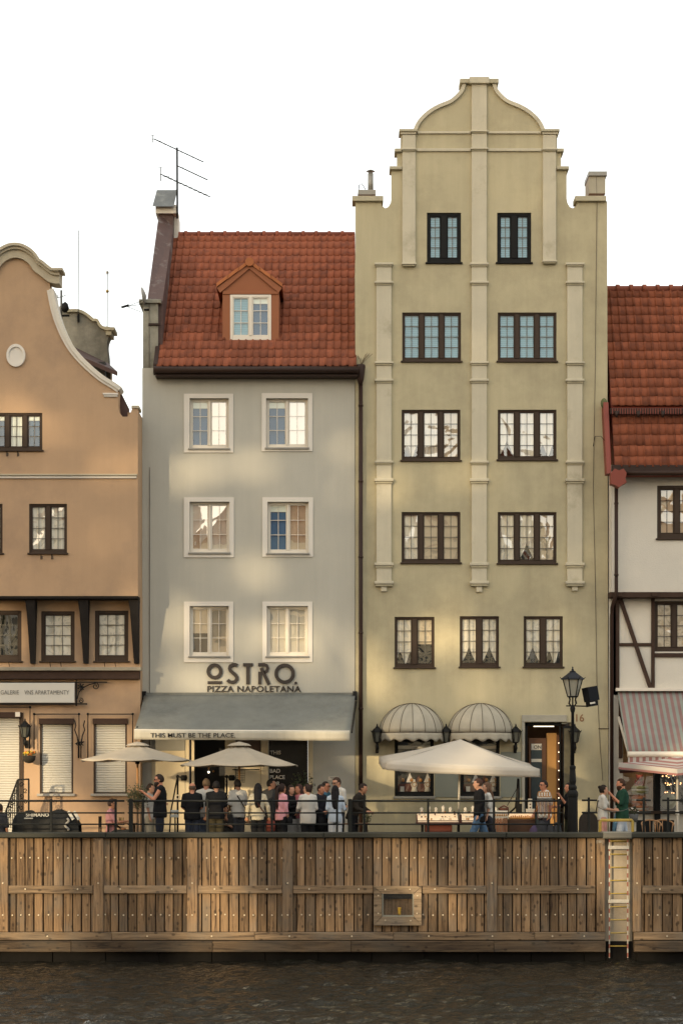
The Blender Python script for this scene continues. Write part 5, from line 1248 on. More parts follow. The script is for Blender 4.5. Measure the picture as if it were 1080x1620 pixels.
# ---------------------------------------------------------------- street lamp
LY = -5.0; kl = PXM(LY)
sl2 = thing('street_lamp', 'ornate black cast iron street lamp with tapered lantern', 'street lamp', (WX(905.5, LY), LY, 0)); c = Vector((WX(905.5, LY), LY, 0))
def zz(py): return WZ(py, LY)
MB().lathe([(.15, 0), (.15, .12), (.13, .15), (.118, zz(1262)), (.13, zz(1260)), (.135, zz(1256)), (.125, zz(1253)), (.085, zz(1250)), (.10, zz(1248)), (.10, zz(1245)), (.068, zz(1242)), (.085, zz(1236)), (.075, zz(1226)), (.065, zz(1218)), (.075, zz(1216)), (.075, zz(1213)), (.045, zz(1211))], c, 12, False).obj('base', black, sl2)
MB().lathe([(.042, zz(1212)), (.036, zz(1128)), (.05, zz(1126)), (.062, zz(1122)), (.062, zz(1120)), (.04, zz(1117)), (.022, zz(1115))], c, 14).obj('shaft', black, sl2)
m = MB(); m.tube([c + Vector((0, 0, zz(1116))), c + Vector((0, 0, zz(1102)))], .018, 8)
for i in range(4):
    a = pi / 4 + i * pi / 2; d = Vector((cos(a), sin(a), 0)); m.tube([c + d * .06 + Vector((0, 0, zz(1117))), c + d * .12 + Vector((0, 0, zz(1113))), c + d * .09 + Vector((0, 0, zz(1107))), c + d * .12 + Vector((0, 0, zz(1102)))], .012, 6)
m.obj('cradle', black, sl2)
MB().tube([W(895, 1117, LY), W(930, 1117.5, LY)], .016, 6).obj('cross_arm', black, sl2)
def sq(r, z): return (r * 1.0, z)
whg = mat('opal_lantern_glass', (.36, .34, .27), .3, .06, 3, 0, spec=.5)
MB().lathe([(.115, zz(1102)), (.225, zz(1075))], c, 6, False, rot=pi / 6 * 0).obj('lantern_glass', whg, sl2)
fr = MB()
for i in range(6):
    a = 2 * pi * i / 6; d = Vector((cos(a), sin(a), 0)); fr.bar(c + d * .12 + Vector((0, 0, zz(1102.5))), c + d * .235 + Vector((0, 0, zz(1074.5))), .022)
    fr.bar(c + d * .26 + Vector((0, 0, zz(1075))), c + d * .30 + Vector((0, 0, zz(1071.5))), .016)
fr.lathe([(.13, zz(1103.5)), (.13, zz(1101.5))], c, 6, False)
fr.obj('lantern_frame', black, sl2)
MB().lathe([(.275, zz(1075.5)), (.27, zz(1073.5)), (.10, zz(1065)), (.07, zz(1063.5)), (.08, zz(1062.5)), (.03, zz(1061)), (.03, zz(1059)), (.012, zz(1058)), (.02, zz(1056.5)), (.004, zz(1054.5))], c, 6, False).obj('lantern_roof', mat('dark_blue_metal', (.012, .014, .019), .5, .1, 4, 0, spec=.2), sl2)
spk = thing('loudspeaker', 'black box loudspeaker tilted on the street lamp arm', 'loudspeaker', W(933, 1117, LY)); bc = W(934, 1103, LY)
R = Matrix.Rotation(radians(-10), 3, 'Y') @ Matrix.Rotation(radians(25), 3, 'Z')
def rb(m_, o, ex, ez, ey, tp=1): return m_.add([o + R @ Vector((sx * ex * (tp if sz > 0 else 1), sy * ey, sz * ez)) for sz in (-1, 1) for sx, sy in ((-1, -1), (1, -1), (1, 1), (-1, 1))], [(0, 3, 2, 1), (4, 5, 6, 7), (0, 1, 5, 4), (1, 2, 6, 5), (2, 3, 7, 6), (3, 0, 4, 7)])
rb(MB(), bc + Vector((0, 0, .07)), .13, .17, .14, 1.05).obj('cabinet', mat('speaker_black', (.008, .009, .012), .6, .1, 4, .1, spec=.12), spk)
rb(MB(), bc + Vector((.03, 0, -.16)), .10, .06, .11).obj('mount', black, spk); rb(MB(), bc + Vector((.03, -.115, -.145)), .07, .02, .006).obj('maker_plate', whitef, spk)
# ---------------------------------------------------------------- terrace furniture and goods
def on_floor(px, Y): return Vector((WX(px, Y), Y, 0))
cv = thing('covered_bicycles', 'row of bicycles hidden under a black cover with white lettering', 'covered bicycles', on_floor(76, -4.3)); Yc = -4.3
x0, x1 = WX(22, Yc), WX(127, Yc); zt = WZ(1280, Yc); n, m_ = 26, 12; vs = []
for j in range(m_ + 1):
    t = pi * j / m_
    for i in range(n + 1):
        u = i / n; e = 1 - abs(2 * u - 1) ** 6; h = zt * (.93 + .05 * sin(u * 11) + .02 * sin(u * 31)) * (.72 + .28 * e); yy = -.42 * cos(t); zz_ = h * min(1, sin(t) * 1.9) ** .6 if 0 < j < m_ else 0
        vs.append((x0 + (x1 - x0) * u + .02 * sin(j + i), Yc + yy * (1 + .05 * sin(u * 25)), zz_))
o = MB().add(vs, fsg(n, m_), True).obj('cover', mat('black_tarp', (.011, .011, .010), .6, .3, 3, .5, 9, spec=.15), cv)
wmk = mat('cover_print', (.42, .40, .34), .7, .2, 8)
lo_ = ob('cover_lettering', text_mesh('SHIMANO', wmk, 36 * PXM(Yc), 5.5 * PXM(Yc), .02), cv, loc=W(41, 1292.5, Yc - .455)); lo_.rotation_euler.x = radians(-6)
pbox('cover_band', wmk, cv, 38, 1294, 52, 1296, Yc - .46, 0, .01, .002)
for i in range(2): MB().bar(W(108 + i * 9, 1283 + 1, Yc - .40), W(116 + i * 9, 1297, Yc - .46), .07, .012).obj('cover_stripe', wmk, cv)
MB().tube([W(106 + 3 * sin(i), 1295 + i * 2.4, Yc - .47) for i in range(9)], .03, 6).obj('wheel_edge', mat('tyre_grey', (.2, .19, .17), .7), cv)
tabw = mat('table_wood', (.16, .08, .04), .5, .2, 5, .1)
def table(px, Y, w, d, h, label, m=None):
    p = on_floor(px, Y); t = thing('terrace_table', label, 'table', p, group='terrace tables')
    MB().cbox(p.x - w / 2, p.x + w / 2, Y - d / 2, Y + d / 2, h - .035, h, .01).obj('tabletop', m or tabw, t)
    for sx in (-1, 1):
        for sy in (-1, 1): MB().bar((p.x + sx * (w / 2 - .06), Y + sy * (d / 2 - .06), 0), (p.x + sx * (w / 2 - .06), Y + sy * (d / 2 - .06), h - .036), .045).obj('leg', black, t)
    return t
def chair(px, Y, rz, label):
    p = on_floor(px, Y); t = thing('terrace_chair', label, 'chair', p, rz, 'terrace chairs', world=False)
    MB().cbox(-.21, .21, -.2, .22, .43, .46, .01).obj('seat', black, t); MB().cbox(-.2, .2, .2, .225, .62, .88, .01).obj('backrest', black, t)
    for sx in (-1, 1):
        MB().bar((sx * .18, -.18, 0), (sx * .18, -.18, .43), .03).obj('leg', black, t); MB().bar((sx * .18, .21, 0), (sx * .18, .21, .88), .03).obj('leg', black, t)
glassm = mat('drink_glass', (.35, .22, .08), .15, .1, 5, 0, spec=.5)
def glass(px, Y, h, label, m=None):
    p = Vector((WX(px, Y), Y, h)); t = thing('drinking_glass', label, 'glass', p, group='glasses on the tables'); MB().lathe([(.028, 0), (.034, .13), (.030, .13), (.026, .01)], p, 12).obj('glass_body', m or glassm, t)
table(192, -4.0, .7, .6, .72, 'small dark table in front of the seated man in pink'); glass(194, -4.1, .722, 'amber drinking glass on the table by the seated man in pink'); glass(190, -3.9, .722, 'second drinking glass on the table by the seated man in pink')
chair(172, -4.0, radians(90), 'black chair under the seated man in pink')
table(370, -3.4, 1.1, .7, .74, 'dark table behind the seated woman in sunglasses'); chair(356, -4.3, radians(0), 'black chair under the seated woman in sunglasses')
table(560, -4.2, .7, .6, .72, 'dark table near the wide railing post by the leaning person'); glass(561, -4.3, .722, 'tall clear glass on the table near the wide railing post', mat('clear_glass', (.4, .38, .32), .15, .1, 5, 0, spec=.5)); glass(565, -4.2, .722, 'shorter clear glass on the table near the wide railing post', MATS['clear_glass'])
# olive tree in a pot
def leafy(c, rx, ry, rz, n, size, droop=0, seed=1, shell=.5):
    r_ = random.Random(seed); m = MB()
    for i in range(n):
        d = Vector((r_.gauss(0, 1), r_.gauss(0, 1), r_.gauss(0, 1))).normalized() * (shell + (1 - shell) * r_.random()) * (.75 + .35 * sin(3 * r_.random()))
        p = Vector(c) + Vector((d.x * rx, d.y * ry, d.z * rz)); a = Vector((r_.uniform(-1, 1), r_.uniform(-1, 1), r_.uniform(-.6, 1))).normalized() * size * r_.uniform(.6, 1.3); b = a.cross(Vector((r_.random(), r_.random(), r_.random()))).normalized() * size * .2
        m.add([p, p + a * .45 + b, p + a, p + a * .45 - b], [(0, 1, 2, 3)])
    return m
olivel = mat('olive_leaf', (.11, .115, .06), .6, .3, 8, 0, transl=.25); bark = mat('bark', (.10, .075, .05), .95, .3, 12, .5, 30); potm = mat('pot_grey', (.09, .09, .085), .8, .15, 6)
def potted(px, Y, trunk_h, crown, n, label, name, seed, leaf=None, size=.075):
    p = on_floor(px, Y); t = thing(name, label, 'plant', p)
    MB().lathe([(.15, 0), (.21, .38), (.23, .40), (.20, .40), (.19, .34)], p, 16).obj('pot', potm, t)
    MB().tube([p + Vector((0, 0, .3)), p + Vector((.02, .01, trunk_h * .6)), p + Vector((-.01, 0, trunk_h))], [.022, .018, .014], 7).obj('trunk', bark, t)
    m = MB(); r_ = random.Random(seed)
    for i in range(9): d = Vector((r_.uniform(-1, 1) * crown[0], r_.uniform(-1, 1) * crown[1], r_.uniform(-.2, 1) * crown[2])) * .8; b = p + Vector((0, 0, trunk_h * .85)); m.tube([b, b + d * .5 + Vector((0, 0, .05)), b + d], [.01, .007, .004], 5)
    m.obj('branches', bark, t); leafy(p + Vector((0, 0, trunk_h + crown[2] * .3)), *crown, n, size, seed=seed, shell=.25).obj('crown', leaf or olivel, t)
potted(217, -4.4, 1.25, (.30, .26, .34), 620, 'slender olive tree in a pot beside the tattooed man', 'olive_tree', 3)
potted(478, -1.2, 1.3, (.32, .28, .55), 520, 'tall leafy potted bush in front of the lettered window', 'potted_bush', 5, mat('bush_leaf', (.05, .06, .03), .7, .3, 8, 0), .10)
potted(580, -1.6, .75, (.14, .12, .2), 160, 'small green potted plant at the foot of the downpipe', 'potted_plant', 9, mat('sage_leaf', (.12, .13, .07), .7, .3, 8, 0), .07)
# iron parasol arms and wire cage
def boom(px, top, foot, diag, arm, Y, label):
    t = thing('iron_stand', label, 'stand', on_floor(px, Y)); p = W(px, top, Y)
    m = MB().tube([p, (p.x, Y, 0)], .024, 8).sphere(p, .045, n=8, m=6); m.obj('upright', black, t)
    if diag: MB().tube([p + Vector((-.01, 0, -.03)), W(px - 11, 1285, Y), (WX(px - 14, Y), Y, 0)], .02, 6).obj('brace', black, t)
    MB().tube([p, W(px + arm, top + 2, Y)], .018, 6).lathe([(.07, -.07), (.09, 0), (.07, .07)], W(px + arm, top + 2, Y), 10).obj('arm', black, t)
    n = 20; q = W(px, 1261.5, Y - .03); MB().tube([q + Vector((.05 * cos(2 * pi * i / n), 0, .05 * sin(2 * pi * i / n))) for i in range(n + 1)], .014, 6).obj('ring', whitef, t)
boom(281, 1229, 1300, True, 10, -2.6, 'black iron stand with diagonal brace behind the tattooed man'); boom(358.5, 1229, 1290, False, 8, -2.6, 'plain black iron stand left of the man with the shoulder strap')
wcg = thing('wire_cage', 'wire basket lamp hanging from a bar on the restaurant wall', 'wire basket', W(380, 1240, -.3)); m = MB(); q = -.3
MB().bar(P(367, 1218), P(411, 1218), .03).obj('bar', black, wcg)
for i in range(7): a = 373 + i * 2.4; m.tube([P(a, 1219), P(a + (380 - a) * .12, 1238)], .006, 4)
for i in range(6): m.tube([P(373 + i * .2, 1220 + i * 3.6), P(388 - i * .2, 1220 + i * 3.6)], .006, 4)
m.obj('cage', black, wcg)
# white shopping bag / box the man carries behind the rail, two tablets on stand
mn = thing('menu_holder', 'two pale menu cards on a black stand behind the railing', 'menu stand', on_floor(279, -4.2)); 
MB().tube([W(277, 1283, -4.2), on_floor(277, -4.2)], .02, 6).obj('post', black, mn)
for y in (1282, 1289): pbox('card', mat('pale_card', (.42, .45, .43), .5), mn, 270, y, 283, y + 4.6, -4.2, -.03, -.01)
# jewellery stall
stl = thing('jewellery_table', 'long jewellery table with lit glass trays on dark red base', 'stall', on_floor(725, -4.0)); Ys = -4.0
lit = mat('lit_tray', (.80, .60, .38), .6, .15, 12, 0, emit=.25); traym = mat('tray_brown', (.08, .03, .02), .5)
pbox('base_cabinet', mat('red_cabinet', (.17, .045, .025), .5, .1, 3), stl, 672, 1304, 714, 1343, Ys, -.25, .35); 
for a in (665, 722, 795): pbox('leg', black, stl, a, 1304, a + 4, 1343, Ys, -.3, -.26)
for (a, b) in ((659, 727), (729, 800)):
    f = MB(); p = W(a, 1303, Ys - .4); q2 = W(b, 1303, Ys - .4); zt0, zt1 = WZ(1303, Ys - .4), WZ(1289, Ys - .4)
    tr = MB().box(p.x, q2.x, Ys - .42, Ys + .4, zt0 - .03, zt0 + .02).obj('tray', traym, stl)
    MB().add([(p.x + .03, Ys - .38, zt0 + .03), (q2.x - .03, Ys - .38, zt0 + .03), (q2.x - .03, Ys + .36, zt1 + .04), (p.x + .03, Ys + .36, zt1 + .04)], [(0, 1, 2, 3)]).obj('tray_cloth', lit, tr)
    MB().bar((p.x, Ys - .41, zt0 + .06), (q2.x, Ys - .41, zt0 + .06), .02).bar((p.x, Ys - .41, zt0), (p.x, Ys - .41, zt1), .03).bar((q2.x, Ys - .41, zt0), (q2.x, Ys - .41, zt1), .03).bar((p.x, Ys + .37, zt1 + .03), (q2.x, Ys + .37, zt1 + .03), .02).obj('tray_rim', traym, tr)
    r_ = random.Random(int(a))
    for i in range(22):
        u, v = r_.random(), r_.choice((.15, .4, .65, .9)); c = Vector((p.x + .08 + (q2.x - p.x - .16) * u, Ys - .36 + .7 * v, zt0 + .05 + (zt1 - zt0) * v + .02))
        MB().sphere(c, r_.uniform(.018, .035), .02, r_.uniform(.012, .03), 7, 5).obj('trinket', (gold, bust, shelfm)[i % 3], tr)
    for i in range(5):
        c = Vector((p.x + .15 + i * (q2.x - p.x - .25) / 4.5, Ys + .34, zt1 + .04)); MB().loft([(c, .05, .03), (c + Vector((0, 0, .05)), .03, .02), (c + Vector((0, 0, .09 + .03 * (i % 2))), .045, .02), (c + Vector((0, 0, .13 + .04 * (i % 2))), .012, .012)], 8).obj('display_bust', bust, tr)
cr = thing('slatted_crate', 'upright slatted wooden stand between the couple and the amber case', 'stand', on_floor(785, -4.7)); Yk = -4.75
for i in range(8): pbox('slat', mat('stand_slat', (.26, .12, .06), .6, .2, 5, .2, 30, rnd=.2, local=True), cr, 767 + i * 4.5, 1295, 771 + i * 4.5, 1343, Yk, 0, .03)
pbox('top_box', bust, cr, 781, 1283, 803, 1294.5, Yk, 0, .4); 
for i in range(6): MB().sphere(W(783 + i * 3.6, 1290, Yk - .02), .02, .01, .03, 7, 5).obj('earring', gold, cr)
hd = thing('wicker_basket', 'small handled basket on top of the slatted wooden stand', 'basket', W(796, 1283, Yk + .2)); MB().tube([W(790, 1283, Yk + .2), W(791, 1278, Yk + .2), W(797, 1275, Yk + .2), W(803, 1278, Yk + .2), W(804, 1290, Yk + .2)], .02, 7).obj('handle', mat('cane', (.13, .05, .03), .6), hd)
MB().lathe([(.10, 0), (.14, .07), (.13, .07), (.09, .01)], W(796, 1283, Yk + .2), 12).obj('bowl', MATS['cane'], hd)
ac = thing('amber_case', 'low counter with a glowing amber display case', 'counter', on_floor(826, -4.2)); Ya = -4.2
pbox('counter', mat('counter_brown', (.09, .045, .025), .6, .1, 4), ac, 805, 1297, 848, 1343, Ya, 0, .6)
pbox('case_back', lit, ac, 806, 1287, 846, 1296.6, Ya, .3, .33); pbox('case_light', tubeL, ac, 806, 1286, 846, 1287.6, Ya, .02, .06); pbox('case_base', gold, ac, 806, 1293.5, 846, 1296.6, Ya, .03, .29)
for i in range(12): MB().sphere(W(808 + i * 3.3, 1292.5, Ya + .1), .022, .02, .022 + .01 * (i % 3), 7, 5).obj('amber_piece', gold, ac)
fl = thing('folded_parasol', 'tall black folded stand with a slack cable by the shop door', 'stand', on_floor(819, -2.0))
MB().tube([W(819.5, 1232, -2), W(819, 1258, -2), on_floor(817, -2)], [.03, .05, .03], 8).obj('post', black, fl); MB().tube([W(819, 1245, -2), W(802, 1275, -2)], .01, 5).obj('guy_wire', black, fl); MB().tube([W(817, 1262, -2), W(815, 1278, -2), W(806, 1286, -2)], .025, 6).obj('hose', black, fl); pbox('counterweight', black, fl, 816, 1272, 825, 1290, -2.0, -.1, .1)
pk = thing('boxed_goods', 'small cream cartons stacked behind the amber case', 'boxes', W(838, 1286, -3.7))
pbox('tall_carton', bust, pk, 835.5, 1264, 841.5, 1286, -3.7, 0, .12); pbox('low_carton', bust, pk, 831, 1280, 847, 1286, -3.72, -.14, -.02)
for i in range(3): MB().sphere(W(838.5, 1268 + i * 5, -3.705), .02, .006, .02, 8, 5).obj('carton_print', shelfm, pk)
nk = thing('necklace_rack', 'rack hung with long amber and brown bead necklaces', 'necklace rack', on_floor(862, -5.0)); Yr = -5.0
MB().bar(W(846, 1264.5, Yr), W(878, 1264.5, Yr), .03).bar(W(847, 1264.5, Yr), on_floor(847, Yr), .03).bar(W(877, 1264.5, Yr), on_floor(877, Yr), .03).obj('rack_frame', black, nk)
bd = [gold, shelfm, mat('red_bead', (.16, .03, .02), .4, .3, 20, 0), bust]
for i in range(15):
    a = 848.5 + i * 2; ln = 14 + 9 * ((i * 7) % 4) / 3; r_ = random.Random(i); m = MB()
    for j in range(int(ln)): m.sphere(W(a + r_.uniform(-.2, .2), 1266.5 + j * 1.35, Yr - .02), .011, n=6, m=4)
    m.obj('bead_strand', bd[(i * 5) % 3], nk)
for i in range(9): MB().sphere(W(850 + i * 3, 1287 + 3 * (i % 2), Yr - .03), .02, .012, .035, 7, 5).obj('pendant', bust if i % 2 else gold, nk)
for i in range(5): MB().tube([W(853 + i * 4 + 2.3 * cos(2 * pi * k / 14), 1257 + 4.2 * sin(2 * pi * k / 14), Yr - .02) for k in range(15)], .012, 5).obj('bracelet', gold, nk)
bgp = thing('dark_bags', 'heap of dark bags on the floor under the necklace rack', 'bags', on_floor(850, -5.1))
for i, (a, w, h) in enumerate(((845, .16, .36), (856, .2, .42), (870, .16, .38), (881, .14, .4))): MB().loft([(on_floor(a, -5.15), w, .14), (on_floor(a, -5.15) + Vector((0, 0, h)), w * 1.1, .15), (on_floor(a, -5.15) + Vector((0, 0, h * 1.7)), w * .6, .09), (on_floor(a, -5.15) + Vector((0, 0, h * 1.9)), .03, .03)], 12).obj('bag', (mat('bag_black', (.014, .014, .016), .6, .2, 5, .3, 12), mat('bag_purple', (.05, .03, .07), .6, .2, 5, .3, 12))[i == 0], bgp)
rd = thing('round_board', 'dark half round folded tabletop leaning behind the railing post', 'tabletop', on_floor(930, -4.2)); n = 24; c = W(930.5, 1300, -4.2)
MB().plate([(c.x + 15 * PXM(-4.2) * cos(pi * i / n), c.z + 15 * PXM(-4.2) * sin(pi * i / n)) for i in range(n + 1)] + [(c.x - 15 * PXM(-4.2), .0), (c.x + 15 * PXM(-4.2), .0)], [], -4.2, -4.15).obj('board', mat('board_dark', (.055, .045, .035), .6, .1, 3), rd)
# sweet-shop display: teddy on giant macarons
dsp = thing('macaron_display', 'stacked giant macarons with a small red bear on top in the shop window', 'display', W(1010, 1283, .25)); Ym = .2
def mac(cx, cy, r, h, m): 
    c = W(cx, cy, Ym); k = PXM(Ym); r *= k; h *= k
    MB().lathe([(.02, -h), (r * .8, -h * .95), (r, -h * .5), (r * .98, -h * .2)], c, 18).lathe([(r * .98, h * .2), (r, h * .5), (r * .8, h * .95), (.02, h)], c, 18).obj('macaron_shell', m, dsp)
    MB().lathe([(r * .93, -h * .22), (r * .96, 0), (r * .93, h * .22)], c, 18).obj('macaron_filling', bust, dsp)
gm_ = mat('pistachio', (.26, .25, .10), .7, .1, 5); pm_ = mat('apricot', (.42, .17, .08), .7, .1, 5)
mac(1012, 1250, 14, 7, gm_); mac(1012, 1266, 13.5, 8, pm_); mac(1012, 1280, 14, 7, pm_)
rb_ = mat('red_plush', (.34, .07, .045), .9, .2, 20, .4); c = W(1011, 1240, Ym)
MB().sphere(c, .085, .08, .09).sphere(c + Vector((0, -.01, .15)), .085, .075, .075).sphere(c + Vector((-.07, 0, .21)), .03).sphere(c + Vector((.07, 0, .21)), .03).sphere(c + Vector((-.09, -.05, -.05)), .045, .06, .035).sphere(c + Vector((.09, -.05, -.05)), .045, .06, .035).sphere(c + Vector((-.1, -.02, .04)), .03, .03, .06).sphere(c + Vector((.1, -.02, .04)), .03, .03, .06).sphere(c + Vector((0, -.07, .13)), .03, .03, .025).obj('plush_bear', rb_, dsp)
sp_ = thing('shop_spotlight', 'small round ceiling light shining above the macaron display', 'ceiling light', W(1011, 1215, .1)); MB().lathe([(.10, 0), (.10, .03)], W(1011, 1219, .1), 14).obj('lamp', tubeL, sp_)
mc = thing('pale_macaron', 'big pale green macaron standing in the second shop window', 'display', W(1057, 1280, .3)); c = W(1057, 1268, .3); k = PXM(.3)
MB().sphere(c, 13 * k, .12, 13 * k, 16, 10).obj('shell', mat('pale_pistachio', (.34, .33, .2), .7), mc)
fls = thing('fairy_lights', 'string of warm fairy lights inside the second shop window', 'string lights', W(1060, 1240, .4)); r_ = random.Random(4)
for i in range(26): MB().sphere(W(r_.uniform(1046, 1078), r_.choice((1227, 1229, 1241, 1255)) + r_.uniform(-2, 2), .4), .015, n=6, m=4).obj('bulb', bul, fls)
cn = mat('cane_chair', (.34, .19, .09), .6, .1, 8)
def cane(px, Y, label):
    p = on_floor(px, Y); t = thing('cane_chair', label, 'chair', p, group='cane chairs by the sweet shop')
    MB().lathe([(.22, .43), (.23, .46), (.2, .47)], p, 16).obj('seat', cn, t)
    MB().tube([p + Vector((.24 * cos(a), .24 * sin(a), .78 - .1 * (1 - sin(a)))) for a in [pi * (k / 12 * 1.2 - .1) for k in range(13)]], .018, 6).obj('backrest', cn, t)
    for i in range(4): a = pi / 4 + i * pi / 2; MB().tube([p + Vector((.17 * cos(a), .17 * sin(a), .44)), p + Vector((.21 * cos(a), .21 * sin(a), 0))], .016, 6).obj('leg', cn, t)
    for i in range(5): a = pi * (.1 + .2 * i); MB().tube([p + Vector((.21 * cos(a), .21 * sin(a), .46)), p + Vector((.24 * cos(a), .24 * sin(a), .77 - .1 * (1 - sin(a))))], .01, 5).obj('spindle', cn, t)
cane(1030, -3.6, 'cane chair left of the black post at the sweet shop'); cane(1050, -3.4, 'cane chair right of the black post at the sweet shop')
dk = thing('dark_planter', 'low dark planter box beneath the sweet shop windows', 'planter', on_floor(1045, -2.4)); 
for a, b in ((1006, 1032), (1044, 1066)): pbox('box', black, dk, a, 1298, b, 1343, -2.4, 0, .4)
tl = thing('teal_pouffe', 'teal green seat cushion at the right edge by the pale pole', 'seat', on_floor(1079, -3.4)); p = on_floor(1080, -3.4); MB().lathe([(.2, 0), (.22, .1), (.22, .38), (.17, .42)], p, 16).obj('seat_pad', mat('teal_fabric', (.03, .10, .10), .8, .1, 5, .2), tl)
pf = thing('potted_flowers', 'white sign and potted flowers beside the man in green', 'flowers', W(1000, 1310, -3.2)); pbox('sign_panel', bust, pf, 997, 1290, 1006, 1316, -3.2, 0, .02); 
c = W(1002, 1285, -3.3)
leafy(c, .12, .1, .14, 120, .07, seed=12).obj('leaves', MATS['bush_leaf'], pf)
for i in range(8): MB().sphere(c + Vector((.1 * cos(i * 2.1), -.08, .1 * sin(i * 2.1))), .022, .015, .022, 7, 5).obj('blossom', whitef, pf)
MB().lathe([(.09, -.25), (.12, -.05), (.11, -.05)], c, 12).obj('pot', potm, pf)

# ---------------------------------------------------------------- the opposite bank, seen in the window panes
obm = [mat('far_cream', (.62, .50, .32), .9, .1, 1), mat('far_white', (.66, .60, .50), .9, .1, 1), mat('far_sand', (.55, .42, .27), .9, .1, 1)]
fwm = mat('far_window', (.05, .05, .05), .3, .1, 2, 0)
for i in range(6):
    x0 = -34 + i * 12; h = (17, 21, 18, 20, 17, 21)[i]; Yf = -78
    t = thing('far_house', 'pale waterside house across the river, mirrored in the window panes', 'house', (x0 + 6, Yf, 0), group='houses on the opposite bank')
    MB().box(x0, x0 + 11.9, Yf - 10, Yf, 0, h).obj('wall', obm[i % 3], t)
    MB().add([(x0, Yf, h), (x0 + 11.9, Yf, h), (x0 + 11.9, Yf - 10, h), (x0, Yf - 10, h), (x0 + 6, Yf, h + 5), (x0 + 6, Yf - 10, h + 5)], [(0, 1, 4), (3, 5, 2), (0, 4, 5, 3), (1, 2, 5, 4)]).obj('roof', tilem, t)
    for r in range(5):
        for c_ in range(4): unitbox('window', fwm, t, x0 + 1.2 + c_ * 2.7, x0 + 2.6 + c_ * 2.7, Yf - .02, Yf + .05, 1.2 + r * 3.4, 3.1 + r * 3.4)
# ---------------------------------------------------------------- people
def clothm(c, key=''):
    return mat('cloth_%02d_%02d_%02d%s' % (*[int(x * 99) for x in c], key), c, .95, .12, 6, .25, 14, local=True, spec=.08)
SKIN = {'l': (.46, .24, .15), 'm': (.36, .175, .10), 'd': (.27, .13, .075), 'r': (.44, .19, .11)}
def skinm(k): return mat('skin_' + k, SKIN[k], .55, .06, 8, 0, local=True, spec=.35)
def hairm(c): return mat('hair_%02d_%02d' % (int(c[0] * 999), int(c[1] * 999)), c, .65, .3, 25, .25, 60, local=True, spec=.14)
eye_m = mat('eye_dark', (.015, .012, .01), .3, 0, 1, 0, spec=.5); lens_m = mat('sunglass_lens', (.008, .008, .008), .15, 0, 1, 0, spec=.6); lip_m = mat('lip', (.28, .10, .08), .6, 0, 1, 0)
WRINK = bpy.data.textures.new('cloth_wrinkle', 'CLOUDS'); WRINK.noise_scale = .10; WRINK.noise_depth = 2
def wrinkle(o, s=.022):
    d = o.modifiers.new('wrinkle', 'DISPLACE'); d.texture = WRINK; d.strength = s; d.mid_level = .36; d.texture_coords = 'GLOBAL'
def remesh(o, v):
    r = o.modifiers.new('remesh', 'REMESH'); r.mode = 'VOXEL'; r.voxel_size = v; r.use_smooth_shade = True
    s = o.modifiers.new('smooth', 'SMOOTH'); s.iterations = 3; s.factor = .5
DN = (.10, 0, -1)
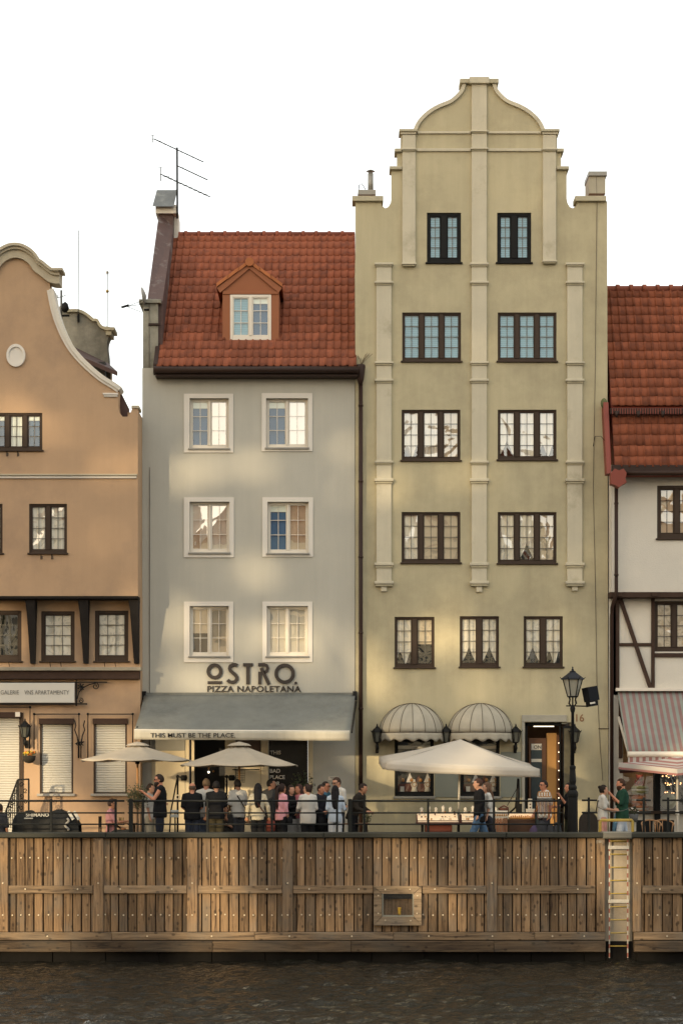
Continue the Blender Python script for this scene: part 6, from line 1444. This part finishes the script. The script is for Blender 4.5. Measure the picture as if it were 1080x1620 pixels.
def person(label, px, Y, h=1.75, face=0, fem=False, skin='l', hair='short', hc=(.03, .02, .015), top=(.02, .02, .02), sleeve=.45, bottom=(.02, .02, .025), legs='trousers',
           armL=None, armR=None, lean=0, headyaw=0, headpitch=0, seated=False, stride=0, glasses=None, extra=None, beard=False, hem=.84, build=1.0, pants_len=1.0, vneck=False):
    s = h / 1.75; p0 = on_floor(px, Y)
    t = thing('person', label, 'person', p0, radians(face), 'people on the promenade', world=False)
    t.scale = (s, s, s)
    dz = -.46 if seated else 0                  # a sitter's pelvis rides lower
    HIP = Vector((0, 0, .95 + dz)); RL = Matrix.Rotation(radians(lean), 3, 'X')
    def T(p): p = Vector(p) + Vector((0, 0, dz)); return HIP + RL @ (p - HIP)
    shx = (.158 if fem else .178) * (1 + (build - 1) * .6); bw = build
    tors = [(.86, .155 if fem else .15, .105), (.95, .165 if fem else .155, .115), (1.08, .125 if fem else .145, .10), (1.22, .145 if fem else .165, .115), (1.34, .155 if fem else .185, .115), (1.43, .125 if fem else .155, .088), (1.475, .085, .07), (1.51, .055, .055)]
    def torso(m, g=0., z0=.80, z1=2):
        rg = [(T((0, .0, z)), rx * bw + g, ry * bw + g, RL) for z, rx, ry in tors if z0 <= z <= z1]; m.loft(rg, 18)
        if fem and z1 > 1.3:
            for sx in (-1, 1): m.sphere(T((sx * .065, -.085, 1.28)), .06 + g, .055 + g, .06 + g)
    sh = {sg: T((sg * shx, 0, 1.425)) for sg in (-1, 1)}
    A = {1: armL, -1: armR}; arm = {}
    for sg in (-1, 1):
        a = A[sg] or ((.12, .02, -1), (.06, -.25, -1)); u = Vector((a[0][0] * sg, a[0][1], a[0][2])).normalized(); f = Vector((a[1][0] * sg, a[1][1], a[1][2])).normalized()
        el = sh[sg] + u * .285; wr = el + f * .245; arm[sg] = (sh[sg], el, wr, f)
    hp = {}
    for sg in (-1, 1):
        h0 = Vector((sg * .085, 0, .90 + dz))
        if seated: kn = h0 + Vector((sg * .05, -.42, .03)); an = kn + Vector((0, -.03 + .05 * sg, -.42 - .0)); an.z = .08
        else: kn = Vector((sg * .09, -stride * sg * .16 - .01, .5)); an = Vector((sg * .095, -stride * sg * .26 + .03 + abs(stride) * .05, .085))
        hp[sg] = (h0, kn, an)
    NK = T((0, .01, 1.50)); HR = Matrix.Rotation(radians(headyaw), 3, 'Z') @ Matrix.Rotation(radians(headpitch), 3, 'X')
    HC = T((0, -.015, 1.515)) + HR @ Vector((0, -.01, .105))
    def Hd(v): return HC + HR @ Vector(v)
    # body: one closed skin grown over trunk, limbs, hands, neck and head
    b = MB(); torso(b)
    for sg in (-1, 1): b.capsule(T((sg * .03, .015, 1.465)), .04, sh[sg], .042)
    for sg in (-1, 1):
        S, E, Wr, f = arm[sg]
        b.capsule(S, .052, E, .04); b.capsule(E, .041, Wr, .027)
        pc = Wr + f * .05; side = f.cross(Vector((0, 1, 0))); side = side.normalized() if side.length > .2 else Vector((1, 0, 0)); nrm = f.cross(side)
        b.capsule(Wr, .026, Wr + f * .075, .034)
        for k in range(4):
            q = Wr + f * .075 + side * (.024 * (k - 1.5)); ln = (.062, .075, .07, .055)[k]; md = q + f * ln * .55 + nrm * .010; b.capsule(q, .0115, md, .0105, 6); b.capsule(md, .0105, md + f * ln * .4 + nrm * .028, .009, 6)
        th_ = Wr + f * .03 + side * .034; b.capsule(th_, .014, th_ + f * .04 + side * .03, .012, 6); b.capsule(th_ + f * .04 + side * .03, .012, th_ + f * .07 + side * .032, .010, 6)
        h0, kn, an = hp[sg]
        b.capsule(h0, .088, kn, .055); b.capsule(kn, .056, an, .038); b.capsule(an + Vector((0, .03, -.04)), .035, an + Vector((0, -.14, -.05)), .03)
    b.capsule(T((0, .012, 1.42)), .058, NK + Vector((0, 0, .06)), .052)
    b.loft([(Hd((0, -.035, -.115)), .030, .035, HR), (Hd((0, -.022, -.09)), .055, .068, HR), (Hd((0, -.008, -.045)), .070, .086, HR), (Hd((0, 0, .01)), .078, .097, HR), (Hd((0, .006, .06)), .077, .097, HR), (Hd((0, .01, .095)), .056, .075, HR), (Hd((0, .01, .118)), .02, .03, HR)], 16)
    b.capsule(Hd((0, -.09, .02)), .011, Hd((0, -.108, -.018)), .016, 8)
    for sg in (-1, 1): b.sphere(Hd((sg * .081, .008, -.005)), .012, .02, .03, 8, 6)
    o = b.obj('body', skinm(skin), t); remesh(o, .0145)
    # clothes
    m = MB(); g = .016; torso(m, g, hem if not seated else .86, 1.48)
    for sg in (-1, 1): m.capsule(T((sg * .055, .012, 1.455)), .062, sh[sg] * .94 + T((0, 0, 1.40)) * .06, .066)
    if sleeve > 0:
        for sg in (-1, 1):
            S, E, Wr, f = arm[sg]
            m.sphere(S, .058)
            if sleeve <= .5: e = S.lerp(E, sleeve * 2); m.capsule(S, .060, e, .057)
            else: m.capsule(S, .060, E, .052); e = E.lerp(Wr, (sleeve - .5) * 2 * .96); m.capsule(E, .055, e, .042)
    else:
        for sg in (-1, 1): m.sphere(T((sg * shx * .8, 0, 1.42)), .06, .06, .045)
    if hem < .88:
        m.loft([(T((0, 0, hem)), .175 * bw, .135 * bw, RL), (T((0, 0, .95)), .18 * bw, .135 * bw, RL), (T((0, 0, 1.1)), .155 * bw, .12 * bw, RL)], 18)
    o = m.obj('shirt', clothm(top), t); remesh(o, .018); wrinkle(o)
    m = MB()
    if legs == 'skirt':
        zz0 = .42; m.loft([(Vector((0, .02, zz0)), .24, .21), (Vector((0, 0, .75)), .2, .16), (Vector((0, 0, .95)), .16, .12), (Vector((0, 0, 1.02)), .14, .11)], 20)
    else:
        m.loft([(HIP + Vector((0, 0, -.12)), .165 * bw, .12 * bw), (HIP, .178 * bw, .128 * bw), (HIP + Vector((0, 0, .09)), .16 * bw, .118 * bw)], 18)
        for sg in (-1, 1):
            h0, kn, an = hp[sg]; wide = .018 if legs == 'trousers' else .03
            if legs == 'shorts': m.capsule(h0, .105, h0.lerp(kn, .92), .085)
            else: m.capsule(h0, .104, kn, .068 + wide); m.capsule(kn, .07 + wide, kn.lerp(an, .95), .055 + wide)
    o = m.obj('skirt' if legs == 'skirt' else legs if legs == 'shorts' else 'trousers', clothm(bottom), t); remesh(o, .02); wrinkle(o)
    for sg in (-1, 1):
        an = hp[sg][2]; MB().loft([(an + Vector((0, -.06, -.085)), .045, .135), (an + Vector((0, -.06, -.05)), .048, .135), (an + Vector((0, -.01, -.01)), .042, .07), (an + Vector((0, .01, .03)), .04, .045)], 12).obj('shoe', clothm((.03, .028, .026) if not fem else (.4, .36, .3)), t)
    # face
    for sg in (-1, 1): MB().sphere(Hd((sg * .031, -.083, .012)), .0105, .008, .007, 8, 6).obj('eye', eye_m, t)
    MB().sphere(Hd((0, -.083, -.058)), .022, .008, .006, 8, 6).obj('mouth', lip_m, t)
    if glasses:
        m = MB(); 
        for sg in (-1, 1): m.sphere(Hd((sg * .034, -.098, .012)), .03, .008, .022, 10, 6); m.bar(Hd((sg * .064, -.09, .016)), Hd((sg * .08, .0, .012)), .006, .010)
        m.bar(Hd((-.01, -.1, .018)), Hd((.01, -.1, .018)), .006); m.obj('sunglasses', lens_m, t)
    if hair != 'none':
        hm = hairm(hc); m = MB(); nn, kk = 20, 14; vs = []; rr = random.Random(int(px * 7))
        for j in range(kk + 1):
            for i in range(nn):
                a = 2 * pi * i / nn; z = cos(pi * j / kk); r = sin(pi * j / kk); d = Vector((r * cos(a), r * sin(a), z))
                low = -.45 if hair == 'short' else -.75
                front = d.y < -.28 - .1 * d.z and d.z < .55 - (0 if hair != 'bald' else 0)
                k = 1.0
                if hair == 'bald': k = 1.0 if (d.z < .35 and d.y > .05 and d.z > -.45) else .86
                elif front or d.z < low or (d.y < .0 and d.z < -.15): k = .84
                vol = {'short': 1.0, 'bald': .965, 'curly': 1.16}.get(hair, 1.04)
                jit = 1 + rr.uniform(-.02, .025)
                vs.append(Hd((d.x * .088 * vol * k * jit, d.y * .109 * vol * k * jit + .008, d.z * .122 * vol * k * jit + .012)))
        m.add(vs, [(j * nn + i, (j + 1) * nn + i, (j + 1) * nn + (i + 1) % nn, j * nn + (i + 1) % nn) for j in range(kk) for i in range(nn)], True)
        if hair == 'long':
            m.loft([(Hd((0, .055, .07)), .07, .045), (Hd((0, .07, -.02)), .088, .05), (T((0, .095, 1.47)), .095, .045), (T((0, .115, 1.34)), .09, .035), (T((0, .12, 1.2)), .065, .025), (T((0, .115, 1.14)), .03, .015)], 14)
            for sg in (-1, 1): m.capsule(Hd((sg * .07, .01, .03)), .028, T((sg * .09, .02, 1.42)), .03)
        if hair == 'pony': m.sphere(Hd((0, .11, .05)), .035); m.tube([Hd((0, .11, .06)), Hd((0, .16, .0)), T((0, .15, 1.4)), T((0, .13, 1.18)), T((0, .125, 1.1))], [.03, .042, .045, .035, .012], 10)
        if hair == 'bun': m.sphere(Hd((0, .10, .075)), .05, .05, .048)
        fixnormals(m.obj('hair', hm, t))
    if beard: MB().loft([(Hd((0, -.06, -.16)), .03, .03), (Hd((0, -.05, -.12)), .055, .055), (Hd((0, -.035, -.075)), .068, .075), (Hd((0, -.02, -.04)), .068, .07)], 14).obj('beard', hairm(hc), t)
    if extra: extra(t, T, arm, Hd, hp)
    return t
HOLD = ((.15, -.25, -1), (-.25, -1, .25))      # forearm raised in front
LOW = ((.14, .05, -1), (-.35, -.8, -.35))      # hands together at the waist
PHONE = ((.1, -.35, -1), (-.3, -.7, .75))
blk, wht, crm = (.012, .012, .013), (.50, .475, .42), (.40, .355, .26)
def strap(c=(.03, .025, .02), sgn=1):
    def f(t, T, arm, Hd, hp):
        MB().tube([T((-.14 * sgn, -.1, 1.05)), T((.02 * sgn, -.15, 1.28)), T((.11 * sgn, -.05, 1.475)), T((.05 * sgn, .13, 1.34)), T((-.12 * sgn, .15, 1.08)), T((-.2 * sgn, .06, .98))], .014, 6).obj('bag_strap', clothm(c), t)
    return f
def handbag(c, sg=1, z=.72, s=1.0):
    def f(t, T, arm, Hd, hp):
        w = arm[sg][2]; q = Vector((w.x + .03 * sg, w.y - .02, z)); MB().loft([(q + Vector((0, 0, -.16 * s)), .12 * s, .05), (q + Vector((0, 0, 0)), .13 * s, .06), (q + Vector((0, 0, .1 * s)), .10 * s, .04)], 12).obj('handbag', clothm(c), t)
        MB().tube([q + Vector((-.08 * s, 0, .09 * s)), w + Vector((0, 0, .02)) - Vector((0, 0, .06)), q + Vector((.08 * s, 0, .09 * s))], .010, 6).obj('bag_handle', clothm(c), t)
    return f
def cup(sg=1):
    def f(t, T, arm, Hd, hp):
        S, E, Wr, fd = arm[sg]; q = Wr + fd * .09 - Vector((0, 0, .06)); MB().lathe([(.026, 0), (.034, .13), (.03, .13)], q, 10).obj('cup', clothm((.5, .3, .12)), t)
    return f
def both_(*fs):
    def f(*a):
        for x in fs: x(*a)
    return f
def tattoo(t, T, arm, Hd, hp):
    ink = mat('tattooed_skin', (.25, .13, .09), .6, .55, 14, 0, local=True, tint=(.06, .05, .055), tamt=.7)
    S, E, Wr, f = arm[-1]; m = MB(); m.capsule(S.lerp(E, .25), .053, E, .0435); m.capsule(E, .0445, E.lerp(Wr, .9), .032); o = m.obj('tattooed_sleeve', ink, t); remesh(o, .012)
pp = person
pp('dark clad person at the far left edge by the stair railing', -1, -4.9, 1.62, 160, skin='m', top=(.03, .03, .035), hair='short', seated=True)
pp('seated man in pink shirt and dark sunglasses at the small table', 176, -4.0, 1.78, 88, skin='m', hair='short', hc=(.05, .03, .02), top=(.46, .22, .22), sleeve=.45, bottom=(.06, .06, .055), seated=True, glasses=True, armL=LOW, armR=((.1, -.5, -.8), (-.1, -1, .1)))
pp('tattooed man in a black sleeveless top and shorts facing left', 253, -5.0, 1.90, -82, skin='r', top=blk, sleeve=0, bottom=(.02, .022, .03), legs='shorts', beard=True, hc=(.03, .02, .014), build=1.12, armR=((.05, .1, -1), (.0, -.25, -1)), armL=((.1, -.5, -.8), (-.1, -.8, .6)), extra=tattoo, hem=.80, glasses=True)
pp('person in a pale shirt mostly hidden behind the tattooed man', 237, -3.9, 1.68, 80, skin='l', top=wht, hair='short', bottom=crm, armL=HOLD, fem=True)
pp('bald man in a black t-shirt seen from behind', 304, -4.9, 1.70, 182, skin='r', hair='bald', hc=(.09, .06, .04), top=(.014, .014, .018), bottom=(.03, .035, .05), build=1.14, armL=LOW, armR=LOW)
pp('fair haired man in a white t-shirt with a tattooed forearm', 326, -4.5, 1.80, 172, skin='r', hair='short', hc=(.20, .13, .07), top=wht, bottom=(.10, .12, .16), armL=((.16, .0, -1), (.1, -.3, -1)), build=1.05)
pp('dark haired man in a black t-shirt and olive trousers seen from behind', 342, -5.0, 1.74, 186, skin='d', hair='short', hc=(.012, .01, .009), top=blk, bottom=(.055, .045, .025), build=1.1)
pp('seated woman in round sunglasses facing the river', 356, -4.45, 1.60, -12, fem=True, skin='l', hair='long', hc=(.06, .03, .02), top=(.03, .03, .03), bottom=blk, seated=True, glasses=True, armL=HOLD, armR=LOW)
pp('dark haired man in a white t-shirt with a shoulder strap', 376, -4.3, 1.78, 205, skin='m', hair='short', hc=(.013, .011, .01), top=wht, bottom=(.06, .06, .065), beard=True, armR=HOLD, armL=LOW, extra=strap())
pp('woman with long black hair in a cream jacket', 408, -5.0, 1.68, 178, fem=True, skin='m', hair='long', hc=(.010, .008, .008), top=crm, sleeve=1.0, bottom=blk, hem=.84, armL=((.35, .05, -1), (.05, -.3, -1)), armR=((.35, .05, -1), (.1, -.3, -1)), extra=both_(strap((.06, .02, .015)), handbag((.14, .04, .03), -1, .72)))
pp('dark suited man with a white collar between two women', 428, -4.2, 1.79, 150, skin='d', hair='short', hc=(.014, .012, .01), top=(.045, .045, .045), sleeve=1.0, bottom=(.05, .05, .05), hem=.80, headyaw=-60)
pp('woman in a pink top with a long dark ponytail', 445, -4.9, 1.67, 130, fem=True, skin='m', hair='pony', hc=(.025, .015, .012), top=(.56, .27, .30), sleeve=.8, bottom=blk, armL=HOLD, extra=handbag((.02, .018, .018), -1, .85, .8))
pp('woman in a black top and pale grey trousers looking right', 459, -4.5, 1.64, 60, fem=True, skin='l', hair='long', hc=(.03, .02, .015), top=blk, sleeve=1.0, bottom=(.30, .29, .27), legs='skirt', armL=LOW, armR=HOLD, headyaw=-20)
pp('woman in a pink blouse half hidden behind the white sweater', 474, -4.1, 1.66, -60, fem=True, skin='r', hair='long', hc=(.05, .025, .02), top=(.46, .16, .19), sleeve=.6, bottom=(.3, .29, .27), legs='skirt', armL=LOW)
pp('woman in an off-shoulder white sweater and black trousers', 487, -5.0, 1.66, 195, fem=True, skin='l', hair='bun', hc=(.03, .018, .014), top=(.48, .45, .40), sleeve=.95, bottom=blk, hem=.76, build=1.15, armL=((.25, -.1, -1), (-.1, -.8, -.5)), armR=LOW, headyaw=55)
pp('man with cropped hair in a dark vest over a white shirt', 506, -4.6, 1.66, 50, skin='r', hair='short', hc=(.03, .02, .015), top=(.02, .02, .025), sleeve=1.0, bottom=blk, armL=HOLD, armR=LOW, headpitch=8, extra=handbag((.015, .015, .017), -1, .8, 1.2))
pp('man in sunglasses raising his hand to his mouth', 514, -4.0, 1.73, 60, skin='r', hair='short', hc=(.02, .014, .01), top=(.05, .12, .17), sleeve=.9, glasses=True, armL=((.1, -.5, -.8), (-.3, -.4, 1)), armR=PHONE)
pp('woman with very long black hair in a pale blue shirt', 530, -5.0, 1.63, 178, fem=True, skin='m', hair='long', hc=(.009, .008, .009), top=(.40, .46, .53), sleeve=.7, bottom=(.46, .47, .48), hem=.80, armR=((.25, -.2, -1), (.1, -.9, .1)), armL=LOW)
pp('tall man in a white t-shirt and sunglasses looking down', 535, -4.2, 1.84, -50, skin='l', hair='short', hc=(.05, .03, .018), top=wht, bottom=(.10, .11, .13), glasses=True, headpitch=14, armL=LOW, armR=((.15, 0, -1), (-.2, -.7, -.5)), extra=both_(strap((.02, .02, .025), -1), handbag((.36, .13, .05), 1, .86, .9)))
pp('person in a dark jacket leaning over by the wide railing post', 558, -4.4, 1.74, 65, skin='m', hair='short', hc=(.025, .016, .012), top=(.022, .022, .02), sleeve=1.0, bottom=(.02, .02, .02), lean=24, hem=.8, headpitch=12, armL=LOW, armR=LOW)
pp('man in a black jacket and jeans walking left past the stall', 758, -5.1, 1.80, -88, skin='l', hair='short', hc=(.06, .03, .018), top=blk, sleeve=1.0, bottom=(.075, .13, .21), stride=.9, hem=.74, headpitch=6)
pp('woman with long brown hair walking behind the man in jeans', 771, -4.7, 1.70, -85, fem=True, skin='l', hair='long', hc=(.11, .06, .035), top=wht, sleeve=.5, bottom=(.03, .03, .035), stride=-.8, hem=.85)
pp('stall vendor in a white t-shirt and red glasses looking left', 861, -4.4, 1.76, -62, skin='r', hair='short', hc=(.02, .015, .012), top=wht, bottom=(.05, .05, .06), build=1.12, glasses=True, armL=((.3, .0, -1), (.15, -.3, -1)), armR=((.25, 0, -1), (0, -.5, -.8)))
pp('person in dark clothes reaching out from behind the street lamp', 901, -4.3, 1.70, -75, skin='r', hair='short', hc=(.02, .015, .012), top=blk, sleeve=.5, bottom=(.04, .045, .03), armL=((.1, -.6, -.7), (0, -.6, .8)), armR=((.1, -.4, -.8), (0, -1, -.15)))
def bluebag(t, T, arm, Hd, hp):
    w = arm[1][2]; q = Vector((w.x + .03, w.y - .12, .78)); MB().loft([(q + Vector((0, 0, -.3)), .06, .05), (q + Vector((0, 0, -.22)), .14, .12), (q, .13, .1), (q + Vector((0, 0, .18)), .06, .05), (q + Vector((0, 0, .28)), .02, .02)], 12).obj('carrier_bag', mat('blue_plastic', (.14, .30, .46), .35, .2, 8, .5, 10, transl=.3), t)
pp('woman with a dark bun in a white shirt holding a blue bag', 953, -4.7, 1.64, 92, fem=True, skin='l', hair='bun', hc=(.02, .014, .012), top=wht, sleeve=.45, bottom=(.46, .24, .20), hem=.86, armL=((.1, -.1, -1), (-.2, -1, -.2)), armR=((.1, -.1, -1), (-.3, -.9, -.1)), extra=both_(bluebag, strap((.02, .02, .02), -1)))
def watch(t, T, arm, Hd, hp):
    S, E, Wr, f = arm[-1]; MB().tube([Wr - f * .045, Wr - f * .015], .034, 10).obj('wrist_watch', lens_m, t)
pp('bearded man in a dark green t-shirt and pale shorts', 984, -4.6, 1.80, -85, skin='r', hair='short', hc=(.045, .022, .012), top=(.018, .05, .033), sleeve=.48, bottom=(.36, .40, .45), legs='shorts', beard=True, stride=.5, hem=.80, armL=PHONE, armR=((.1, -.25, -1), (-.05, -.6, .85)), extra=watch, headpitch=6, build=1.1)

# ---------------------------------------------------------------- unseen trees added on the opposite bank, shaped to cast sun patches
tl_ = mat('sun_blocker_leaf', (.06, .085, .03), .7, .3, 1, 0)
TYY = -60.0; back = -TYY / (cos(SUN_AZ) * cos(SUN_EL)) ; offx = back * sdir.x; offz = back * sdir.z
rt = random.Random(21)
GAPS = [(262, 752, 62, 26), (330, 735, 26, 18), (400, 738, 36, 21), (545, 715, 26, 26), (540, 775, 26, 22), (400, 908, 40, 26), (470, 1008, 95, 34), (262, 985, 34, 55), (240, 880, 16, 50), (330, 1080, 120, 22),
        (614, 768, 40, 22), (725, 752, 60, 18), (795, 860, 22, 40), (705, 1000, 58, 46), (592, 1072, 40, 40), (785, 1082, 85, 18), (880, 1000, 18, 26), (40, 675, 60, 26), (130, 700, 50, 16), (100, 1185, 22, 46), (20, 1010, 60, 40)]
GAPW = [(WX(a, 0), WZ(b, 0), c * PXM(0), d_ * PXM(0)) for a, b, c, d_ in GAPS]  # crown openings placed to land sun patches on the house fronts
def gap(x, z):
    if z > 11.6: return False
    wob = .35 * sin(x * 4.1 + z * 2.3) + .25 * sin(x * 7.3 - z * 5.1)
    for a, b, c, d_ in GAPW:
        if ((x - a) / c) ** 2 + ((z - b) / d_) ** 2 < 1 + wob: return True
    if z < 3.1:                                  # low part opened for light, most towards the left
        return sin(x * 1.3 + .6) + .6 * sin(x * 2.9 + z * 1.8) + .5 * sin(z * 2.4 + x) > (-.55 if x < -1 else .25 if x < 3 else .75)
    return False
for i in range(7):
    cx = offx - 14 + i * 4.6; t = thing('sun_blocker_tree', 'unseen tree added behind the viewer to shape the sun patches', 'tree', (cx, TYY, 0), group='added trees shaping the sunlight')
    MB().tube([(cx, TYY, -.1), (cx + .1, TYY, 9), (cx - .1, TYY + .1, 18), (cx, TYY, 28)], [.4, .3, .2, .05], 10).obj('trunk', bark, t)
    m = MB()
    for k in range(10): z = 8 + 1.9 * k; a = rt.random() * 6.28; m.tube([(cx, TYY, z), (cx + 1.2 * cos(a), TYY + 1.2 * sin(a), z + .8), (cx + 2.4 * cos(a), TYY + 2.4 * sin(a), z + 1.4)], [.09, .06, .02], 6)
    m.obj('limbs', bark, t)
    m = MB(); n = 0
    for k in range(5200):
        x = cx + rt.uniform(-2.6, 2.6); z = rt.uniform(4, 32); y = TYY + rt.uniform(-1.5, 1.5)
        fx = x - sdir.x / sdir.y * y; hz = z - sdir.z / sdir.y * y      # where this clump's shade falls on the house fronts
        if gap(fx, hz): continue
        s_ = rt.uniform(.28, .5); a = Vector((rt.uniform(-1, 1), rt.uniform(-1, 1), rt.uniform(-1, 1))).normalized(); b = a.orthogonal().normalized(); a *= s_; b *= s_ * .7; p = Vector((x, y, z))
        m.add([p - a, p + b, p + a, p - b], [(0, 1, 2, 3)])
    m.obj('crown', tl_, t)
settle()
